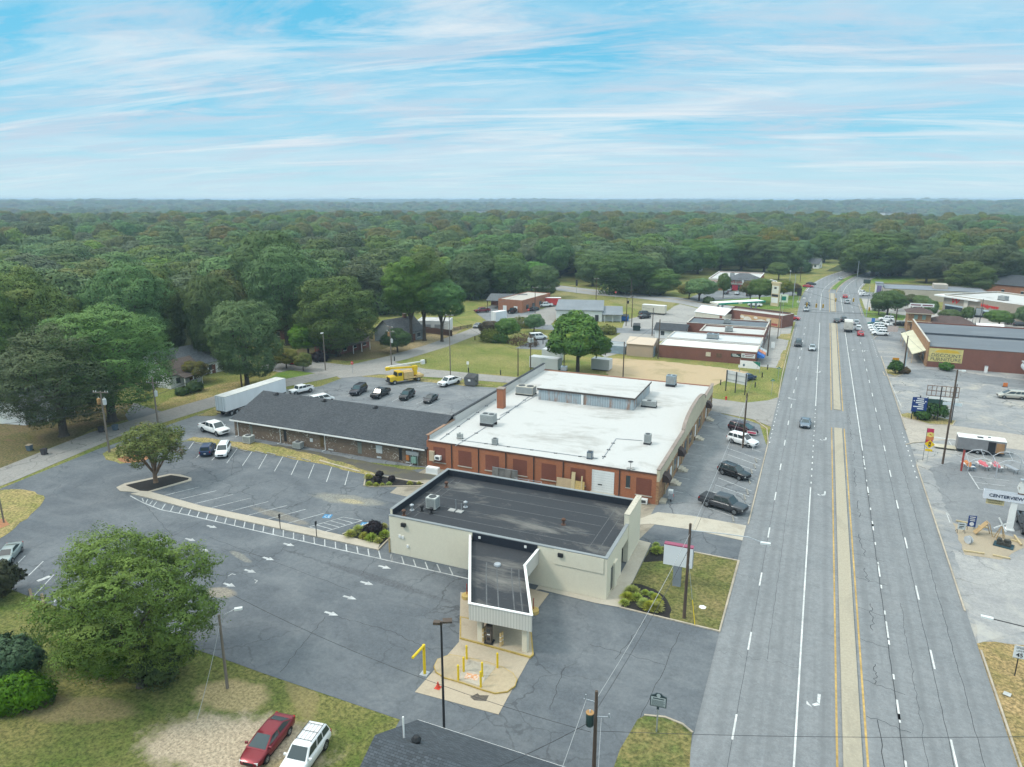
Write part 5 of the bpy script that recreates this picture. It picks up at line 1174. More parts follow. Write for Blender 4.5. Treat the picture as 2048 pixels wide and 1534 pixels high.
for y,mt in((184.2,M('awning blue',(.03,.13,.42),.6,.1)),(187.6,M('awning salmon',(.55,.21,.12),.6,.1)),(190.2,M('awning pale',(.45,.48,.5),.6,.1))):
 m=MB();m.add([(-12.35,y-1.4,3.0),(-12.35,y+1.4,3.0),(-10.6,y+1.4,2.1),(-10.6,y-1.4,2.1),(-10.6,y-1.4,1.8),(-10.6,y+1.4,1.8),(-12.35,y-1.4,1.8)],[(0,3,2,1),(3,4,5,2),(0,6,4,3)]);m.build('awning',mt,u1)
u2=unit('shop with long white ribbed roof in the brick strip',-36.5,-12.4,192.0,201.9,3.4,whitew,ribbed('white ribbed roofing',(.62,.64,.65),.6,.3),.2)
u3=unit('taller brick shop with white roof in the middle of the strip',-29.5,-12.4,202.0,212.9,3.9,mbrick,wroof,.35)
u4=unit('northernmost brick shop of the strip with dark flat roof',-35.0,-12.4,213.0,224.5,4.2,mbrick,M('dark grey roofing',(.13,.15,.17),.7,.15),.3)
for u,ya,yb in((u2,193,201),(u3,203,212),(u4,214,223.5)):openings(u,'shop_window',glass,'E',-12.4,[(ya+.4,ya+3),(yb-3,yb-.4)],.4,2.4);openings(u,'door',blackpl,'E',-12.4,[((ya+yb)/2-.5,(ya+yb)/2+.5)],0,2.2)
openings(u1,'shop_window',glass,'E',-12.4,[(183,185.6),(187,190)],.4,1.8)
ac('teal rooftop unit on the strip roof',(-25,196,3.42),(3,2,1.2),acb,0,2,.2);ac('grey rooftop unit at the strip middle',(-22,206,3.92),(2,1.6,1.1),acg,0,1,.2);ac('grey rooftop unit on the northern strip roof',(-24,218,4.22),(1.8,1.5,1),acg,0,1,.2)
house('dark roofed lean-to shed behind the brick strip',(-39,212,0),0,9,6,2.6,1.4,whitew,dshing,2,name='shed')
r=thing('metal_shed','tan metal shed with low gable roof at the end of the brick strip','shed',(0,0,0))
tm_=ribbed('tan metal siding',(.47,.36,.27),.3,.2);x0,x1,y0,y1=-45,-38.0,181.0,189
m=MB();m.box(x0,y0,0,x1,y1,3.3);m.add([(x1-.1,y0,3.3),(x1-.1,y1,3.3),(x1-.1,(y0+y1)/2,4.3),(x1,y0,3.3),(x1,y1,3.3),(x1,(y0+y1)/2,4.3)],[(0,2,1),(3,4,5),(0,3,5,2),(2,5,4,1)]);m.build('wall',tm_,r)
gable(x0,x1,y0,y1,3.3,4.4,.3,.2,.08).build('roof',ribbed('tan metal roof',(.60,.49,.38),.6,.2),r)
part('door',M('pale blue door',(.33,.42,.5),.6,.1),r,(x1+.004,182,0,x1+.05,184,2.6))
flat('blue tarped storage bay between tree and tan shed',-51,-45.6,182,188,2.0,M('blue grey sheet',(.24,.31,.37),.6,.15),acg,.1,'storage_shed')
a0,a1=T(1447,641),T(1563,657);an=math.atan2(a1[1]-a0[1],a1[0]-a0[0]);LN=math.dist(a0,a1)
mu=flat('brick building with a faded painted mural along its wall',0,LN,0,7.5,3.6,mbrick,wroof,.45,'shop_building',(a0[0],a0[1],0),an,coping=M('pale coping',(.5,.47,.42)))
mural=M('faded mural ground',(.50,.32,.18),.8,.2,1.2)
ms=MB();ms.box(LN*.3,-.05,.3,LN*.97,-.004,3.0);mp_=ms.build('painted_mural',mural,mu)
ms=MB()
for k,(cx,cz,rx,rz2)in enumerate(((LN*.42,1.4,1.5,1.1),(LN*.66,1.2,1.9,.9),(LN*.33,2.2,.8,.5),(LN*.56,2.4,.7,.4),(LN*.78,2.2,.9,.5))):
 n=12;ms.add([(cx+rx*math.cos(2*math.pi*j/n)*(1+.15*math.sin(3*j)),-.056-.002*k,cz+rz2*math.sin(2*math.pi*j/n))for j in range(n)],[tuple(range(n))])
ms.build('painted_shapes',M('mural cream',(.66,.62,.54),.8,.2,2),mp_)
part('wall_sign',M('mural red',(.33,.06,.05),.7,.2),mu,(LN*.83,-.065,.6,LN*.93,-.052,1.3))
part('coping',M('dark roof trim',(.10,.07,.06),.7),mu,(.4,5.8,4.1,LN-.3,6.1,4.5))
r=thing('fabric_shed','cream gabled shed left of the mural building','shed',T(1420,642)+(0,),an)
m=MB();m.box(-6,-.1,0,5.5,8,2.6);m.build('wall',M('camper cream',(.6,.57,.48)),r);gable(-6,5.5,-.1,8,2.6,4.4,.2,.2,.06).build('roof',whitew,r);part('door',M('brown door',(.22,.08,.05),.6,.1),r,(3.6,-.16,0,4.6,-.104,2.3))
A=Vector(T(1437,607,5.2));B=Vector(T(1531,602,5.2));d=(B-A).normalized();an2=math.atan2(d.y,d.x);L=(B-A).length
r=thing('fuel_canopy','flat fuel station canopy with bright green edge before the pharmacy','canopy',(A.x,A.y,0),an2)
gr=M('canopy green',(.02,.28,.17),.4,.05)
part('roof',white,r,(0,0,4.72,L,5,5.2));part('fascia',gr,r,(-.02,-.06,4.7,L+.06,-.002,5.3),(L+.002,0,4.7,L+.06,5,5.3));part('fascia',M('canopy cream edge',(.62,.6,.5),.5,.05),r,(-.06,0,4.7,-.002,5,5.3))
part('emblem',M('emblem pale',(.6,.66,.5),.4,.05),r,(L*.42,-.1,4.7,L*.5,-.062,5.3))
for x in(2.5,L-3):
 for y in(1.2,3.8):part('column',galv,r,(x-.25,y-.25,0,x+.25,y+.25,4.72))
r=flat('pharmacy with white roof, grey hipped portico and red shopfront',-46.5,-25,335.5,371,4.8,obrick,wroof,.35,'shop_building',coping=whitew)
part('sign_band',M('pale sign band',(.60,.56,.50),.6,.05),r,(-46.6,335.2,2.9,-24.9,335.49,5.1))
part('shopfront',M('red window poster',(.42,.035,.06),.5,.25,1.5),r,(-38,335.38,.2,-27,335.485,2.6))
for x in(-36.8,-33.4,-31.2,-28.8):part('shop_window',glass,r,(x,335.3,.3,x+.9,335.378,2.5))
m=MB();m.add([(-38.5,334,5.1),(-24.6,334,5.1),(-24.6,346,5.1),(-38.5,346,5.1),(-33.5,340,7.6),(-29.5,340,7.6)],[(0,1,5,4),(1,2,5),(2,3,4,5),(3,0,4),(3,2,1,0)]);m.build('portico_roof',gshing,r)
part('column',white,r,(-31.6,334.0,0,-31.0,334.6,5.1))
redl=M('sign letters red',(.62,.03,.03),.4,.03)
s_=r;lettering('CVS',1.9,'sign_lettering',redl,r,(-36.3,335.14,4.0),(HPI,0,0),extrude=.05,bold=.03);lettering('/pharmacy',1.6,'sign_lettering',redl,r,(-30.9,335.14,4.0),(HPI,0,0),extrude=.05)
lettering('Drive Thru Pharmacy',.75,'sign_lettering',redl,r,(-42.8,335.14,4.1),(HPI,0,0),extrude=.03)
ac('rooftop unit on the white pharmacy roof',(-38,352,4.82),(2,2,1.4),acg,0,1,.2)
o=T(1886,623);q=T(2048,650);an3=math.atan2(q[1]-o[1],q[0]-o[0])
beige=M('taupe block wall',(.33,.285,.235),.8,.1,1.2)
r=flat('taupe drugstore with broad white roof at the right edge',-.5,48,0,26,5.9,beige,wroof,.45,'shop_building',(o[0],o[1],0),an3,coping=white)
part('canopy_edge',white,r,(-3.5,-1.4,5.5,14,-.02,6.0),(-3.5,-.0,5.51,-.52,12,6.01));part('pier',M('pale pier',(.55,.52,.46),.7,.1),r,(8.2,-.5,0,9.8,-.02,5.6))
for a,b in((.6,7.6),(14,20.5)):w_=part('shop_window',glass,r,(a,-.08,.3,b,-.004,2.9));part('transom',M('pale blue band',(.45,.55,.62),.4,.05),w_,(a-.2,-.16,2.4,b+.2,-.082,2.95))
def wsign(x,body,size,st=1.0):lettering(body,size,'sign_lettering',redl,r,(x,-.1,4.3),(HPI,0,0),extrude=.05,shear=.25,bold=.04,stretch=st)
wsign(4.2,'W',2.4,1.3);wsign(17.6,'Walgreens',1.55)
for x,y in((16,8),(27,10),(34,12),(22,18)):
 p=Matrix.Rotation(an3,3,'Z')@Vector((x,y,0));ac({16:'first grey unit on the drugstore roof from its left end',27:'second grey unit along the drugstore roof',34:'grey unit at the frame edge of the drugstore roof',22:'grey unit at the back of the drugstore roof'}[x],(o[0]+p.x,o[1]+p.y,5.92),(2.6,2,1.3),acg,an3,2,.2)
r=flat('long beige wall building with grey flat roof behind the junction shrubs',25,62,330,350,4.2,M('beige block wall',(.46,.41,.35),.8,.08,1),M('blue grey roofing',(.20,.22,.25),.7,.12),.3,'shop_building',coping=darkst)
part('penthouse',M('beige block wall',(.46,.41,.35)),r,(44,340,4.2,49,346,6.0));openings(r,'door',darkst,'S',330,[(30,31),(52,53)],0,2.2);openings(r,'shop_window',glass,'W',25,[(332,336),(340,344)],.5,2.8)
r=thing('sign_tower','small white and blue shop end with poster by the curving road','building',(22.5,338,0));part('wall',whitew,r,(0,0,0,2.4,6,5.5));part('poster',M('poster violet',(.2,.16,.3),.6,.4,2),r,(.3,-.05,1,2.1,-.004,4.8));part('roof',MATS['blue grey roofing'],r,(-.3,-.3,5.5,2.7,6.3,5.8))
p0=T(2000,592);house('orange brick building with dark sloping roof at the right edge',(p0[0]+11,p0[1]+12,0),-.6,30,22,4.4,3.4,obrick,dshing,4,name='school_building')
mo=thing('motel_building','tan brick motel with brown hipped roofs and roof sign','building')
m=MB();m.box(26.6,250,0,44,257,3.3);m.box(26.6,250.01,3.3,32.8,256.9,6.0);m.build('wall',tbrick,mo)
def hip(x0,x1,y0,y1,z,rise,oh=.7):
 x0-=oh;x1+=oh;y0-=oh;y1+=oh;yr=(y0+y1)/2;hw=(y1-y0)/2;m=MB()
 m.add([(x0,y0,z),(x1,y0,z),(x1,y1,z),(x0,y1,z),(x0+hw*.9,yr,z+rise),(x1-hw*.9,yr,z+rise)],[(0,1,5,4),(1,2,5),(2,3,4,5),(3,0,4),(3,2,1,0)]);return m
mroof=M('motel brown shingle',(.10,.068,.062),.9,.2,3)
hip(26.6,32.8,250,257,6.0,1.5).build('roof',mroof,mo);hip(32.9,44,250,257,3.3,1.9).build('roof',mroof,mo)
part('fascia',M('cream fascia',(.55,.48,.36),.6,.1),mo,(25.8,249.2,5.8,33.6,249.32,6.0),(32.9,249.2,3.1,44.8,249.32,3.3),(26.4,249.3,3.2,33,249.9,3.45))
for x in(28.2,30.4):openings(mo,'window',M('pale green glass',(.24,.32,.28),.2,.1),'S',250,[(x,x+1)],4.0,5.4)
for x in(27.6,30,33.6,37,41.5):openings(mo,'window',glass,'S',250,[(x,x+1.2)],1.0,2.5)
openings(mo,'door',white,'S',250,[(35.2,36.2)],0,2.1)
r=thing('roof_sign','long white sign board on the motel roof','sign',(28.5,254,7.2));part('board',white,r,(-1.5,-.1,.3,5.2,.1,1.3));m=MB();m.box(-1.2,-.115,.6,1.5,-.102,.95);m.box(2,-.115,.6,4.8,-.102,.95);m.build('sign_lines',M('maroon print',(.2,.04,.07)),r);[MB().cyl((x,0,0),(x,0,.4),.05,n=5).build('post',darkst,r)for x in(-1,2,4.8)]
r=thing('storage_tent','white storage tent with sloping roof beside the motel','tent',(45.4,250,0));m=MB();m.box(0,0,0,6.8,5,2.2);m.build('wall',whitew,r);gable(0,6.8,0,5,2.2,3.6,.2,.2,.06).build('roof',white,r)
fu=thing('furniture_store','maroon brick furniture store with yellow painted wall sign and cream awning','building')
x0,x1,y0,y1,h=26.2,64,197.6,235,4.7
m=MB();m.box(x0+.3,y0,0,x1,y0+.3,h+.35);m.box(x0+.3,y1-.3,0,x1,y1,h+.8);m.box(x1-.3,y0+.3,0,x1,y1-.3,h);m.build('wall',mbrick,fu)
m=MB();m.box(x0,y0+.002,0,x0+.3,y1-.002,h+1.5);m.build('front_wall',tbrick,fu)
part('roof',stained('grey roll roofing',(.13,.145,.165),(.19,.205,.22),.5,.75,.2,(.4,1,1),fine=.1),fu,(x0+.3,y0+.3,h-.15,x1-.3,y1-.3,h));part('roof_step',M('step wall grey',(.07,.08,.095),.7,.15),fu,(x0+.3,218,h,x1-.3,218.3,h+.5))
part('roof_upper',MATS['grey roll roofing'],fu,(x0+.3,218.31,h+.3,x1-.3,y1-.31,h+.5))
part('coping',M('pale coping',(.5,.47,.42)),fu,(x0-.06,y0-.06,h+1.5,x0+.36,y1+.06,h+1.6));part('coping',M('dark roof trim',(.1,.07,.06)),fu,(x0+.37,y0-.04,h+.35,x1,y0+.34,h+.43))
m=MB();m.add([(x0-.01,200,3.7),(x0-.01,231,3.7),(x0-2.9,231,2.5),(x0-2.9,200,2.5),(x0-.01,200,3.5),(x0-.01,231,3.5),(x0-2.9,231,2.3),(x0-2.9,200,2.3)],[(0,1,2,3),(7,6,5,4),(3,2,6,7),(0,3,7,4),(2,1,5,6)]);m.build('awning',M('cream awning',(.62,.60,.44),.7,.1),fu)
for y in(200.5,208,216,224,230.5):part('awning_post',M('tan post',(.5,.38,.26)),fu,(x0-2.8,y,0,x0-2.66,y+.14,2.3))
openings(fu,'shop_window',glass,'W',x0,[(202,206),(209,214),(218,223)],.5,2.3);openings(fu,'door',blackpl,'W',x0,[(215,217)],0,2.3)
ywall=M('yellow sign paint',(.62,.52,.22),.8,.18,1.5)
xa,za=WY(1856,701,y0);xb,zb=WY(1923,728,y0)
sg=part('wall_sign',ywall,fu,(x0+.35,y0-.05,1.45,xb,y0-.004,4.75));
m=MB();xc=(x0+xb)/2+.3
m.add([(xc-2.6,y0-.056,3.75),(xc+2.9,y0-.056,3.75),(xc+2.3,y0-.056,4.35),(xc,y0-.056,4.55),(xc-2.0,y0-.056,4.3)],[(0,1,2,3,4)]);m.build('sofa_shape',M('sofa yellow',(.68,.44,.05),.7,.1),sg)
ltr=M('dark olive lettering',(.09,.09,.07),.7,.1)
lettering('DISCOUNT',1.12,'sign_lettering',ltr,sg,(xc,y0-.06,3.05),(HPI,0,0),extrude=.01,stretch=1.12);lettering('FURNITURE',1.12,'sign_lettering',ltr,sg,(xc,y0-.06,2.05),(HPI,0,0),extrude=.01,stretch=1.12)
r=thing('hardware_store','white building corner with curved awning at the right edge','building',(44.2,176,0));part('wall',whitew,r,(2.5,2,0,24,18,3.6));part('roof',acg,r,(.8,.4,3.6,24.4,18.4,3.85));m=MB();m.cyl((1.6,.6,2.7),(1.6,18,2.7),.9,n=12);m.build('awning',M('pale awning',(.55,.6,.64),.5,.05),r);part('shop_window',glass,r,(2.4,3,.5,2.496,8,2.2),(2.4,10,.5,2.496,16,2.2))
r=thing('workshop_building','low white workshop with wide dark grey roof and annex','building',T(1112,641)+(0,),.27)
m=MB();m.box(0,0,0,15.6,15,3.6);m.build('wall',whitew,r);m=MB();m.add([(-.4,-.4,3.6),(16,-.4,3.6),(16,15.4,5.0),(-.4,15.4,5.0),(-.4,-.4,3.8),(16,-.4,3.8),(16,15.4,5.2),(-.4,15.4,5.2)],[(0,3,2,1),(4,5,6,7),(0,1,5,4),(1,2,6,5),(2,3,7,6),(3,0,4,7)]);m.build('roof',M('grey metal roofing',(.20,.22,.24),.6,.1),r)
part('annex',whitew,r,(15.7,1,0,22,10,2.6));m=MB();m.add([(15.7,-1.5,2.5),(22.5,-1.5,2.5),(22.5,10.5,3.7),(15.7,10.5,3.7),(15.7,-1.5,2.65),(22.5,-1.5,2.65),(22.5,10.5,3.85),(15.7,10.5,3.85)],[(0,3,2,1),(4,5,6,7),(0,1,5,4),(1,2,6,5),(2,3,7,6),(3,0,4,7)]);m.build('annex_roof',MATS['grey metal roofing'],r)
for x in(16.4,19,21.8):part('post',white,r,(x,-1.3,0,x+.15,-1.15,2.5))
openings(r,'door',darkst,'S',0,[(13.2,14.4)],0,2.2);openings(r,'window',glass,'S',0,[(2,3.2),(7,8.2)],1.2,2.3)
r=flat('long orange brick workshop with pale ribbed roof beside a porch',-5,5,0,24,4.4,obrick,ribbed('pale ribbed roofing',(.50,.47,.42),1.2,.3),.2,'workshop_building',(-103,237.5,0),-.08)
openings(r,'window',glass,'E',5,[(3,5),(8,10),(14,16)],1,2.6);openings(r,'door',white,'S',0,[(-3,-1.5),(1.5,3)],0,2.3)
r=thing('porch_shelter','open dark-roofed porch shelter next to the orange brick workshop','shelter',T(978,617)+(0,),.25)
m=MB();m.add([(-1,-1,3.0),(13.5,-1,3.0),(13.5,9,4.4),(-1,9,4.4),(-1,-1,3.2),(13.5,-1,3.2),(13.5,9,4.6),(-1,9,4.6)],[(0,3,2,1),(4,5,6,7),(0,1,5,4),(1,2,6,5),(2,3,7,6),(3,0,4,7)]);m.build('roof',gshing,r)
for x in(-.6,4,8.5,13):
 for y in(-.5,8):part('post',woodp,r,(x,y,0,x+.2,y+.2,3.0 if y<0 else 4.3))
part('back_wall',mbrick,r,(-.8,8.3,0,13.2,8.5,4.2))
boxm=M('container white',(.60,.62,.63),.6,.12,1)
for nm,lb,px,d in(('storage_container','white storage container behind the green tree, nearer one',(1091,737),(7.5,2.6,2.8)),('storage_container','white storage container right of the green tree',(1203,739),(4.5,2.6,2.7)),('storage_container','smaller white container top showing behind the nearer one',(1105,722),(5,2.4,3.0))):
 r=thing(nm,lb,'container',T(*px)+(.1,),-.05);part('box',ribbed('container ribs',(.60,.62,.63),.28,.4),r,(-d[0]/2,-d[1]/2,.15,d[0]/2,d[1]/2,d[2]));part('door',boxm,r,(d[0]/2+.004,-d[1]/2+.1,.25,d[0]/2+.06,d[1]/2-.1,d[2]-.1));part('skid',darkst,r,(-d[0]/2+.3,-d[1]/2+.2,-.08,d[0]/2-.3,d[1]/2-.2,.15))
FARB=[]
for lb,px,py,d,mt in(('tall grey distant block above the far trees',1812,443,(24,18,40),M('distant pale block',(.62,.62,.63),.8,.2,.15)),('flat pale roof far to the left of the tall block',1785,434,(40,25,24),M('distant pale block',(.5,.5,.52))),('low white roofs far right of the tall block',1838,442,(26,20,18),whitew),('white far shed roof in the wood',962,432,(30,25,20),whitew)):
 x,y=T(px,py);k=1450/math.hypot(x,y);x*=k;y*=k;z=Zt(x,y);FARB.append((x,y));d=(d[0],d[1],CAM_H-(py-HZP-d[2]*.5)*.99-z);r=thing('distant_building',lb,'building',(x,y,z),.4);part('wall',mt,r,(-d[0]/2,-d[1]/2,0,d[0]/2,d[1]/2,d[2]));part('roof',M('distant dark roof',(.16,.17,.18),.8,.1),r,(-d[0]/2-.5,-d[1]/2-.5,d[2],d[0]/2+.5,d[1]/2+.5,d[2]+.8))
 m=MB();n=max(2,int(d[2]/4))
 for k in range(n):m.box(-d[0]/2+1,-d[1]/2-.2,2+k*3.8,d[0]/2-1,-d[1]/2-.05,3.6+k*3.8)
 m.build('window_band',M('distant glass',(.12,.14,.16),.3,.1),r)
x,y=T(1827,420);x*=.42;y*=.42
r=thing('radio_mast','thin lattice radio mast above the horizon at right','mast',(x,y,Zt(x,y)));m=MB()
zt_=CAM_H+2.5
for a in range(3):m.cyl((.9*math.cos(a*2.09),.9*math.sin(a*2.09),0),(.3*math.cos(a*2.09),.3*math.sin(a*2.09),zt_-Zt(x,y)),.12,n=4)
for k in range(14):
 z=k*3.2;m.cyl((.9,0,z),(-.4,.7,z+3),.06,n=4);m.cyl((-.4,.7,z),(-.4,-.7,z+3),.06,n=4)
m.build('lattice',galv,r)
def upole(label,base,top,mat=woodp,r=.16,arms=(),trans=None,name='utility_pole',H=None,group=None):
 x,y=T(*base);h=H or HT(base[0],base[1],top[1])
 p=thing(name,label,'pole',(x,y,.04),0,group)
 m=MB();m.cyl((0,0,0),(0,0,h),r,r*.7,8);m.build('pole',mat,p)
 for(dz,w,ang)in arms:
  m=MB();m.obox((0,0,h-dz),(w,.12,.14),ang);a=m.build('crossarm',woodg,p)
  m=MB();c,s=math.cos(ang),math.sin(ang)
  for k in(-.46,-.3,.3,.46):m.cyl((k*w*c,k*w*s,h-dz+.06),(k*w*c,k*w*s,h-dz+.3),.06,.05,6)
  m.build('insulators',M('porcelain',(.6,.6,.58),.2,.05),a)
 if trans:
  for dz,ox,oy,mt in trans:
   m=MB();m.lathe([(.26,0),(.28,.05),(.28,.9),(.24,.98),(.06,1.0)],(ox,oy,h-dz),12);t=m.build('transformer',mt,p)
   m=MB();m.cyl((ox,oy,h-dz+.98),(ox,oy,h-dz+1.25),.05,n=6);m.build('bushing',M('porcelain',(.6,.6,.58)),t)
 return p,(x,y,h)
tg=M('transformer grey',(.52,.55,.56),.4,.1);td=M('transformer dark green',(.03,.055,.05),.4,.2);tr_=M('rusty transformer lid',(.42,.24,.10),.7,.25)
TOPS={}
p,TOPS['near']=upole('tall wood utility pole with dark transformer at the bottom edge',(1187,1560),(1188,1383),trans=[(2.9,-.42,0,td)])
x,y,h=TOPS['near'];m=MB();m.lathe([(.29,0),(.29,.06)],(-.42,0,h-1.9),12);m.build('transformer_lid',tr_,p)
m=MB();m.obox((-.5,0,h-.9),(.8,.06,.06));m.obox((.5,.1,h-2.0),(1.0,.06,.06),.3);m.cyl((-.75,0,h-.9),(-.75,0,h-.5),.05,n=6);m.cyl((.9,.2,h-2.0),(.9,.2,h-1.7),.06,n=6);m.build('bracket',galv,p)
p,TOPS['sign']=upole('dark wood pole with a long street lamp arm on the front lawn',(1368,1237),(1387,1048),darkst and woodp,.17)
x,y,h=TOPS['sign'];lx,ly=T(1525,1086,h-.9);m=MB();m.path([(0,0,h-.7),((lx-x)*.45,(ly-y)*.45,h-.55),((lx-x)*.8,(ly-y)*.8,h-.55),(lx-x,ly-y,h-.9)],.045,6);arm=m.build('lamp_arm',galv,p);m=MB();m.obox((lx-x+.25,ly-y,h-.92),(.9,.3,.16),math.atan2(ly-y,lx-x));m.build('lamp_head',lampg,arm)
m=MB();m.cyl((1.2,-.9,.05),(.05,0,h*.62),.02,n=5);m.build('guy_wire',galv,p);m=MB();m.cyl((1.2,-.9,.05),(.75,-.55,h*.25),.04,n=6);m.build('guy_guard',yelp,p)
p,TOPS['lot']=upole('dark wood pole among the parked cars beside the road',(1485,896),(1499,787),woodp,.17)
p,TOPS['east']=upole('tall wood pole with small lamp beside the vending trailer',(1885,928),(1912,740),woodp,.16)
h=TOPS['east'][2];m=MB();m.obox((.35,0,h-.1),(.7,.1,.1));m.obox((.8,0,h-.1),(.5,.3,.2));m.build('lamp_head',lampg,p)
p,TOPS['east2']=upole('slim dark steel pole just behind the lamp pole on the grass tip',(1902,846),(1916,769),darkst,.1)
p,TOPS['furn']=upole('dark wood pole with pale conduit in front of the furniture store',(1806,745),(1819,672),woodp,.18);m=MB();m.cyl((.25,0,0),(.25,0,TOPS['furn'][2]*.55),.09,n=6);m.build('conduit',M('pale blue conduit',(.42,.55,.6),.5,.1),p)
p,TOPS['w1']=upole('utility pole with crossarm and rusty transformers by the crape myrtle',(219,905),(196,783),woodg,.17,[(.2,2.6,.3)],[(2.2,-.55,-.1,tr_),(2.2,.5,.1,tg)])
p,TOPS['w2']=upole('utility pole with crossarm and pale transformer behind the crape myrtle',(318,862),(303,755),woodg,.17,[(1.0,2.4,.3)],[(3.4,.45,0,tg)])
p,TOPS['w3']=upole('bare brown pole just left of the white trailer front',(484,777),(477,687),woodp,.17)
p,TOPS['w4']=upole('pole with pale transformer between trailer and dark round tree',(518,752),(508,706),woodp,.16,[(.3,2.0,.2)],[(2.2,.4,0,tg)],H=10.0)
p,TOPS['w5']=upole('plain wooden lamp pole on the corner lawn',(651,741),(647,666),woodg,.14);m=MB();m.obox((0,-.4,TOPS['w5'][2]),(.35,.8,.2));m.build('lamp_head',lampg,p)
p,TOPS['w6']=upole('pole with two crossarms at the back street corner',(783,730),(780,652),woodg,.16,[(.3,2.6,-.4),(1.4,2.6,-.1)],[(4.2,.4,0,tg),(2.6,-.4,0,tr_)])
p,TOPS['w7']=upole('tall thin pole on the mown field beside the white pickup',(901,753),(896,630),woodg,.13,[(.2,2.0,.1)])
p,TOPS['f1']=upole('short dark pole left of the green tree on the field',(1036,752),(1035,697),woodp,.15)
p,TOPS['f2']=upole('pole with three pale transformers at the field edge',(1061,740),(1062,668),woodp,.15,(),[(2.0,-.5,0,tg),(2.0,.5,0,tg),(2.0,0,-.5,tg)])
p,TOPS['d1']=upole('dark pole at the left end of the dirt lot',(1246,754),(1246,684),woodp,.15)
p,TOPS['d2']=upole('dark pole between tan shed and brick strip',(1316,718),(1319,639),woodp,.16)
p,TOPS['d3']=upole('pole behind the tan shed roof',(1304,672),(1307,616),woodp,.15)
p,TOPS['m1']=upole('thick wooden pole beside the awnings of the brick strip',(1535,712),(1540,640),woodp,.18)
p,TOPS['m2']=upole('tall thin pole with round sign between strip and mural',(1555,678),(1562,606),woodg,.13,H=13)
p,TOPS['g1']=upole('pole in the pale yard by the blue bin, left of a pair',(1252,652),(1255,595),woodp,.15,(),[(2,.4,0,darkst)])
p,TOPS['g2']=upole('pole in the pale yard by the blue bin, right of a pair',(1263,654),(1265,592),woodp,.15,[(.3,1.8,.2)])
p,TOPS['c1']=upole('pole with lamp beside the diagonal cross road',(1262,596),(1262,557),woodp,.16)
p,TOPS['c2']=upole('pole at the bend of the cross road before the dry grass',(1192,602),(1192,556),woodp,.16,[(.3,2,.2)])
p,TOPS['c3']=upole('pole in front of the orange brick workshop',(1070,627),(1070,574),woodp,.15,[(.3,2,.3)])
p,TOPS['x1']=upole('steel pole carrying signals on the north-west junction corner',(1585,615),(1592,572),galv,.15,H=12.5)
p,TOPS['x2']=upole('steel mast on the grass at the north-east junction corner',(1732,636),(1737,590),galv,.13,H=11)
p,TOPS['x3']=upole('dark wood pole beside the white cars at the motel',(1790,654),(1794,616),woodp,.2)
p,TOPS['x4']=upole('tall steel light pole before the motel row',(1776,672),(1781,622),galv,.1);m=MB();m.obox((0,0,TOPS['x4'][2]),(.9,.4,.2));m.build('lamp_head',lampg,p)
p,TOPS['x5']=upole('tall steel light pole by the curving road',(1712,574),(1715,522),galv,.14)
p,TOPS['x6']=upole('thin steel light pole left of the drugstore',(1944,650),(1949,612),galv,.1)
p,TOPS['x7']=upole('thin dark pole in front of the drugstore lettering',(1958,652),(1965,598),darkst,.1)
p,TOPS['x8']=upole('pale light pole right of the pharmacy roof',(1577,585),(1580,542),galv,.12);m=MB();m.obox((0,-.3,TOPS['x8'][2]),(.6,.9,.25));m.build('lamp_head',lampg,p)
p,TOPS['x9']=upole('wood pole with crossarm near the curving road bend',(1600,565),(1602,535),woodp,.15,[(.3,2,.1)])
p,_=upole('grey wooden lamp pole leaning at the gravel edge',(455,1377),(445,1230),woodg,.13)
h=_[2];m=MB();m.path([(0,0,h-.8),(.3,.3,h-.1),(.9,.8,h+.25)],.03,6);a_=m.build('lamp_arm',galv,p);m=MB();m.obox((1.15,1.0,h+.25),(.62,.28,.18),.7);m.build('lamp_head',lampg,a_);TOPS['gr']=_
p,_=upole('thin brown pole on the grass tip at the far left',(8,1046),(0,972),woodg,.11,H=8)
p,_=upole('black steel light pole in front of the drive-through canopy',(889,1484),(881,1249),darkst,.11,name='street_lamp')
h=_[2];m=MB();m.obox((0,0,h+.05),(.14,.14,.3));m.obox((-.3,-.1,h+.1),(.5,.35,.2),.3);a_=m.build('lamp_head',M('lamp head bronze',(.09,.065,.05),.5,.1),p);m=MB();m.obox((.38,.25,h+.22),(.7,.5,.14),.5);m.build('lamp_shade',MATS['lamp head bronze'],p);m=MB();m.obox((-.3,-.1,h-.01),(.4,.28,.02),.3);m.build('lens',lampg,a_)
ax,ay=22.6,57.5;p=thing('street_lamp','long curved street lamp arm reaching in from the right edge','street lamp',(ax,ay,0));m=MB();m.cyl((0,0,0),(0,0,8.6),.16,.12,8);m.build('pole',woodp,p)
lx,ly=T(1974,1235,9.2);m=MB();m.path([(0,0,7.9),((lx-ax)*.35,(ly-ay)*.35,8.7),((lx-ax)*.7,(ly-ay)*.7,9.15),(lx-ax,ly-ay,9.2)],.04,6);a_=m.build('lamp_arm',darkst,p);m=MB();m.obox((lx-ax,ly-ay,9.2),(.8,.28,.16),math.atan2(ly-ay,lx-ax));m.build('lamp_head',lampg,a_)
wirem=M('wire dark',(.05,.05,.055),.5,.1);wireg=M('wire pale',(.35,.36,.37),.4,.1)
def wire(label,a,b,sag=.6,r=.018,mat=wirem,n=10,group='overhead wires'):
 P=[]
 for k in range(n+1):
  t=k/n;P.append((a[0]+(b[0]-a[0])*t,a[1]+(b[1]-a[1])*t,a[2]+(b[2]-a[2])*t-sag*4*t*(1-t)))
 m=MB();m.path(P,r,4,None);tag(m.build('overhead_wire',mat),label,'wire',group)
def top(k,dz=0.2,dx=0,dy=0):x,y,h=TOPS[k];return(x+dx,y+dy,h-dz)
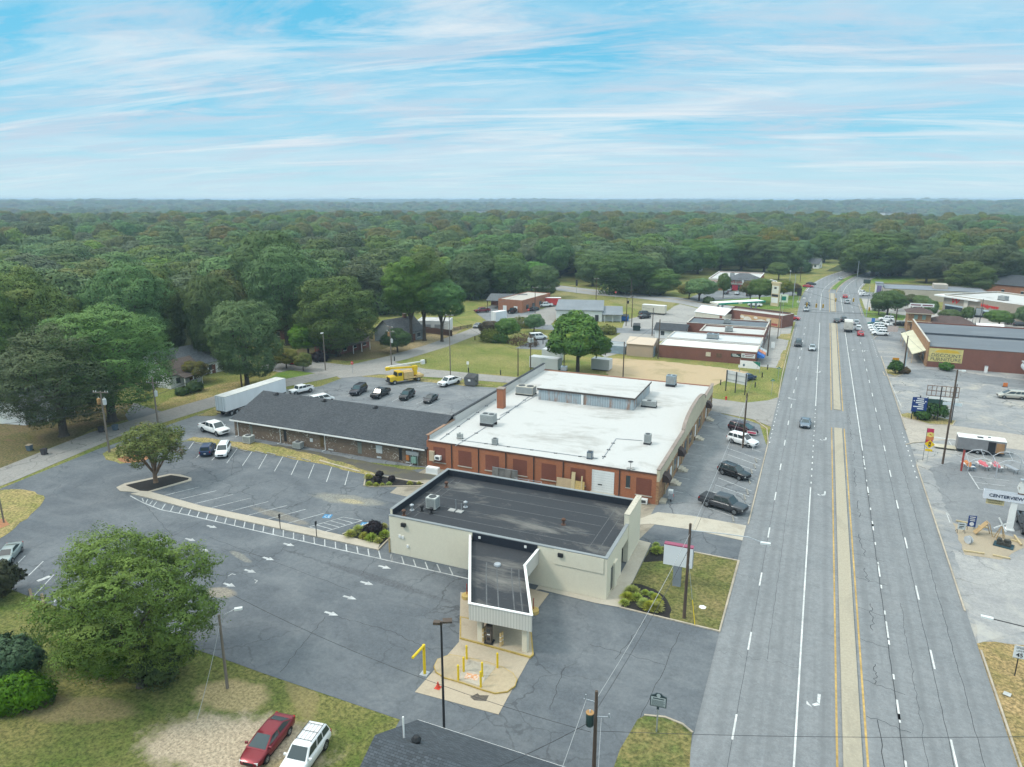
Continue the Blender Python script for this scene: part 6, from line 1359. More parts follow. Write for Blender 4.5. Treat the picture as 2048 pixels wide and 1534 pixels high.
for i,(dz,mt,lb)in enumerate(((.6,wireg,'pale top wire from the transformer pole to the lawn pole'),(2.2,wirem,'twisted dark cable from the transformer pole to the lawn pole'))):
 wire(lb,top('near',dz,-.3*i),top('sign',dz+.4),.5,.022,mt)
wire('pale wire between lawn pole and parking lot pole',top('sign',1.0),top('lot',.8),.5,.02,wireg)
wire('dark wire between lawn pole and parking lot pole',top('sign',2.2),top('lot',2.0),.6,.02)
wire('wire from the parking lot pole north to the brick strip pole',top('lot',.5),top('m1',.5),1.0,.03)
wire('wire from the transformer pole down to the left beyond the roof',top('near',2.6,-.4),(-17.5,30,6.4),.3,.02)
wire('pale wire from the transformer pole out of the bottom edge, left one',top('near',.8,-.7),(-9.8,20,9.0),.2,.02,wireg)
wire('pale wire from the transformer pole out of the bottom edge, right one',top('near',2.0,.4),(-5.6,20,8.4),.2,.02,wireg)
wire('thin dark wire crossing the road from the transformer pole',top('near',3.2),(24,52,7.0),.4,.016)
wire('dashed looking service wire over the lot by the bottom roof',top('near',3.4,-.3),T(480,1330)+(7,),1.0,.016)
for dz,lb in((.1,'upper wire along the back street past the crape myrtle'),(1.9,'middle wire along the back street past the crape myrtle'),(3.3,'lowest thick cable along the back street past the crape myrtle')):
 for a,b in(('w1','w2'),('w2','w4'),('w4','w6'),('w6','w7')):wire(lb,top(a,dz),top(b,dz),.5,.022 if dz<3 else .035)
 wire(lb,(-123,55,TOPS['w1'][2]-dz),top('w1',dz),.5,.022 if dz<3 else .035)
wire('service wire from the lamp pole on gravel down to the left',top('gr',.8),T(395,1445)+(.3,),.3,.02,wireg)
for a,b in(('w7','f1'),('f1','f2'),('f2','d1'),('d1','d2'),('d2','m1')):wire('wire strung behind the white roof from the field to the brick strip',top(a,.4),top(b,.4),.6,.025)
for a,b in(('c3','c2'),('c2','c1'),('c1','x1'),('g1','d3'),('g2','c1'),('w7','c3')):wire('far wire over the pale yards towards the cross road',top(a,.3),top(b,.3),.8,.03)
for a,b in(('furn','x3'),('x3','x5'),('east','furn'),('x1','x9')):wire('wire along the forecourts east of the main road',top(a,.3),top(b,.3),.6,.025)
SIGY=T(1650,655)[1]
for k,(a,b)in enumerate(((top('x1',3),top('x2',3)),(top('m2',4.5),top('x3',1.5)),(top('x1',5),top('x3',2.5)),(top('m2',3),top('x4',1)))):wire('signal span wire across the junction',a,b,.5,.035,group='signal span wires over the junction')
sigm=M('signal housing yellow',(.70,.42,.03),.5,.1)
for lb,px,py,z in(('yellow traffic signal over the near left lanes',1614,606,5.6),('yellow traffic signal over the kerb lane, far left',1633,608,5.6),('yellow traffic signal over the middle of the junction',1646.5,609,5.6),('orange backed signal above the right lanes',1672,597,5.4),('orange signal above the east kerb',1707.5,597,5.4),('large yellow signal head at the north-east corner',1739,615,5.4),('small yellow signal by the round sign post',1571,595,5.4),('yellow signal beside the price sign',1565,597,5.4)):
 x,y=T(px,py,z);r=thing('traffic_signal',lb,'traffic light',(x,y,z-.6));part('housing',sigm,r,(-.25,-.2,-.6,.25,.2,.7));m=MB();[m.cyl((0,-.21,zz),(0,-.32,zz),.14,n=8)for zz in(-.35,.05,.45)];m.build('visor',blackpl,r);m=MB();m.cyl((0,0,.7),(0,0,2.2),.03,n=4);m.build('hanger',darkst,r)
def sign(name,label,px,faces,posts,rz=0.0,cat='sign',z0=0.0,postmat=galv,pr=.05):
 x,y=T(*px);r=thing(name,label,cat,(x,y,z0),rz)
 for(a,b,h)in posts:MB().cyl((a,b,0),(a,b,h),pr,n=6).build('post',postmat,r)
 for(nm,x0,zz0,x1,z1,mt,d)in faces:part(nm,mt,r,(x0,-d-.05,zz0,x1,-d,z1))
 return r
h_=HT(1353,1172,1131);pz=HT(1353,1172,1090)
r=thing('road_sign','blank white cabinet road sign with magenta top stripe on grey pylon','sign',T(1353,1172)+(.06,),.02)
part('pylon',M('pylon grey',(.22,.245,.28),.6,.1),r,(-.42,-.25,0,.42,.25,h_));part('cabinet',M('blank sign face',(.72,.73,.76),.4,.03,.6),r,(-1.5,-.3,h_,1.5,.3,pz-.12));part('stripe',M('magenta stripe',(.30,.075,.13),.5,.1),r,(-1.51,-.31,pz-.119,1.51,.31,pz));part('side_panel',greyst,r,(1.502,-.28,h_+.05,1.53,.28,pz-.2))
r=thing('historical_marker','grey historical marker plaque on a steel post on the grass island','sign',T(1313,1464)+(.07,),.1)
m=MB();m.cyl((0,0,0),(0,0,2.1),.06,n=8);m.build('post',galv,r);mk=M('marker grey',(.42,.47,.48),.5,.08);mkd=M('marker dark frame',(.03,.05,.055),.5,.1)
m=MB();P=[(-.62,2.25),(.62,2.25),(.62,3.15),(.28,3.3),(.18,3.42),(-.18,3.42),(-.28,3.3),(-.62,3.15)]
m.add([(a,-.05,b)for a,b in P]+[(a,.05,b)for a,b in P],[tuple(range(8)),tuple(range(15,7,-1))]+[(i,i+8,(i+1)%8+8,(i+1)%8)for i in range(8)]);m.build('plaque',mkd,r)
m=MB();m.box(-.55,-.062,2.32,.55,-.052,3.1);f_=m.build('face',mk,r)
m=MB();m.box(-.42,-.068,2.93,.42,-.063,3.02);[m.box(-.5,-.068,2.78-k*.085,.5-.1*(k%3==1),-.063,2.815-k*.085)for k in range(6)];m.build('inscription_lines',mkd,f_);part('bracket',mkd,r,(-.09,-.09,2.05,.09,.09,2.25))
m=MB();m.lathe([(.16,0),(.11,.01)],n=12);m.build('emblem',mk,r,(0,-.055,3.25),(HPI,0,0))
r=thing('speed_limit_sign','white speed limit sign on the dry verge at the right edge','sign',T(2029,1352)+(.04,),0);m=MB();m.box(-.04,-.03,0,.04,.03,2.2);m.build('post',darkst,r);fc=part('face',M('sign white face',(.72,.75,.78),.4,.04),r,(-.42,-.07,1.75,.5,-.03,2.95))
part('border',blackpl,fc,(-.40,-.074,2.90,.48,-.071,2.925),(-.40,-.074,1.775,.48,-.071,1.80))
lettering('SPEED',.24,'sign_lettering',blackpl,fc,(.04,-.08,2.74),(HPI,0,0),extrude=.004);lettering('LIMIT',.24,'sign_lettering',blackpl,fc,(.04,-.08,2.46),(HPI,0,0),extrude=.004);lettering('45',.52,'sign_lettering',blackpl,fc,(.04,-.08,2.07),(HPI,0,0),extrude=.004,bold=.012)
r=thing('store_sign','long white sign beam on a white post reading centerview at the right edge','sign',T(2018,1060)+(.04,),-.06)
zb=HT(2018,1060,1004);wsg=M('sign beam white',(.64,.66,.72),.5,.05,.6)
part('post',white,r,(-.33,-.25,0,.33,.25,zb),(-.5,-.4,0,.5,.4,.15));bm=part('beam',wsg,r,(-3.3,-.35,zb,6,.35,zb+1.05));part('top',greyst,bm,(-3.25,-.32,zb+1.051,6,.32,zb+1.07))
nv=M('navy lettering',(.02,.03,.07),.5,.05)
lettering('CENTERVIEW HARDWARE',.56,'sign_lettering',nv,bm,(-2.75,-.37,zb+.52),(HPI,0,0),align='LEFT',extrude=.01,stretch=1.05,bold=.012)
tq=part('hanging_board',M('board cream',(.56,.47,.26),.6,.1),r,(-2.9,-.06,zb-.75,-1.0,.0,zb-.05));lettering('CENTERVIEW',.26,'sign_lettering',blackpl,tq,(-1.95,-.07,zb-.27),(HPI,0,0),extrude=.005);lettering('HARDWARE',.26,'sign_lettering',blackpl,tq,(-1.95,-.07,zb-.56),(HPI,0,0),extrude=.005)
r=thing('rooftop_sign','peeling white cut-out sign resting on the hardware sign beam','sign',T(2018,1060)+(.04+zb+1.08,),-.06)
m=MB();P=[(1.0,.1),(.7,.8),(.9,1.5),(1.6,1.85),(2.6,1.7),(3.4,1.8),(4.3,1.5),(4.6,.8),(4.4,.1)];n=len(P);m.add([(a-.7,-.06,b)for a,b in P]+[(a-.7,.06,b)for a,b in P],[tuple(range(n)),tuple(range(2*n-1,n-1,-1))]+[(i,i+n,(i+1)%n+n,(i+1)%n)for i in range(n)]);m.build('board',stained('peeling white paint',(.66,.66,.64),(.25,.17,.12),.55,.6,.8),r);part('ledge',galv,r,(.2,-.3,1.86,3.9,.3,1.95));part('base_frame',M('rust brown vent',(.11,.055,.035)),r,(.2,-.1,0,3.8,.1,.12))
def stopsign(label,px):
 r=thing('stop_sign',label,'sign',T(*px)+(.04,),0);m=MB();m.cyl((0,0,0),(0,0,2.4),.045,n=6);m.build('post',galv,r)
 m=MB();P=[(.42*math.cos(math.pi/8+k*math.pi/4),2.55+.42*math.sin(math.pi/8+k*math.pi/4))for k in range(8)];m.add([(a,-.06,b)for a,b in P]+[(a,-.02,b)for a,b in P],[tuple(range(8)),tuple(range(15,7,-1))]+[(i,i+8,(i+1)%8+8,(i+1)%8)for i in range(8)]);f=m.build('face',redb,r)
 lettering('STOP',.3,'sign_lettering',white,f,(0,-.068,2.55),(HPI,0,0),extrude=.004);part('back_plate',galv,r,(-.1,-.019,2.3,.1,.02,2.8))
stopsign('red stop sign at the corner by the yellow truck',(705.5,747));stopsign('red stop sign opposite the orange brick workshop',(1057,634));stopsign('red stop sign on the dry grass beside the cross road',(1231,597))
sg=M('street sign green',(.02,.19,.13),.4,.05)
for lb,px,hh in(('green street name sign on the grass by the side street',(1543,790),3.0),('dark street name sign by the brick strip pavement',(1556,760),2.6)):
 r=thing('street_sign',lb,'sign',T(*px)+(.03,),.5);m=MB();m.cyl((0,0,0),(0,0,hh),.035,n=6);m.build('post',galv,r);m=MB();m.obox((0,0,hh+.1),(.9,.03,.22));m.obox((0,0,hh+.34),(.03,.8,.2));pl_=m.build('name_plate',sg,r);m=MB();m.obox((0,-.02,hh+.1),(.6,.006,.08));m.build('text_line',white,pl_)
for i,(px,lb)in enumerate((((789,722),'short black post beside the green pole foot'),((852,727),'short black post behind the bucket truck boom'),((937,745),'short black post below the small white notice'),((1001,750),'short black post at the field edge before the white roof'),((950,680),'short black post where field meets back street'),((1441,770),'black post left of the three-legged sign'),((1524,755),'black post right of the three-legged sign'),((1510,775),'black post beside the worn dirt path'),((1535,739),'black post at the strip pavement end'),((1086,688),'black post in front of the small white van'))):
 r=thing('bollard',lb,'bollard',T(*px)+(.02,),0,'black posts around the field and dirt lot');m=MB();m.cyl((0,0,0),(0,0,1.15),.13,.12,8);m.build('post',darkst,r);m=MB();m.lathe([(.125,1.15),(.06,1.2)],n=8);m.build('cap',blackpl,r)
sign('notice_sign','small white notice on a thin post in the mown field',(936,745),[('face',-.3,2.0,.3,2.7,white,.04)],[(0,0,2.7)])
r=thing('billboard','white back of a sign board on three dark posts beside the dirt lot','sign',T(1470,786)+(.02,),math.atan2(T(1490,790)[1]-T(1450,781)[1],T(1490,790)[0]-T(1450,781)[0]))
[part('post',darkst,r,(x-.08,-.08,0,x+.08,.08,4.6))for x in(-2.3,0,2.3)];part('board',M('ribbed board white',(.60,.61,.61),.6,.08),r,(-2.5,.09,2.1,2.5,.16,4.6));part('rail',galv,r,(-2.5,.02,2.6,-.09,.088,2.7),(.09,.02,2.6,2.2,.088,2.7),(-2.2,.02,3.8,-.09,.088,3.9),(.09,.02,3.8,2.2,.088,3.9))
r=sign('banner_sign','white banner with green corner on posts before the brick strip',(1498,744),[('banner',-2.2,.9,2.4,2.7,white,.04)],[(-2.2,0,3.0),(2.4,0,2.8)],-.05);m=MB();m.add([(.6,-.1,2.68),(2.38,-.1,2.68),(2.38,-.1,1.5)],[(0,1,2)]);m.build('green_corner',sg,r);m=MB();m.add([(-1.6,-.1,1.6),(-1.3,-.1,2.0),(-1.0,-.1,1.6),(-1.3,-.1,1.2)],[(0,1,2,3)]);m.build('emblem',M('emblem dark',(.05,.12,.15)),r)
sign('notice_sign','small white square sign at the left end of the banner',(1478,748),[('face',-.3,1.6,.3,2.2,white,.04)],[(0,0,2.2)])
sign('notice_sign','white notice on a post in the kerb strip of the brick strip',(1545,700),[('face',-.5,.6,.5,2.3,white,.04)],[(0,0,2.3)])
r=thing('fire_hydrant','red fire hydrant on the grass across from the white roof','hydrant',T(1452,800)+(.02,));m=MB();m.lathe([(.2,0),(.2,.08),(.13,.1),(.13,.55),(.18,.57),(.17,.66),(.08,.78),(.03,.84)],n=10);m.build('barrel',redb,r);m=MB();m.cyl((-.28,0,.45),(.28,0,.45),.08,n=8);m.build('outlet',redb,r)
by=M('sign navy blue',(.012,.04,.17),.5,.06)
r=sign('directory_sign','navy blue directory sign with white lines on the grass tip',(1833,840),[('board',-1.15,1.6,1.35,4.4,by,.06)],[(-.9,0,1.7),(1.1,0,1.7),(.1,0,4.75)],.05,postmat=darkst,pr=.09)
m=MB()
for k,(a,b)in enumerate(((-.4,.7),(-.55,.75),(-.55,.9),(-.1,.75),(-.9,.8),(-.2,.8))):m.box(a,-.125,4.06-.38*k,b,-.112,4.24-.38*k)
m.build('sign_lines',white,r);m=MB()
for s in(-1,1):m.add([(.1+s*1.1,-.12,3.7),(.1+s*.85,-.12,3.85),(.1+s*.85,-.12,3.55)],[(0,1,2)if s<0 else(0,2,1)])
m.build('arrow',white,r)
r=thing('rusty_sign','empty rusty sign frame grid on dark posts behind the blue sign','sign',T(1876,842)+(.02,),.02)
[part('post',darkst,r,(x-.09,-.09,0,x+.09,.09,4.4 if x!=-.2 else 6.6))for x in(-2.2,-.2,1.8)]
m=MB();[m.box(x-.05,-.06,4.75,x+.05,.06,6.7)for x in(-2.5,-1.75,-1.0,-.25,.5,1.25,2.0,2.6)];[m.box(-2.5,-.07,z,2.6,.07,z+.1)for z in(4.7,5.65,6.6)];m.build('grid',M('rusty frame',(.20,.13,.10),.8,.25,2),r)
part('board',white,r,(-2.4,-.08,4.2,.2,-.0,4.6),(.3,-.08,4.0,2.7,-.0,4.5));part('board',M('board dark green',(.03,.07,.06),.6,.1),r,(-2.4,-.08,3.35,.2,-.0,4.1));part('board',M('board pale blue',(.55,.62,.66),.5,.05),r,(.3,-.09,3.2,3.4,-.01,3.75))
r=sign('shop_sign','blue and orange vertical sign in the shrubs at the forecourt corner',(1788,744),[('panel',-.55,1.3,.55,2.9,M('sign sky blue',(.02,.17,.45),.5,.15),.05),('panel',-.7,2.9,.7,3.5,M('sign orange',(.66,.27,.02),.5,.05),.05)],[(0,0,1.4)],.1,postmat=darkst);m=MB();m.box(-.4,-.115,1.7,.4,-.102,1.95);m.box(-.3,-.115,2.3,.3,-.102,2.45);m.build('sign_lines',white,r)
r=thing('feather_banner','red and yellow feather banner flag standing beside the road','banner',T(1853,922)+(.02,),0);m=MB();m.cyl((-.55,0,0),(-.55,0,HT(1853,922,857)),.03,n=5);m.build('pole',darkst,r)
BZ=[HT(1853,922,q)for q in(886,880,873,866,857.5)]
for k,(z0,z1,mt)in enumerate(((BZ[0],BZ[1],M('banner red',(.50,.04,.10),.6,.1)),(BZ[1],BZ[2],M('banner orange',(.62,.22,.08),.6,.1)),(BZ[2],BZ[3],M('banner cream',(.70,.58,.25),.6,.1)),(BZ[3],BZ[4],MATS['banner red']))):part('cloth',mt,r,(-.52,-.02,z0,.55-.1*abs(k-1.5),.02,z1-.003))
m=MB();m.lathe([(.4,0),(.32,.01)],n=14);m.build('disc',M('banner yellow',(.75,.6,.15)),r,(.0,-.03,(BZ[2]+BZ[3])/2),(HPI,0,0));m=MB();m.obox((0,-.05,(BZ[2]+BZ[3])/2),(.35,.01,.12),0,None,0,.5);m.build('emblem',redb,r)
sy=M('warning sign yellow',(.78,.50,.01),.5,.05)
r=thing('warning_sign','yellow diamond signal-ahead sign with plate below beside the road','sign',T(1853.5,924.5)+(.02,),0);m=MB();m.cyl((0,0,0),(0,0,2.6),.035,n=5);m.build('post',galv,r)
m=MB();m.obox((0,-.08,3.0),(1.0,.03,1.0),0,None,0,math.pi/4);f_=m.build('face',sy,r);part('signal_symbol',blackpl,f_,(-.16,-.105,2.62,.16,-.097,3.38));m=MB();[m.lathe([(.085,0),(.06,.008)],(0,0,0),8)for _ in()];
for z,mt in((3.25,redb),(3.0,sy),(2.75,sg)):m=MB();m.lathe([(.09,0),(.07,.008)],n=8);m.build('signal_dot',mt,f_,(0,-.108,z),(HPI,0,0))
part('plate',sy,r,(-.5,-.09,1.85,.5,-.06,2.2))
r=boxtrailer('vending_trailer','white-topped vending trailer with open side and brown door',T(1958,905)+(.04,),-.05,6.6,2.4,2.5,M('trailer grey wall',(.22,.22,.23),.6,.1))
part('door',M('trailer brown door',(.35,.20,.10),.7,.15),r,(2.0,-1.28,.6,3.1,-1.21,2.2));part('doorway',blackpl,r,(.9,-1.25,.6,1.9,-1.21,2.3));part('ramp',M('plywood ramp',(.50,.46,.36),.8,.1),r,(-6.4,-.9,.22,-3.32,.9,.32));part('roof_vent',darkst,r,(-.6,-.5,2.57,.2,.1,2.66),(.9,.2,2.57,1.3,.5,2.64));part('gate',white,r,(-6.9,1.0,1.2,-3.3,1.1,1.35))
fr=M('tent frame pipe',(.48,.50,.53),.4,.06,2,.3)
def tent(label,pa,pb):
 ax,ay=T(*pa);r=thing('tent_frame',label,'tent frame',(ax,ay,.03),pb)
 m=MB();w,d=3.6,4.2
 for y in(0,d):m.path([(0,y,0),(0,y,2.0),(w*.22,y,2.7),(w/2,y,2.95),(w*.78,y,2.7),(w,y,2.0),(w,y,0)],.05,6)
 m.build('hoop',fr,r);m=MB()
 for x,z in((0,2.0),(w/2,2.95),(w,2.0)):m.cyl((x,0,z),(x,d,z),.03,n=6)
 m.cyl((0,0,2.0),(w*.3,0,2.75),.02,n=5);m.build('rail',fr,r)
tent('bare hooped tent frame nearer the red post',(1934,950),-.06);tent('bare hooped tent frame at the right of the stall',(1990,955),-.06)
tabw=M('table top white',(.66,.67,.68),.5,.05);pinkm=M('pink goods',(.62,.16,.19),.6,.35,9);orm=M('orange goods',(.60,.24,.09),.6,.4,9)
for lb,px,mt,gd in(('white folding table heaped with orange goods beside red post',(1934,938),tabw,orm),('white folding table with pink goods under the first frame',(1964,938),tabw,pinkm),('short white folding table piled with pink goods in the middle',(1990,940),tabw,pinkm),('grey folding table nearly bare at the right of the stall',(2021,944),greyst,None)):
 r=thing('folding_table',lb,'table',T(*px)+(.03,),2.05);part('top',mt,r,(-1.2,-.38,.70,1.2,.38,.75));[MB().cyl((a,b,0),(a,b,.7),.025,n=5).build('leg',darkst,r)for a in(-1.0,1.0)for b in(-.3,.3)]
 if gd:
  for k in range(7):g_=thing('goods_heap',{orm:'heap of orange goods on the table by the red post',pinkm:'heap of pink goods on a white stall table'}[gd],'goods',(r.location.x+rnd.uniform(-.5,.5)*.6,r.location.y+(k-3)*.3,.79),rnd.uniform(0,3),'heaps of goods on the stall tables');m=MB();m.lathe([(.32,0),(.28,.16),(.16,.3),(.03,.34)],n=7);m.build('heap',gd,g_);part('tray',white,g_,(-.28,-.28,-.01,.28,.28,.02))
r=thing('bollard','rusty red post at the corner of the vending stall','post',T(1922,942)+(.03,));m=MB();m.box(-.12,-.12,0,.12,.12,3.4);m.build('post',M('rust red post',(.35,.06,.05),.7,.2),r);part('cap',darkst,r,(-.14,-.14,3.4,.14,.14,3.46))
r=thing('folding_chair','blue folding chair between the stall tables','chair',T(1947,942)+(.03,),.4);bc=M('chair blue',(.08,.16,.25),.6,.15);part('seat',bc,r,(-.25,-.25,.42,.25,.25,.46));part('backrest',bc,r,(-.25,.22,.5,.25,.26,.95));[MB().cyl((a,b,0),(a,b,.42),.018,n=5).build('leg',galv,r)for a in(-.22,.22)for b in(-.22,.22)]
def aframe(label,px,mt,lines,h=1.25,w=.8,legs=True):
 r=thing('display_board',label,'sign',T(*px)+(.04,),.15);part('board',mt,r,(-w/2,-.05,.45,w/2,0,.45+h));[MB().cyl((s*w*.45,.02*q,.5),(s*w*.5,-.2+.7*q,0),.025,n=5).build('leg',darkst,r)for s in(-1,1)for q in(0,1)]
 m=MB();[m.box(a*w,-.062,.45+h*z,b*w,-.052,.45+h*z+.09)for a,b,z in lines];m.build('sign_lines',white if mt is by else darkst,r);return r
r=aframe('navy advertising board on a stand beside the sandy apron',(1941,1060),by,[(-.35,.35,.85),(-.35,.3,.68),(-.3,.35,.52)],1.45,.9);m=MB();m.lathe([(.26,0),(.2,.01)],n=12);m.build('emblem',M('emblem white',(.7,.7,.72)),r,(0,-.055,.8),(HPI,0,0))
aframe('small pale yard board next to the navy advertising board',(1921,1066),M('pale yard board',(.50,.53,.54),.6,.2,8),[(-.35,.35,.7),(-.3,.3,.4),(-.35,.1,.2)],.9,.85)
r=thing('swing_bench','small wooden slide frame on the sandy apron','play frame',T(1966,1070)+(.04,),.2);wd=M('raw timber',(.42,.29,.15),.8,.2,3);m=MB();m.obox((-.4,0,.9),(1.9,.8,.08),0,None,0,-.9);m.build('slide',wd,r);[MB().cyl((.3,y,1.75),(.9,y,0),.05,n=5).build('leg',wd,r)for y in(-.4,.4)];MB().cyl((.3,-.4,1.7),(.3,.4,1.7),.05,n=5).build('rail',wd,r)
r=thing('garden_windmill','wooden garden windmill with pale vanes on the sandy apron','ornament',T(1999,1079)+(.04,),.1);m=MB();[m.cyl((sx*.5,sy*.4,0),(0,0,1.9),.05,n=5)for sx in(-1,1)for sy in(-1,1)];m.cyl((-.5,-.4,.4),(.5,.4,.4),.04,n=5);m.build('frame',wd,r);m=MB();[m.obox((.5*math.cos(t)*1.0,-.12,1.95+.5*math.sin(t)),(1.0,.03,.16),0,None,0,-t)for t in(.5,2.1,3.7,5.2)];m.build('vane',white,r)
r=thing('scrap_engine','dark engine block on a blue pallet beside the windmill','engine',T(2007,1092)+(.04,),-.3);m=MB();m.box(-.7,-.45,.14,.7,.45,.5);m.cyl((-.5,-.3,.6),(-.5,.3,.6),.25,n=10);m.obox((.3,0,.65),(.6,.5,.4),.3);m.build('block',M('oily engine',(.05,.05,.045),.5,.4,6),r);part('pallet',M('pallet blue',(.03,.07,.09),.7,.2),r,(-1.0,-.7,0,1.0,.7,.13))
r=thing('cable_reel','pale round reel lying on the sandy apron','reel',T(1936,1087)+(.3,),.7);m=MB();m.cyl((-.18,0,.2),(-.14,0,.2),.48,n=16);m.cyl((.14,0,.2),(.18,0,.2),.48,n=16);m.build('flange',M('reel grey',(.48,.51,.54),.5,.1),r);m=MB();m.cyl((-.14,0,.2),(.14,0,.2),.28,n=12);m.build('drum',greyst,r)
for i,(a,b)in enumerate((((1912,1043),(1938,1048)),((1927,1103),(1968,1109)),((1985,1112),(2020,1119)),((2028,1074),(2042,1093)),((2020,1081),(2040,1086)),((1956,1053),(1975,1057)))):
 A,B=T(*a),T(*b);an_=math.atan2(B[1]-A[1],B[0]-A[0]);r=thing('timber_beam',('pale timber beam behind the navy board','pale timber beam lying at the kerb side of the apron','pale timber beam in front of the blue pallet','timber leaning across another at the apron edge','short timber under the leaning one','short timber behind the slide frame')[i],'beam',((A[0]+B[0])/2,(A[1]+B[1])/2,.14+.1*(i==3)),an_);m=MB();m.obox((0,0,0),(math.dist(A,B),.18,.16));m.build('beam',M('pale timber',(.52,.42,.25),.8,.15,3),r);part('end_grain',wd,r,(math.dist(A,B)/2+.001,-.085,-.075,math.dist(A,B)/2+.01,.085,.075))
for px in((1405,1216),(2014,1390)):
 r=thing('ground_marker','white hexagonal plate lying on the front lawn' if px[0]<1500 else 'square grey access cover in the dry verge','cover',T(*px)+(.09,),.4);m=MB();m.lathe([(.38,0),(.38,.03)],n=6 if px[0]<1500 else 4);m.build('plate',white if px[0]<1500 else M('cover grey',(.45,.46,.45),.8,.1),r);part('bolt',galv,r,(-.03,-.03,.031,.03,.03,.045))
yedge=M('ochre kerb paint',(.42,.30,.09),.8,.25,2)
def slab(name,px,h,mt=conc,edge=None,inset=.14):
 P=[T(*q)for q in px]if not isinstance(px[0][0],float)or px[0][0]>300 else px
 m=MB();m.prism(P,.0,h);o=tag(m.build(name,mt),kind='structure')
 if edge:m=MB();m.curb(P,.12,0,h+.012,True);tag(m.build('kerb',edge),kind='structure')
PAD=pl((921,1185),(919,1260),(918,1285),(830,1385),(997,1430),(1066,1305),(1062,1236),(1098,1188),(1060,1178),(945,1190))
m=MB();m.prism(PAD,0,.07);struct('forecourt',m,stained('stained forecourt concrete',(.40,.335,.25),(.25,.205,.15),.55,.75,.3))
i1=pl((921,1237),(1062,1268),(1066,1312),(1060,1317),(921,1279));m=MB();m.prism(i1,0,.2);struct('traffic_island',m,MATS['stained forecourt concrete']);m=MB();m.curb(i1,.13,0,.215,True);struct('kerb',m,yedge)
i2=pl((869,1336),(876,1322),(900,1313),(930,1318),(975,1328),(1005,1338),(1025,1350),(1033,1363),(1029,1375),(1014,1386),(990,1389),(965,1382),(925,1368),(890,1358),(873,1347));m=MB();m.prism(i2,0,.2);struct('traffic_island',m,M('sand coated slab',(.40,.325,.22),.85,.12,3));m=MB();m.curb(i2,.13,0,.19,True);struct('kerb',m,yedge)
pit=pl((937,1323),(992,1337),(961,1377),(914,1362));m=MB();m.prism(pit,.2,.212);struct('forecourt',m,stained('pit slab',(.36,.33,.27),(.22,.20,.17),.5,.65,.8))
pk=pl((931,1345),(973,1353),(962,1377),(917,1362));m=MB();m.prism(pk,.212,.225);struct('forecourt',m,concl)
pr_=pl((934,1350),(960,1355),(954,1366),(928,1361));m=MB();m.prism(pr_,.225,.235);struct('forecourt',m,stained('rusty grate plate',(.55,.49,.42),(.55,.22,.07),.45,.55,4.0,amt=.95))
dk=pl((955,1388),(978,1392),(972,1404),(948,1402),(940,1395));m=MB();m.sheet(rough(dk,.25,.4),.074);struct('oil_stain',m,M('oil stain',(.10,.085,.07),.8,.35,3))
Y=[((933.5,1321.6),1295,'yellow bollard at the back left of the pit'),((927.7,1346.7),1318.5,'yellow bollard at the middle left of the pit'),((916.8,1363.9),1334,'yellow bollard at the front left of the pit'),((995,1338.8),1310,'yellow bollard alone at the back right of the pit'),((964.5,1356.8),1328.7,'yellow bollard behind the front right one at the pit'),((961.7,1378),1346.7,'yellow bollard at the front right kerb of the pit')]
for p_,t_,lb in Y:
 h=HT(p_[0],p_[1],t_)*.97;r=thing('bollard',lb,'bollard',T(*p_)+(.2,),0,'yellow bollards around the drive-through pit');m=MB();m.cyl((0,0,0),(0,0,h),.1,n=10);m.build('post',yelp,r);m=MB();m.lathe([(.1,h),(.07,h+.05),(.02,h+.07)],n=10);m.build('cap',yelp,r)
tanb=M('tan bollard paint',(.58,.42,.20),.6,.15,4)
for p_,t_,lb in(((966.5,1286.4),1262,'tan bollard at the front left of the teller kiosk'),((970,1283),1257,'tan bollard at the back left of the teller kiosk'),((1001.3,1295.8),1269,'tan bollard at the front right of the teller kiosk'),((1005,1292.7),1266,'tan bollard at the back right of the teller kiosk')):
 r=thing('bollard',lb,'bollard',T(*p_)+(.2,),0,'tan bollards beside the teller kiosk');m=MB();m.cyl((0,0,0),(0,0,1.35),.1,n=10);m.build('post',tanb,r);m=MB();[m.lathe([(.103,z),(.103,z+.08)],n=10)for z in(.5,.9)];m.build('band',white,r)
r=thing('teller_kiosk','brown drive-up teller kiosk on the island under the canopy','kiosk',T(979,1288)+(.2,),.1);kb=M('kiosk brown',(.12,.095,.08),.5,.1);m=MB();m.box(-.25,-.25,.1,.25,.25,1.75);m.obox((0,-.05,1.78),(.6,.62,.12));m.build('cabinet',kb,r);part('screen',glass,r,(-.16,-.262,1.15,.16,-.252,1.5));part('slot',white,r,(-.15,-.265,.9,.15,-.252,1.0));part('recess',blackpl,r,(-.14,-.266,.35,.14,-.252,.65));part('base',darkst,r,(-.42,-.4,0,.42,.4,.1))
x,y=T(849.5,1348);h=HT(849.5,1348,1290);r=thing('height_bar','yellow angled clearance bar beside the drive-through lane','barrier',(x,y,.03));m=MB();m.cyl((0,0,0),(0,0,h),.13,n=10);m.build('post',yelp,r);ex,ey=T(825,1314,h);m=MB();m.cyl((0,0,h-.1),(ex-x,ey-y,h-.1),.12,n=10);m.build('arm',yelp,r);part('base_plate',galv,r,(-.35,-.35,0,.35,.35,.05))
for p_,lb in(((934,1196),'round ochre pole base left of the canopy'),((1067,1226),'round ochre pole base with a red rod right of the canopy')):
 r=thing('guard_post',lb,'post',T(*p_)+(.05,));m=MB();m.lathe([(.55,0),(.55,.35),(.4,.42)],n=14);m.build('base',M('ochre base paint',(.52,.37,.13),.8,.15),r);m=MB();m.cyl((0,0,.4),(0,0,1.6),.05,n=6);m.build('rod',M('rust red post',(.35,.06,.05)),r)
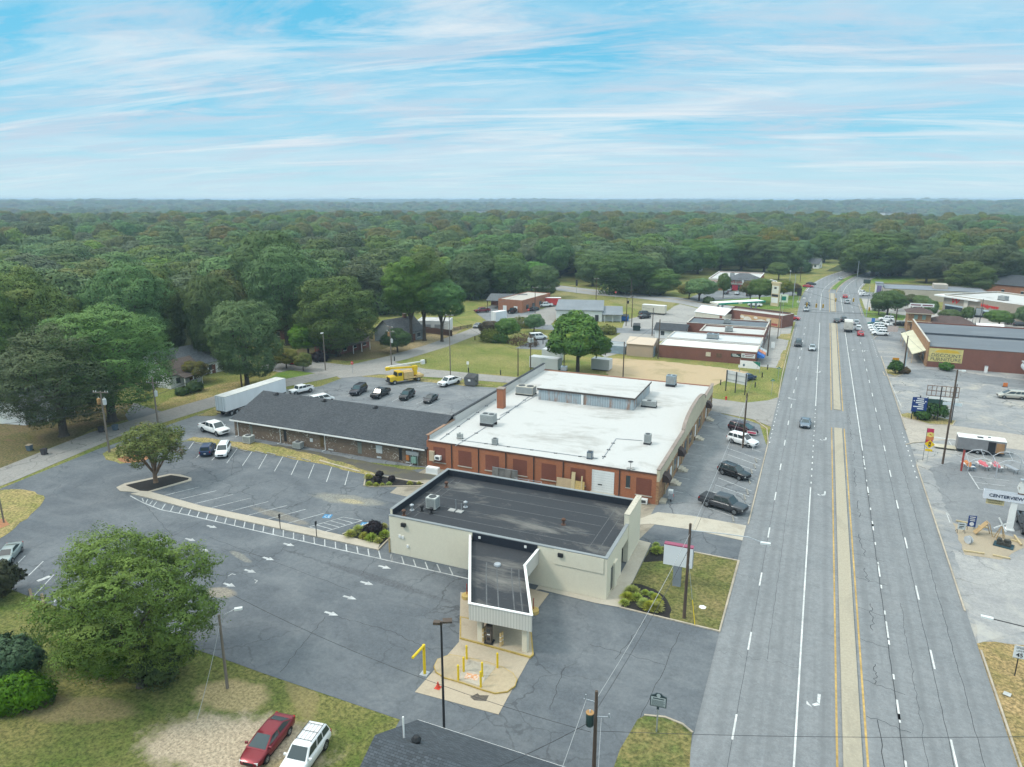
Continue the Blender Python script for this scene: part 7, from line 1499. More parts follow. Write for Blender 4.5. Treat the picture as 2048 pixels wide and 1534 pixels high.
r=thing('traffic_cone','small red cone on the pale pad beside the light pole','cone',T(876,1377)+(.075,));m=MB();m.lathe([(.2,.04),(.05,.55),(.03,.6)],n=10);m.build('cone',M('cone red',(.62,.07,.04),.5,.1),r);part('base',M('cone red',(.62,.07,.04)),r,(-.24,-.24,0,.24,.24,.04))
for p_,t_,lb in(((561,1060),1035,'thin dark sign post on the walk, left one'),((633.5,1075),1046,'thin dark sign post on the walk, right one')):
 r=thing('sign_post',lb,'post',T(*p_)+(.16,));m=MB();m.cyl((0,0,0),(0,0,2.0),.05,n=6);m.build('post',darkst,r);part('plate',blackpl,r,(-.03,-.16,1.5,.03,.16,2.0))
stop0=None
ws=[f1(p)for p in((60,738),(345,770),(420,795),(545,808),(640,822),(800,850),(915,870))]
for i,p_ in enumerate(ws):
 loc=T(*p_)+(.04,)
 if stop0 is None:
  stop0=thing('wheel_stop','concrete wheel stop at the head of a bay before the brown brick building','wheel stop',loc,-.12,'wheel stops of the front lot');m=MB();m.prism([(-.95,-.09),(.95,-.09),(.95,.09),(-.95,.09)],0,.13);m.build('stop',M('wheel stop grey',(.27,.26,.235),.85,.25,2),stop0);m=MB();[m.cyl((a,0,.13),(a,0,.14),.03,n=6)for a in(-.6,.6)];m.build('pin',darkst,stop0)
 else:dup(stop0,loc,-.12)
for a,b in SL[:-1]:
 q=(b[0]-9,b[1]+2);dup(stop0,T(*q)+(.05,),-HPI+.2,'grey wheel stop at the road end of a bay in the street lot','wheel stops of the street lot')
for px,lb in(((62,1190),'timber log stop at the left end of the lot edge'),((86,1200),'timber log stop under the near tree')):
 r=thing('wheel_stop',lb,'wheel stop',T(*px)+(.04,),-.5);m=MB();m.obox((0,0,.1),(2.2,.25,.2));m.build('log',M('weathered log',(.25,.19,.13),.9,.2),r);part('pin',darkst,r,(-.8,-.03,.2,-.74,.03,.22))
dm=M('dumpster grey',(.13,.135,.14),.6,.15,1)
def dumpster(label,px,mt,rz=0,sc=1.0):
 r=thing('dumpster',label,'dumpster',T(*px)+(.05,),rz);r.scale=(sc,)*3;m=MB();m.add([(-1.1,-.8,.15),(1.1,-.8,.15),(1.1,.8,.15),(-1.1,.8,.15),(-1.1,-1.0,1.6),(1.1,-1.0,1.6),(1.1,.9,2.1),(-1.1,.9,2.1)],[(0,3,2,1),(4,5,6,7),(0,1,5,4),(1,2,6,5),(2,3,7,6),(3,0,4,7)]);m.build('box',mt,r);m=MB();[m.obox((s*.55,-.05,1.92),(1.04,1.95,.06),0,None,.26)for s in(-1,1)];m.build('lid',M('dumpster lid',(.05,.052,.055),.6,.1),r);part('sleeve',mt,r,(-1.3,-.3,.9,-1.102,.4,1.15),(1.102,-.3,.9,1.3,.4,1.15));return r
r=dumpster('tall grey dumpster with posted notice beside the white pickup',(943,771),dm,0,1.15);part('notice',white,r,(-.25,-.98,1.0,.25,-.94,1.4))
dumpster('dark green dumpster behind the far grey street',(1273,661),M('dumpster dark green',(.03,.05,.045),.6,.1),.2);dumpster('bright blue dumpster at the workshop corner',(1250,642),M('dumpster blue',(.02,.12,.38),.6,.1),.1)
bnm=M('bin blue grey',(.10,.14,.18),.6,.1)
for px,lb,mt in(((60,902),'blue grey wheelie bin with pale lid on the leaf-strewn yard',bnm),((89,910),'dark wheelie bin at the kerb beside the pale-lidded one',M('bin dark',(.06,.055,.06),.6,.1)),((203,865),'dark wheelie bin by the crossarm pole',M('bin dark',(.06,.055,.06))),((231,861),'blue wheelie bin near the transformer pole',bnm)):
 r=thing('wheelie_bin',lb,'bin',T(*px)+(.03,),.3);m=MB();m.add([(-.3,-.32,.08),(.3,-.32,.08),(.3,.3,.08),(-.3,.3,.08),(-.37,-.4,1.0),(.37,-.4,1.0),(.37,.38,1.0),(-.37,.38,1.0)],[(0,3,2,1),(4,5,6,7),(0,1,5,4),(1,2,6,5),(2,3,7,6),(3,0,4,7)]);m.build('body',mt,r);m=MB();m.obox((0,0,1.04),(.8,.84,.07));m.build('lid',M('lid tan',(.40,.34,.26),.6,.1)if 'pale' in lb and 'beside' not in lb else mt,r);m=MB();m.cyl((-.4,.3,.12),(.4,.3,.12),.12,n=8);m.build('wheel',tyre,r)
for px,d,lb,mt,rz in(((1128,985),(2.2,.12,1.9),'tan board leaning against the red brick wall',M('plywood tan',(.45,.34,.22),.8,.1),0),((1146,990),(.55,.12,3.0),'tall pale plank leaning against the red brick wall',M('pale timber',(.52,.42,.25)),0),((1155,992),(2.0,.12,1.8),'square of chipboard leaning against the red brick wall',M('chipboard',(.50,.36,.15),.8,.3,8),0),((1108,976),(1.0,.12,.8),'small brown board on the rubble by the wall',M('brown board',(.28,.19,.12),.8,.15),.5),((1163,990),(.2,.12,2.6),'thin pale lath beside the chipboard',M('pale timber',(.52,.42,.25)),0)):
 x=WY(px[0],px[1],88.9)[0];r=thing('leaning_board',lb,'board',(x,88.75,.06),rz);m=MB();m.obox((0,0,d[2]/2),(d[0],.07,d[2]),0,None,-.16);m.build('board',mt,r);part('foot',wd,r,(-d[0]/2,-.35,0,d[0]/2,-.2,.05))
r=thing('panel_stack','grey folding panels standing against the red brick wall','panel',(WY(1010,960,88.6)[0],88.4,.06));gp=M('grey panel',(.16,.155,.15),.8,.25,1.5)
for k in range(4):m=MB();m.obox((-1.5+k,.12*(k%2),1.0),(1.0,.06,2.0),.12*(1 if k%2 else-1),None,-.12);m.build('panel',gp,r)
m=MB();m.obox((0,.15,2.02),(4.0,.08,.05));m.build('top_rail',greyst,r)
for px,lb in(((963,966),'pale rubble heap beside the grey panels'),((1098,978),'pale scrap heap behind the blue pickup')):
 r=thing('rubble_heap',lb,'rubble',(WY(px[0],px[1],88)[0],87.7,.05));m=MB()
 for k in range(9):m.obox((rnd.uniform(-1,1),rnd.uniform(-.5,.5),.1+rnd.uniform(0,.15)),(rnd.uniform(.2,.6),rnd.uniform(.2,.4),rnd.uniform(.1,.3)),rnd.uniform(0,3),None,rnd.uniform(-.3,.3))
 m.build('rubble',stone,r);part('sheet',white,r,(-.4,-.7,.02,.4,-.3,.06))
r=thing('vending_box','newspaper and mail boxes standing at the brick corner','box',(-15.6,91.0,.05));part('box',greyst,r,(-.3,-.3,.5,.3,.3,1.3));part('box',white,r,(-.5,.35,.7,.1,.9,1.5));part('stand',darkst,r,(-.05,-.05,0,.05,.05,.5),(-.25,.55,0,-.15,.65,.7));part('face',redb,r,(.302,-.2,.8,.31,.2,1.2))
r=thing('sign_stand','red and white dealer placard over the white SUV bonnet','sign',T(1502,882)+(1.25,),-.1);part('board',white,r,(-.8,-.03,0,.8,0,.5));m=MB();m.box(-.7,-.045,.08,.7,-.032,.42);m.build('red_panel',M('placard red',(.55,.08,.14),.6,.1),r)
r=thing('bike_rack','white pipe rack on the paint beside the pole in the bays','rack',T(1494,898)+(.05,),-.2);m=MB();m.path([(-.9,0,0),(-.9,0,.8),(.9,0,.8),(.9,0,0)],.04,6);m.path([(-.9,.8,0),(-.9,.8,.8),(.9,.8,.8),(.9,.8,0)],.04,6);m.build('hoop',white,r);m=MB();m.cyl((-.9,0,.4),(-.9,.8,.4),.03,n=5);m.cyl((.9,0,.4),(.9,.8,.4),.03,n=5);m.build('rail',white,r)
r=thing('price_sign','tall beige shopfront sign pylon in front of the orange-leafed trees','sign',T(1549,612)+(.04,),-.5);bg=M('pylon beige',(.62,.50,.32),.6,.08)
part('pylon',bg,r,(-1.6,-.4,0,1.6,.4,8.6));part('cap',bg,r,(-1.9,-.6,8.6,1.9,.6,9.2));part('panel',M('panel pale',(.66,.65,.58),.5,.05),r,(-1.4,-.45,4.8,1.4,-.402,7.8));part('panel',darkst,r,(-1.4,-.45,3.6,1.4,-.402,4.5));part('panel',white,r,(-1.4,-.45,1.2,1.4,-.402,3.3));m=MB();m.box(-.5,-.47,6.6,.5,-.452,7.3);m.build('sign_lines',darkst,r)
sign('round_sign','round green emblem sign on a tall thin post by the mural',(1561,668),[('plate',-1.2,9.8,1.2,12.2,M('emblem pale',(.6,.66,.5)),.1),('emblem',-.6,10.4,.6,11.6,sg,.16)],[(0,0,10)])
sign('dark_sign','dark rectangular sign board by the curving road',(1733,572),[('board',-1.5,1.2,1.5,3.1,M('board charcoal',(.05,.07,.065),.6,.1),.05)],[(-1.2,0,1.3),(1.2,0,1.3)])
sign('black_sign','tall black back of a sign on the north-west junction corner',(1596,613),[('board',-.8,4.2,.8,6.9,darkst,.05)],[(0,0,4.3)],pr=.1)
sign('black_sign','black back of a sign beside the far cross road',(1153,587),[('board',-.45,3.4,.45,6.0,darkst,.05)],[(0,0,3.5)],pr=.08)
r=sign('yard_sign','pinkish sign board on two posts in the motel lot',(1783,676),[('board',-1.4,1.9,1.4,3.6,M('faded pink board',(.55,.45,.42),.6,.1),.04)],[(0,0,2.0)])
sign('pylon_sign','dark framed pylon sign before the drugstore',(1954,648),[('frame',-1.1,2.2,1.1,5.4,darkst,.05),('panel',-.95,2.9,.95,5.2,M('panel grey',(.4,.42,.44)),.11)],[(-.5,0,2.3),(.5,0,2.3)])
for px,lb in(((1608,600),'cluster of small white yard signs on the corner grass, left'),((1596,607),'cluster of small white yard signs on the corner grass, right')):
 sign('yard_sign',lb,px,[('board',-.5,.4,.5,1.1,white,.02)],[(-.4,0,.5),(.4,0,.5)],pr=.02)
for px,lb in(((1745,652),'blue accessible parking sign at the motel entrance'),):
 sign('parking_sign',lb,px,[('plate',-.5,1.4,.5,2.6,M('plate blue',(.08,.22,.55),.5,.1),.04)],[(0,0,1.5)])
r=thing('litter_bin','small white box leaning on the furniture store wall','bin',T(1971,745)+(.03,));part('box',white,r,(-.3,-.3,0,.3,.3,1.5));part('lid',greyst,r,(-.33,-.33,1.5,.33,.33,1.56))
for px,lb in(((2010,774),'orange barrier piece at the broken kerb'),):
 r=thing('barrier',lb,'barrier',T(*px)+(.03,));part('panel',M('barrier orange',(.62,.18,.05),.6,.1),r,(-.4,-.1,.1,.4,.1,.9));part('foot',darkst,r,(-.5,-.3,0,.5,.3,.1))
for lb,pa,pb,h,mt in(('brown board fence behind the tall trunks',(838,664),(906,673),1.9,M('fence brown',(.10,.055,.04),.8,.2,2)),('low dark picket fence beside the back street verge',(908,662),(945,655),1.2,darkst)):
 A,B=T(*pa),T(*pb);an_=math.atan2(B[1]-A[1],B[0]-A[0]);L=math.dist(A,B);r=thing('fence',lb,'fence',A+(0,),an_);m=MB();n=int(L/.25);[m.box(k*.25,-.02,.05,k*.25+(.22 if h>1.5 else .08),.02,h)for k in range(n)];m.build('boards',mt,r);m=MB();m.box(0,.021,.4,L,.07,.5);m.box(0,.021,h-.4,L,.07,h-.3);m.build('rail',mt,r)
 for k in range(0,int(L)+1,3):part('post',mt,r,(k,.071,0,k+.1,.17,h+.05))
def leafmesh(name,P,Nn,size,rs,mat,aspect=.62,SN=None):
 n=len(P)
 t=np.cross(Nn,rs.normal(size=(n,3)));t/=np.linalg.norm(t,axis=1)[:,None]+1e-9
 b=np.cross(Nn,t);b/=np.linalg.norm(b,axis=1)[:,None]+1e-9
 s=(size*rs.uniform(.55,1.35,n))[:,None];a=aspect*rs.uniform(.7,1.3,n)[:,None]
 V=np.empty((n,4,3),np.float32)
 V[:,0]=P-t*s;V[:,1]=P-b*s*a+Nn*s*.12;V[:,2]=P+t*s;V[:,3]=P+b*s*a+Nn*s*.12
 me=bpy.data.meshes.new(name)
 me.vertices.add(4*n);me.vertices.foreach_set('co',V.ravel())
 me.loops.add(4*n);me.loops.foreach_set('vertex_index',np.arange(4*n,dtype=np.int32))
 me.polygons.add(n);me.polygons.foreach_set('loop_start',np.arange(0,4*n,4,dtype=np.int32))
 me.materials.append(mat);me.update(calc_edges=True)
 if SN is not None:
  me.polygons.foreach_set('use_smooth',[True]*n);me.normals_split_custom_set_from_vertices(np.repeat(SN,4,axis=0).tolist())
 return me
def crown_mesh(name,seed,R_,z0,z1,n,leaf,mat,nl=34,lobe=.40,gaps=0.0,low=-.45,jag=.1,core=True):
 """crown of leaf-sized faces on the outside of many overlapping leaf masses"""
 rs=np.random.RandomState(seed);H=(z1-z0)/2;zc=(z0+z1)/2
 C=[];Rr=[]
 for k in range(nl):
  u=1-(k+.5)/nl*(1-low);ph=k*2.39996+rs.uniform(-.5,.5);s=math.sqrt(max(0,1-u*u))
  f=rs.uniform(.48,.76);C.append((s*math.cos(ph)*R_*f,s*math.sin(ph)*R_*f,zc+u*H*f));Rr.append(R_*lobe*rs.uniform(.62,1.25))
 if core:C.append((0,0,zc));Rr.append(min(R_,H)*.62)
 C=np.array(C);Rr=np.array(Rr);w=Rr**2/(Rr**2).sum()
 zs=min(1.15,max(.7,H/R_))
 out=[];nn=[];tot=0
 while tot<n:
  m=n*2;i=rs.choice(len(C),m,p=w);d=rs.normal(size=(m,3));d/=np.linalg.norm(d,axis=1)[:,None]
  bump=1+jag*np.sin(d[:,0]*7+i)*np.sin(d[:,1]*6+2*i)+jag*.8*np.sin(d[:,2]*9+i)
  q=C[i]+d*(Rr[i]*bump*rs.uniform(.80,1.04,m))[:,None]
  keep=(d[:,2]>-.75)|(rs.rand(m)<.3)
  for j in range(len(C)):
   dd=np.linalg.norm(q-C[j],axis=1);keep&=~((dd<Rr[j]*.78)&(i!=j))
  if gaps:
   g=np.sin(q[:,0]*1.7+seed)*np.sin(q[:,1]*1.9+1.3)*np.sin(q[:,2]*1.8+.7);keep&=~((g>.25)&(rs.rand(m)<gaps))
  q=q[keep];out.append(q);nn.append(d[keep]);tot+=len(q)
 P=np.concatenate(out)[:n];D=np.concatenate(nn)[:n];B=P-np.array([0,0,zc-H*.1]);B/=np.linalg.norm(B,axis=1)[:,None];SN=D*.75+B*.45+rs.normal(scale=.13,size=(n,3));SN/=np.linalg.norm(SN,axis=1)[:,None]
 Nn=D+rs.normal(scale=.34,size=(n,3));Nn[:,2]+=.15
 Nn/=np.linalg.norm(Nn,axis=1)[:,None]
 return leafmesh(name,P,Nn,leaf,rs,mat,.62,SN)
def trunk_mesh(name,seed,h,r,spread,mat,limbs=6,fork=.35):
 q=random.Random(seed);m=MB();zf=h*fork
 m.lathe([(r*1.5,0),(r*1.1,.4),(r,1.0),(r*.85,zf)],n=9)
 for k in range(limbs):
  a=2*math.pi*k/limbs+q.uniform(-.4,.4);z=zf*q.uniform(.75,1.0);L=spread*q.uniform(.5,.9)
  mid=(L*.4*math.cos(a),L*.4*math.sin(a),z+(h-z)*.4);e=(L*math.cos(a+.3),L*math.sin(a+.3),z+(h-z)*q.uniform(.65,.95))
  m.cyl((0,0,z-.2),mid,r*.55,r*.38,6);m.cyl(mid,e,r*.38,r*.12,5)
  e2=(e[0]*.6-e[1]*.5,e[1]*.6+e[0]*.5,e[2]*.96);m.cyl(mid,e2,r*.28,r*.08,5)
 m.cyl((0,0,zf-.1),(q.uniform(-.5,.5),q.uniform(-.5,.5),h*.9),r*.8,r*.15,7)
 return m.mesh(name,mat,True,60)
oakA=leafmat('broad dark leaves',(.072,.125,.052),(.150,.220,.088))
oakB=leafmat('mid green leaves',(.080,.145,.047),(.175,.255,.080))
oakC=leafmat('olive leaves',(.085,.128,.044),(.185,.230,.075),(.22,.21,.075))
oakD=leafmat('yellow green leaves',(.10,.145,.04),(.21,.26,.07),(.24,.22,.07))
oakE=leafmat('dull grey green leaves',(.075,.115,.062),(.165,.215,.115))
brightL=leafmat('bright near leaves',(.095,.195,.032),(.23,.37,.08),(.29,.40,.085),.1,.35)
magL=leafmat('glossy broad leaves',(.05,.11,.026),(.14,.23,.042),(.26,.30,.05),.1)
yelL=leafmat('turning leaves',(.11,.13,.03),(.22,.20,.05),(.33,.19,.06),.12)
redL=leafmat('russet leaves',(.085,.06,.04),(.16,.10,.07),(.18,.12,.06),.12)
myrtL=leafmat('crape myrtle leaves',(.085,.13,.04),(.19,.235,.07),(.33,.20,.13),.06)
bushL=leafmat('dense shrub leaves',(.045,.085,.03),(.105,.165,.05),None,.1)
limeL=leafmat('lime shrub leaves',(.045,.12,.012),(.13,.25,.025),None,.08)
blueL=leafmat('blue green leaves',(.05,.10,.05),(.10,.17,.085),None,.05)
darkL=leafmat('purple black leaves',(.012,.010,.014),(.035,.024,.035),None,.05,.1)
grasL=leafmat('ornamental grass blades',(.34,.38,.08),(.60,.62,.22),None,.08,.45)
LIB=[]
for k,(mt,nl,lo,R_,z0,z1)in enumerate(((oakA,24,.42,7,2.0,19),(oakB,28,.40,7,2.5,18),(oakC,22,.44,7,2,17),(oakA,32,.37,7,1.5,21),(oakB,20,.46,7,3,20),(oakE,30,.38,7,2,19),(oakA,18,.48,7,2,17.5),(oakD,34,.36,7,2,20.5))):
 LIB.append((crown_mesh('crown',100+k,R_,z0,z1,17000,.27,mt,nl,lo,0,-.6),z1))
FINE=[(crown_mesh('crown',300+k,7,z0,20,75000,.125,mt,nl,lo,.4,-.97,.14),20)for k,(mt,nl,lo,z0)in enumerate(((oakA,56,.34,.6),(oakB,62,.32,.8),(oakC,52,.35,.8)))]
TR=[trunk_mesh('trunk',5+k,15,.42,5,bark)for k in range(3)]
ALLT=[]
def tree(label,pos,H,R_,src,group=None,name='oak_tree',cat='tree',trunk=None,spin=None,mat=None,z=0.0):
 me,z1=src
 r=thing(name,label,cat,(pos[0],pos[1],z),rnd.uniform(0,6.28)if spin is None else spin,group)
 c=link('crown',me,r);c.scale=(R_/7.0,R_/7.0,H/z1)
 if mat:c.material_slots[0].link='OBJECT';c.material_slots[0].material=mat
 t=link('trunk',trunk or rnd.choice(TR),r);t.scale=(R_/7.0,R_/7.0,H/19.0)
 ALLT.append((pos[0],pos[1],R_));return r,c
def tpx(label,base,topy,hw,src,**kw):
 x,y=T(*base);d=PIX(x,y,8)[2];H=HT(base[0],base[1],topy);return tree(label,(x,y),H,hw*d/FPX*1.08,src,**kw)
tpx('huge broad oak spreading over the white cottage at left',(225,842),586,132,(crown_mesh('crown',311,7,.6,20,110000,.085,oakB,80,.27,.5,-.97,.2),20))
tpx('dark oak beside the huge broad oak, nearest the left edge',(128,872),640,122,(crown_mesh('crown',312,7,.6,20,90000,.09,oakA,74,.28,.5,-.97,.2),20))
tpx('dense dark round tree right behind the white trailer',(495,772),583,70,FINE[0],name='magnolia_tree')
tpx('broad dark street tree over the brick house',(676,712),546,78,FINE[1])
for p_,t_,w_,lb,sr in(((823,684),508,62,'first of three tall trunks by the back street, left',FINE[1]),((849,681),500,64,'tall middle tree of the three tall trunks',FINE[1]),((884,683),548,56,'right tree of the three tall trunks',FINE[0])):
 x,y=T(*p_);d=PIX(x,y,8)[2];H=HT(p_[0],p_[1],t_);r,c=tree(lb,(x,y),H,w_*d/FPX*.9,sr,name='tall_oak_tree')
 c.scale=(c.scale[0],c.scale[1],H/20*.72);c.location=(0,0,H*.28)
tpx('large broad-leaved green tree standing behind the white roof',(1155,747),617,60,(crown_mesh('crown',77,7,1.0,20,15000,.34,magL,40,.34,.2),20),name='broadleaf_tree')
tpx('slim dark conifer top behind the broad-leaved tree',(1128,735),618,14,LIB[3],name='cedar_tree')
r,c=tpx('crape myrtle with pinkish tips on the mulched island',(312,967),840,68,(crown_mesh('crown',78,7,4.5,20,17000,.17,myrtL,46,.24,.65,-.7,.15,False),20),name='crape_myrtle_tree',trunk=trunk_mesh('trunk',21,15,.42,6,barkl,8,.22))
nx,ny=T(283,1372);r,c=tree('bright green near tree at the lower left beside the lot',(nx,ny),HT(283,1372,1046),7.3,(crown_mesh('crown',79,7,.8,19,95000,.092,brightL,46,.27,1.0,-.85,.3,False),19),name='near_green_tree',trunk=trunk_mesh('trunk',22,14,.30,6,bark,9,.3))
for p_,t_,w_,lb,mt in(((1014,680),636,23,'small green tree at the corner of the small lot',oakB),((978,672),642,20,'grey red small tree beside the small green tree',redL),((1068,664),628,18,'small dark green tree behind the white van',oakA),((573,737),698,22,'small yellowish tree left on the corner lawn',yelL),((607,742),706,17,'small yellowish tree right on the corner lawn',yelL),((617,712),645,36,'spreading yellow-green tree before the low brown house',brightL),((575,672),626,42,'russet tree behind the low brown house',redL),((392,765),722,26,'orange tipped tree before the grey roofed house',yelL),((795,705),658,27,'bushy shrub tree at the grey gabled house',bushL)):
 tpx(lb,p_,t_,w_,LIB[1],mat=mt,name='small_tree')
for p_,t_,w_,lb,mt in(((1446,597),545,12,'narrow upright tree in front of the pharmacy sign',oakB),((1398,602),556,30,'round tree at the left of the pharmacy lot',oakB),((1378,598),565,20,'yellowish tree at the left edge of the pharmacy lot',yelL),((1518,607),556,26,'round green tree hiding the end of the pharmacy sign',oakB),((1500,602),560,18,'yellow green tree leaning over the pharmacy door',yelL),((1557,560),524,20,'green tree right behind the pharmacy',oakB),((1566,598),560,16,'orange-leafed tree by the price sign',yelL),((1585,592),566,14,'russet tree by the price sign',redL),((1774,632),580,30,'dark round tree on the junction corner',oakA),((1757,630),592,16,'lower dark bushy tree at the junction corner',oakA),((1790,622),578,16,'yellow topped tree behind the junction corner',yelL),((1842,622),590,16,'small flat-topped tree at the beige wall, left',oakC),((1822,618),588,14,'small flat-topped tree at the beige wall, right',oakC),((1858,641),600,13,'upright tree between motel and drugstore',oakA),((1900,646),618,19,'broad tree left in front of the drugstore',oakB),((1932,648),613,12,'dark tree in the middle of the drugstore front',oakA),((1997,655),620,24,'yellow-green round tree before the drugstore',oakB),((2048,660),610,18,'dark tree at the right frame edge before the drugstore',oakA)):
 tpx(lb,p_,t_,w_,LIB[4],mat=mt,name='small_tree')
for p_,t_,w_,lb,k in(((1852,566),506,34,'round dark tree at the end of the green verge',0),((1935,592),520,44,'pale green tree left of the orange brick gable',1),((1985,580),478,50,'tall dark tree behind the orange brick gable',0),((1745,553),462,62,'big green tree where the road curves away',1),((1800,552),470,48,'dark green tree behind the grass verge',0),((1245,588),492,62,'large dark tree above the cross road',0),((1355,556),484,34,'tall tree behind the left lot of the pharmacy',0),((1395,548),474,40,'dark tree behind the white pharmacy roof, first from the left',1),((1440,541),470,38,'dark tree behind the white pharmacy roof, second from the left',0),((1482,540),466,40,'dark tree behind the white pharmacy roof, third from the left',1),((1528,544),472,38,'dark tree behind the white pharmacy roof, fourth from the left',0),((1566,546),478,34,'dark tree behind the white pharmacy roof, at its right end',1),((1598,534),474,28,'dark tree where the road bends left of the kerb',0),((1712,546),456,40,'pale tall tree at the outside of the road curve',1),((1778,552),458,46,'mid green tall tree behind the grass verge',1),((1830,553),470,42,'deep green tree behind the long beige wall',0),((1895,562),488,40,'olive tree behind the beige wall, right of the round dark one',2),((2040,575),490,46,'tall tree cut by the right frame edge',0),((1185,572),498,34,'paler tree at the bend of the cross road',1),((1320,590),535,38,'bushy tree by the pharmacy drive',1),((1085,596),524,32,'round dark tree at the end of the row by the workshop',0),((1010,596),500,44,'dark tree behind the orange brick workshop',0),((945,598),494,46,'dark tree behind the porch shelter',0),((1648,525),460,30,'pale tree at the inside of the road curve',1),((430,735),530,52,'tall dark tree behind the grey roofed house',0),((270,745),502,78,'broad dark tree behind the huge oak',0),((330,735),535,52,'mid green tree left of the tall dark tree',1),((70,775),523,88,'broad olive tree at the far left behind the oaks',2),((-10,800),570,66,'green tree cut by the left frame edge',1),((575,690),470,72,'very large dark tree behind the russet tree',0),((545,655),440,70,'dark tree further back above the very large one',0)):
 tpx(lb,p_,t_,w_,FINE[k],name='oak_tree')
r=thing('bare_tree','leafless grey tree among the green ones by the beige building','tree',T(1893,588)+(0,));link('trunk',trunk_mesh('trunk',31,13,.22,5,woodg,11,.3),r);link('crown',trunk_mesh('crown',32,14,.12,6,woodg,12,.4),r)
BND=[(-400,800),(-60,775),(120,735),(200,712),(330,690),(420,680),(520,668),(600,655),(680,640),(760,628),(800,605),(940,588),(1100,586),(1112,552),(1150,552),(1170,570),(1300,574),(1360,556),(1400,540),(1540,540),(1592,520),(1640,508),(1668,505),(1690,512),(1712,538),(1830,545),(1890,556),(1960,560),(2060,548),(2400,545)]
def bnd(px):
 for(a,ya),(b,yb)in zip(BND[:-1],BND[1:]):
  if a<=px<=b:return ya+(yb-ya)*(px-a)/(b-a)
 return 0
def inwood(x,y):
 px,py,d=PIX(x,y,0)
 if d<20 or not(-220<px<2270):return False
 if py>bnd(px):return False
 for(a,b)in zip(xr[:-1],xr[1:]):
  A,B,P_=Vector(a),Vector(b),Vector((x,y));t=max(0,min(1,(P_-A).dot(B-A)/(B-A).length_squared))
  if(A+(B-A)*t-P_).length<15:return False
 for p in CENc:
  if math.dist(p,(x,y))<24:return False
 if any(math.dist(q,(x,y))<26 or(math.hypot(x,y)>math.hypot(*q)-90 and math.hypot(x,y)<math.hypot(*q)and abs(q[0]*y-q[1]*x)/math.hypot(*q)<16)for q in FARB):return False
 for hx,hy,hr in((-92,455,17),(-70,425,10),(-6,470,10),(-142,168,10),(-137,121,12),(43,340,24),(-36,353,24),(-119,158,8)):
  if math.dist((hx,hy),(x,y))<hr:return False
 return True
cand=[]
def scatter(r0,r1,sp,jit=.42):
 n=int(2*r1/sp)+1
 for i in range(-n,n):
  for j in range(0,n):
   x=(i+rnd.uniform(-jit,jit))*sp+(j%2)*sp/2;y=(j+rnd.uniform(-jit,jit))*sp*.87
   X,Y=x,y;wx=X*math.cos(PHI)-Y*math.sin(PHI);wy=X*math.sin(PHI)+Y*math.cos(PHI)
   d=math.hypot(x,y)
   if r0<=d<r1 and abs(x)<y*.90+40 and inwood(wx,wy):cand.append((d,wx,wy,sp))
scatter(90,520,15.5);scatter(520,900,16.5);scatter(900,1700,19);scatter(1700,3400,28);scatter(3400,6000,48);scatter(6000,9000,80)
cand=[c for c in cand if all((c[1]-a)**2+(c[2]-b)**2>(.62*rr+4.2)**2 for a,b,rr in(ALLT if c[0]<520 else[]))]
cand.sort()
tones=['dark green','mid green','olive green','deep green','fresh green','olive tinted','very dark green','bright green']
def zone(px,d):
 a='left part of the' if px<500 else 'wood behind the brick workshop, in the' if px<1120 else 'wood beyond the cross road, in the' if px<1620 else 'right-hand'
 return a
crowns={}
for(d,x,y,sp)in cand[:300]:
 k=rnd.randrange(8);px=PIX(x,y,0)[0]
 where='in the woods at the left behind the street oaks' if px<500 else 'in the woods behind the three tall trunks' if px<1110 else 'in the woods beyond the diagonal cross road' if px<1620 else 'in the woods right of the road curve'
 R_=rnd.uniform(7.0,12.2);H=rnd.uniform(13,19)+(R_-7)*.8
 r,c=tree('%s broad-leaved tree %s'%(tones[k],where),(x,y),H,R_,LIB[k],'trees of the woods',name='woodland_tree',mat=yelL if rnd.random()<.03 else None)
 crowns.setdefault(k,c)
rest=cand[300:]
me=bpy.data.meshes.new('distant_woods');me.vertices.add(len(rest))
me.vertices.foreach_set('co',np.array([(x,y,Zt(x,y)-.5)for d,x,y,sp in rest],np.float32).ravel())
at=me.attributes.new('tscale','FLOAT_VECTOR','POINT');sc=[]
for d,x,y,sp in rest:
 k=sp/12.0;k=k**.95;h=rnd.uniform(.65,1.3)*(1.0 if d<1700 else rnd.uniform(.7,1.35));s=rnd.uniform(.8,1.3)*k;sc+=[s,s,h]
at.data.foreach_set('vector',sc)
at=me.attributes.new('tkind','INT','POINT');at.data.foreach_set('value',[rnd.randrange(8)for _ in rest])
at=me.attributes.new('tspin','FLOAT','POINT');at.data.foreach_set('value',[rnd.uniform(0,6.28)for _ in rest])
wo=link('distant_woods',me);tag(wo,kind='stuff')
ng=bpy.data.node_groups.new('woods','GeometryNodeTree');ng.interface.new_socket('Geometry',in_out='INPUT',socket_type='NodeSocketGeometry');ng.interface.new_socket('Geometry',in_out='OUTPUT',socket_type='NodeSocketGeometry')
gi=ng.nodes.new('NodeGroupInput');go=ng.nodes.new('NodeGroupOutput');jn=ng.nodes.new('GeometryNodeJoinGeometry');ip=ng.nodes.new('GeometryNodeInstanceOnPoints');ip.inputs['Pick Instance'].default_value=True
for k in sorted(crowns,reverse=True):
 oi=ng.nodes.new('GeometryNodeObjectInfo');oi.inputs['Object'].default_value=crowns[k];oi.inputs['As Instance'].default_value=True;ng.links.new(oi.outputs['Geometry'],jn.inputs[0])
def named(nm,ty):
 n=ng.nodes.new('GeometryNodeInputNamedAttribute');n.data_type=ty;n.inputs[0].default_value=nm;return n.outputs[0]
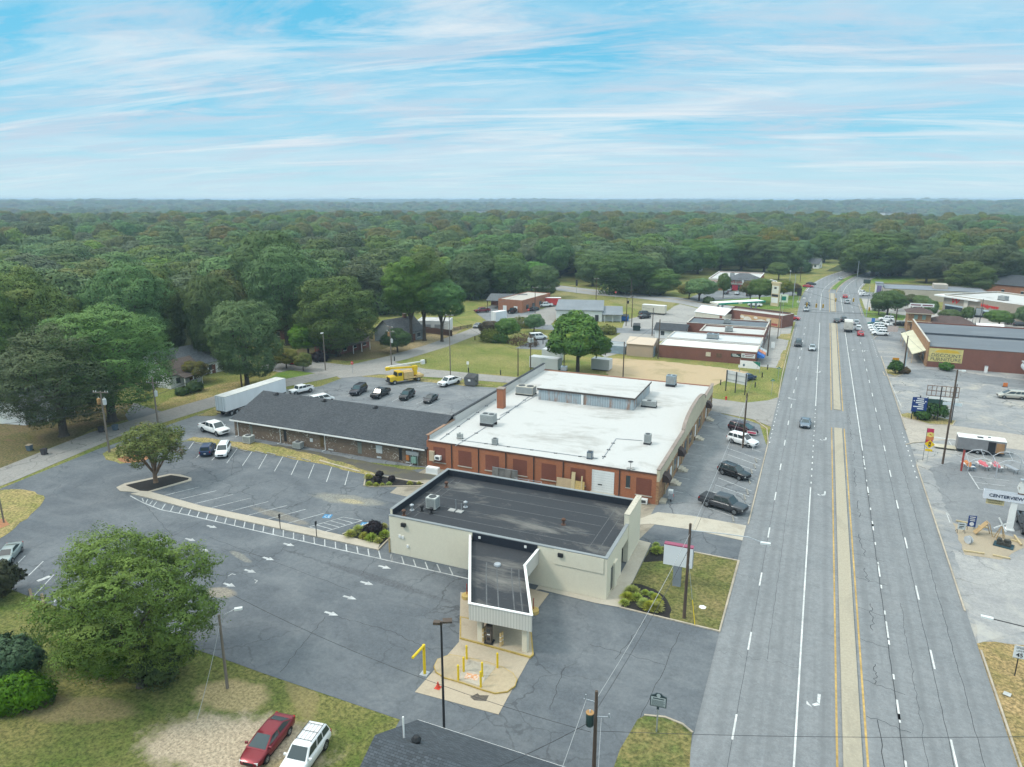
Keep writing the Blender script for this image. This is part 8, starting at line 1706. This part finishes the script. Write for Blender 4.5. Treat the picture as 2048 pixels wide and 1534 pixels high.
cx=ng.nodes.new('ShaderNodeCombineXYZ');ng.links.new(named('tspin','FLOAT'),cx.inputs[2])
ng.links.new(gi.outputs[0],ip.inputs['Points']);ng.links.new(jn.outputs[0],ip.inputs['Instance']);ng.links.new(named('tkind','INT'),ip.inputs['Instance Index']);ng.links.new(cx.outputs[0],ip.inputs['Rotation']);ng.links.new(named('tscale','FLOAT_VECTOR'),ip.inputs['Scale']);ng.links.new(ip.outputs[0],go.inputs[0])
wo.modifiers.new('woods','NODES').node_group=ng
def bush(label,px,w,h,mat,seed,n=5000,leaf=.09,name='shrub',lobes=14,lobe=.5,pos=None,z=0.0,group=None,sy=1.0,rz=0):
 x,y=pos or T(*px);r=thing(name,label,'plant',(x,y,z),rz,group)
 c=link('foliage',crown_mesh('foliage',seed,w,.05,h,n,leaf*1.25,mat,lobes,lobe*.85,.45,-.3,.26),r);c.scale=(1,sy,1)
 m=MB();[m.cyl((0,0,0),(w*.4*math.cos(a),w*.4*math.sin(a),h*.6),.05,.02,5)for a in(0,1.3,2.5,3.8,5.0)];m.build('stem',bark,r);return r
bush('dark brownish shrub at the left edge beside the sports car',(5,1195),2.2,3.8,leafmat('brownish shrub leaves',(.03,.045,.02),(.075,.075,.035),(.10,.06,.04),.05),401,9000,.12)
bush('blue green mounded shrub under the near tree at left',(25,1352),2.7,2.8,blueL,402,12000,.11,lobes=18)
bush('low lime green hedge shrub at the bottom left',(42,1408),2.5,2.0,limeL,403,9000,.10,sy=.75,rz=.5)
bush('dark undergrowth shrub at the foot of the near tree',(320,1352),2.4,3.2,bushL,404,8000,.10)
bush('green undergrowth shrub behind the near tree trunk',(215,1330),2.8,3.0,limeL,405,9000,.10)
for px,w,h,mt,lb,sd in(((982,684),3.4,2.6,yelL,'yellow green hedge clump before the small lot, left',410),((1000,686),2.6,2.2,bushL,'darker hedge clump before the small lot, right',411),((1045,655),4,2.6,yelL,'yellow hedge behind the small tree',412),((1218,668),2.6,2.0,yelL,'yellow shrub at the right of the green tree',413),((390,783),1.8,1.8,bushL,'round dark shrub on the lawn of the white cottage',414),((365,790),1.3,1.3,bushL,'low shrub by the porch of the white cottage',415),((1893,741),1.5,1.8,limeL,'green shrub growing against the furniture store wall',416),((1790,747),1.5,3.2,bushL,'dark spiky shrub around the blue and orange sign',417),((1808,747),1.2,1.2,redL,'low grey red shrub at the forecourt corner',418),((1868,838),2.1,3.4,bushL,'dark shrub tree under the rusty sign frame',419),((1842,838),1.6,2.0,bushL,'smaller dark shrub behind the blue sign',420),((470,740),2.4,2.6,bushL,'dark shrub by the trailer poles',421),((640,722),2.2,1.8,darkL,'dark brush heap under the broad street tree',422),((1050,690),4.5,.9,redL,'low dull red hedge in front of the white van',423)):
 bush(lb,px,w,h,mt,sd,2600,.16,sy=.6 if 'hedge' in lb else 1.0)
for px,w,lb in(((1418,606),2.0,'dark low planting along the pharmacy kerb'),((770,628),9,'scrub under the wood edge left of the workshop'),((1660,517),5,'dark scrub at the inside of the road curve'),((1708,545),7,'dense scrub at the wood edge by the curving road'),((1780,550),9,'dense dark scrub behind the green verge'),((1240,586),9,'dense dark scrub along the cross road'),((1300,588),8,'brushy scrub by the drive of the pharmacy'),((1040,596),9,'dark scrub behind the brick workshop'),((930,596),9,'dark scrub behind the porch shelter'),((1960,572),8,'dark scrub left of the orange brick gable'),((1600,545),6,'dark scrub on the left of the road curve')):
 bush(lb,px,w,min(8,w*.8),oakA,430+int(px[0]),3500,.35)
def tuft(label,px,w,h,z=.15,group=None,mat=None):
 key='tuft'
 if key not in VM:
  rs=np.random.RandomState(9);n=420;a=rs.uniform(0,6.28,n);t=rs.uniform(.05,1,n)**.7
  P=np.stack([np.cos(a)*t,np.sin(a)*t,1.0-.75*t*t],1);P*=rs.uniform(.65,1.05,n)[:,None]
  D=np.stack([np.cos(a)*(.3+t),np.sin(a)*(.3+t),1.1-t],1);D/=np.linalg.norm(D,axis=1)[:,None];side=np.cross(D,[0,0,1.0]);side/=np.linalg.norm(side,axis=1)[:,None]
  V=np.empty((n,4,3),np.float32);V[:,0]=P-D*.34;V[:,1]=P-side*.035;V[:,2]=P+D*.22;V[:,3]=P+side*.035
  me=bpy.data.meshes.new('blades');me.from_pydata([tuple(v)for v in V.reshape(-1,3)],[],[tuple(range(4*i,4*i+4))for i in range(n)]);me.materials.append(grasL);VM[key]=me
  m=MB();m.lathe([(.25,0),(.3,.2),(.1,.4)],n=8);VM['tuftc']=m.mesh('clump_base',M('straw base',(.16,.14,.05),.9,.2))
 r=thing('ornamental_grass',label,'plant',T(*px)+(z,),rnd.uniform(0,6),group)
 for k,nm in((key,'blades'),('tuftc','clump_base')):o=link(nm,VM[k],r);o.scale=(w,w,h)
 return r
f7=Z8((660,1000,12.786))
for p_,w in(((525,950),.8),((735,850),.9),((890,1000),.75),((1060,1050),.85),((1230,1110),.6),((1400,960),.8),((1380,740),.6)):tuft('pale green grass tuft in the mulched bed at the bank corner',f7(p_),w,w*.95,.15,'grass tufts in the bank corner bed')
bush('purple black shrub in the mulched bed at the bank corner',f7((1130,900)),.95,1.6,darkL,450,5000,.09,z=.1)
bush('low purple shrub beside the larger one at the bank corner',f7((950,900)),.55,.9,darkL,451,2500,.08,z=.1)
f8=Z8((380,700,3.938))
for p_,w in(((1405,1015),.7),((1412,1070),.6),((1465,1075),.5),((1515,1072),.4),((1568,1068),.5),((1732,1062),.5),((1805,1060),.4)):tuft('pale grass tuft in the triangular bed by the alley',f8(p_),w,w,.06,'grass tufts in the triangular bed')
for p_,lb in(((1492,1005),'purple dark shrub in the triangular bed, left'),((1590,1040),'purple dark shrub in the triangular bed, right'),((1480,1050),'low purple shrub in the triangular bed')):bush(lb,f8(p_),.5,1.0,darkL,460+int(p_[0])%17,2600,.08)
f9=Z8((1200,900,3.836))
for p_,w in(((245,1110),.95),((205,1150),.8),((185,1190),.6),((280,1150),.7),((345,1110),.5),((395,1125),.5),((430,1150),.6),((340,1200),.8),((385,1225),.9),((430,1230),.85),((450,1190),.6)):tuft('yellow green leafy clump in the front mulch bed',f9(p_),w,w*.9,.08,'leafy clumps in the front mulch bed')
for p_,w in(((430,745),.55),((435,790),.8),((480,775),.5)):tuft('yellow green leafy clump behind the blank road sign',f9(p_),w,w*.9,.08,'leafy clumps behind the blank road sign')
m=MB();m.box(-9900,-9900,-32,9900,9900,46)
hz=bpy.data.materials.new('haze air');hz.use_nodes=True;nt=hz.node_tree;nt.nodes.remove(nt.nodes['Principled BSDF'])
pv=nt.nodes.new('ShaderNodeVolumePrincipled');pv.inputs['Color'].default_value=(.60,.80,1.0,1);pv.inputs['Density'].default_value=HAZE;pv.inputs['Anisotropy'].default_value=0.0
nt.links.new(pv.outputs[0],nt.nodes['Material Output'].inputs['Volume'])
tag(m.build('haze',hz),kind='stuff')
SUN_EL,SUN_AZ=R(50),R(236)
sd=Vector((math.sin(SUN_AZ)*math.cos(SUN_EL),math.cos(SUN_AZ)*math.cos(SUN_EL),math.sin(SUN_EL)))
li=bpy.data.lights.new('sun','SUN');li.energy=SUN_E;li.angle=R(11);li.color=(1.0,.92,.82)
so=bpy.data.objects.new('sun',li);COL.objects.link(so);so.rotation_euler=(-sd).to_track_quat('-Z','Y').to_euler()
w=bpy.data.worlds.new('World');SC.world=w;w.use_nodes=True;nt=w.node_tree;N=NB(nt)
bg=nt.nodes['Background']
sky=N.n('ShaderNodeTexSky');sky.sky_type='NISHITA';sky.sun_disc=False;sky.sun_elevation=SUN_EL;sky.sun_rotation=SUN_AZ;sky.air_density=1.0;sky.dust_density=.6;sky.ozone_density=1.2
tc=N.n('ShaderNodeTexCoord');rot=N.n('ShaderNodeMapping');rot.inputs['Rotation'].default_value=(0,0,-PHI);N.l(tc.outputs['Generated'],rot.inputs[0])
sp=N.n('ShaderNodeSeparateXYZ');N.l(rot.outputs[0],sp.inputs[0])
zc=N.math('MAXIMUM',sp.outputs[2],0.0)
den=N.math('ADD',zc,.10)
u=N.math('DIVIDE',sp.outputs[0],den);v=N.math('DIVIDE',sp.outputs[1],den)
def cvec(su,sv,ou,ov,skew=0.0):
 c=N.n('ShaderNodeCombineXYZ')
 N.l(N.math('ADD',N.math('MULTIPLY',N.math('ADD',u,N.math('MULTIPLY',v,skew)),su),ou),c.inputs[0]);N.l(N.math('ADD',N.math('MULTIPLY',N.math('ADD',v,N.math('MULTIPLY',u,.16)),sv),ov),c.inputs[1]);return c.outputs[0]
n1=N.noise(1.0,10,.64,cvec(.42,.85,3.3,7.1),.7)
n2=N.noise(1.0,10,.66,cvec(.42,1.7,9.7,2.4),1.1)
n3=N.noise(1.0,10,.66,cvec(.8,1.9,1.1,5.2),.6)
blue=N.mix(.85,N.mix(1.0,sky.outputs[0],(.95,1.25,1.05),'MULTIPLY'),SKYB)
hor=N.ramp(zc,[(0.0,1.0),(.03,.65),(.10,.2),(.25,0.0)])
base=N.mix(hor,blue,SKYH)
c=N.mix(N.ramp(n1,[(.38,0.0),(.52,.5),(.66,.9)]),base,CLD1)
c=N.mix(N.ramp(n3,[(.46,0.0),(.62,.8)]),c,CLD2)
c=N.mix(N.ramp(n2,[(.50,0.0),(.62,.45),(.76,.9)]),c,CLD3)
c=N.mix(N.ramp(zc,[(0.0,.75),(.02,.38),(.07,0.0)]),c,SKYH)
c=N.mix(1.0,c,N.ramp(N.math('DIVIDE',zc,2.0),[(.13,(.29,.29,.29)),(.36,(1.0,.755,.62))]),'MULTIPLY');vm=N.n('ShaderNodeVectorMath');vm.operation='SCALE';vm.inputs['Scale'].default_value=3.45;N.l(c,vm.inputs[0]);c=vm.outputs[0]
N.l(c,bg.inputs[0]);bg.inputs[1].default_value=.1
cam=bpy.data.cameras.new('camera');co=bpy.data.objects.new('camera',cam);COL.objects.link(co)
cam.sensor_width=36;cam.lens=FPX/2048*36;cam.clip_start=.5;cam.clip_end=30000
co.location=(0,0,CAM_H);co.rotation_euler=(math.pi/2-PITCH,0,PHI)
SC.camera=co
SC.view_settings.view_transform='Standard';SC.view_settings.look='None';SC.view_settings.exposure=EXPO;SC.view_settings.gamma=1.0
SC.render.engine='CYCLES'
cy=SC.cycles;cy.use_denoising=True;cy.max_bounces=5;cy.diffuse_bounces=3;cy.glossy_bounces=2;cy.transmission_bounces=2;cy.volume_bounces=0;cy.transparent_max_bounces=4
cy.use_adaptive_sampling=True;cy.adaptive_threshold=.02;cy.caustics_reflective=False;cy.caustics_refractive=False
try:cy.denoiser='OPENIMAGEDENOISE';cy.denoising_input_passes='RGB_ALBEDO_NORMAL'
except Exception:pass
SC.render.resolution_x,SC.render.resolution_y=1024,767
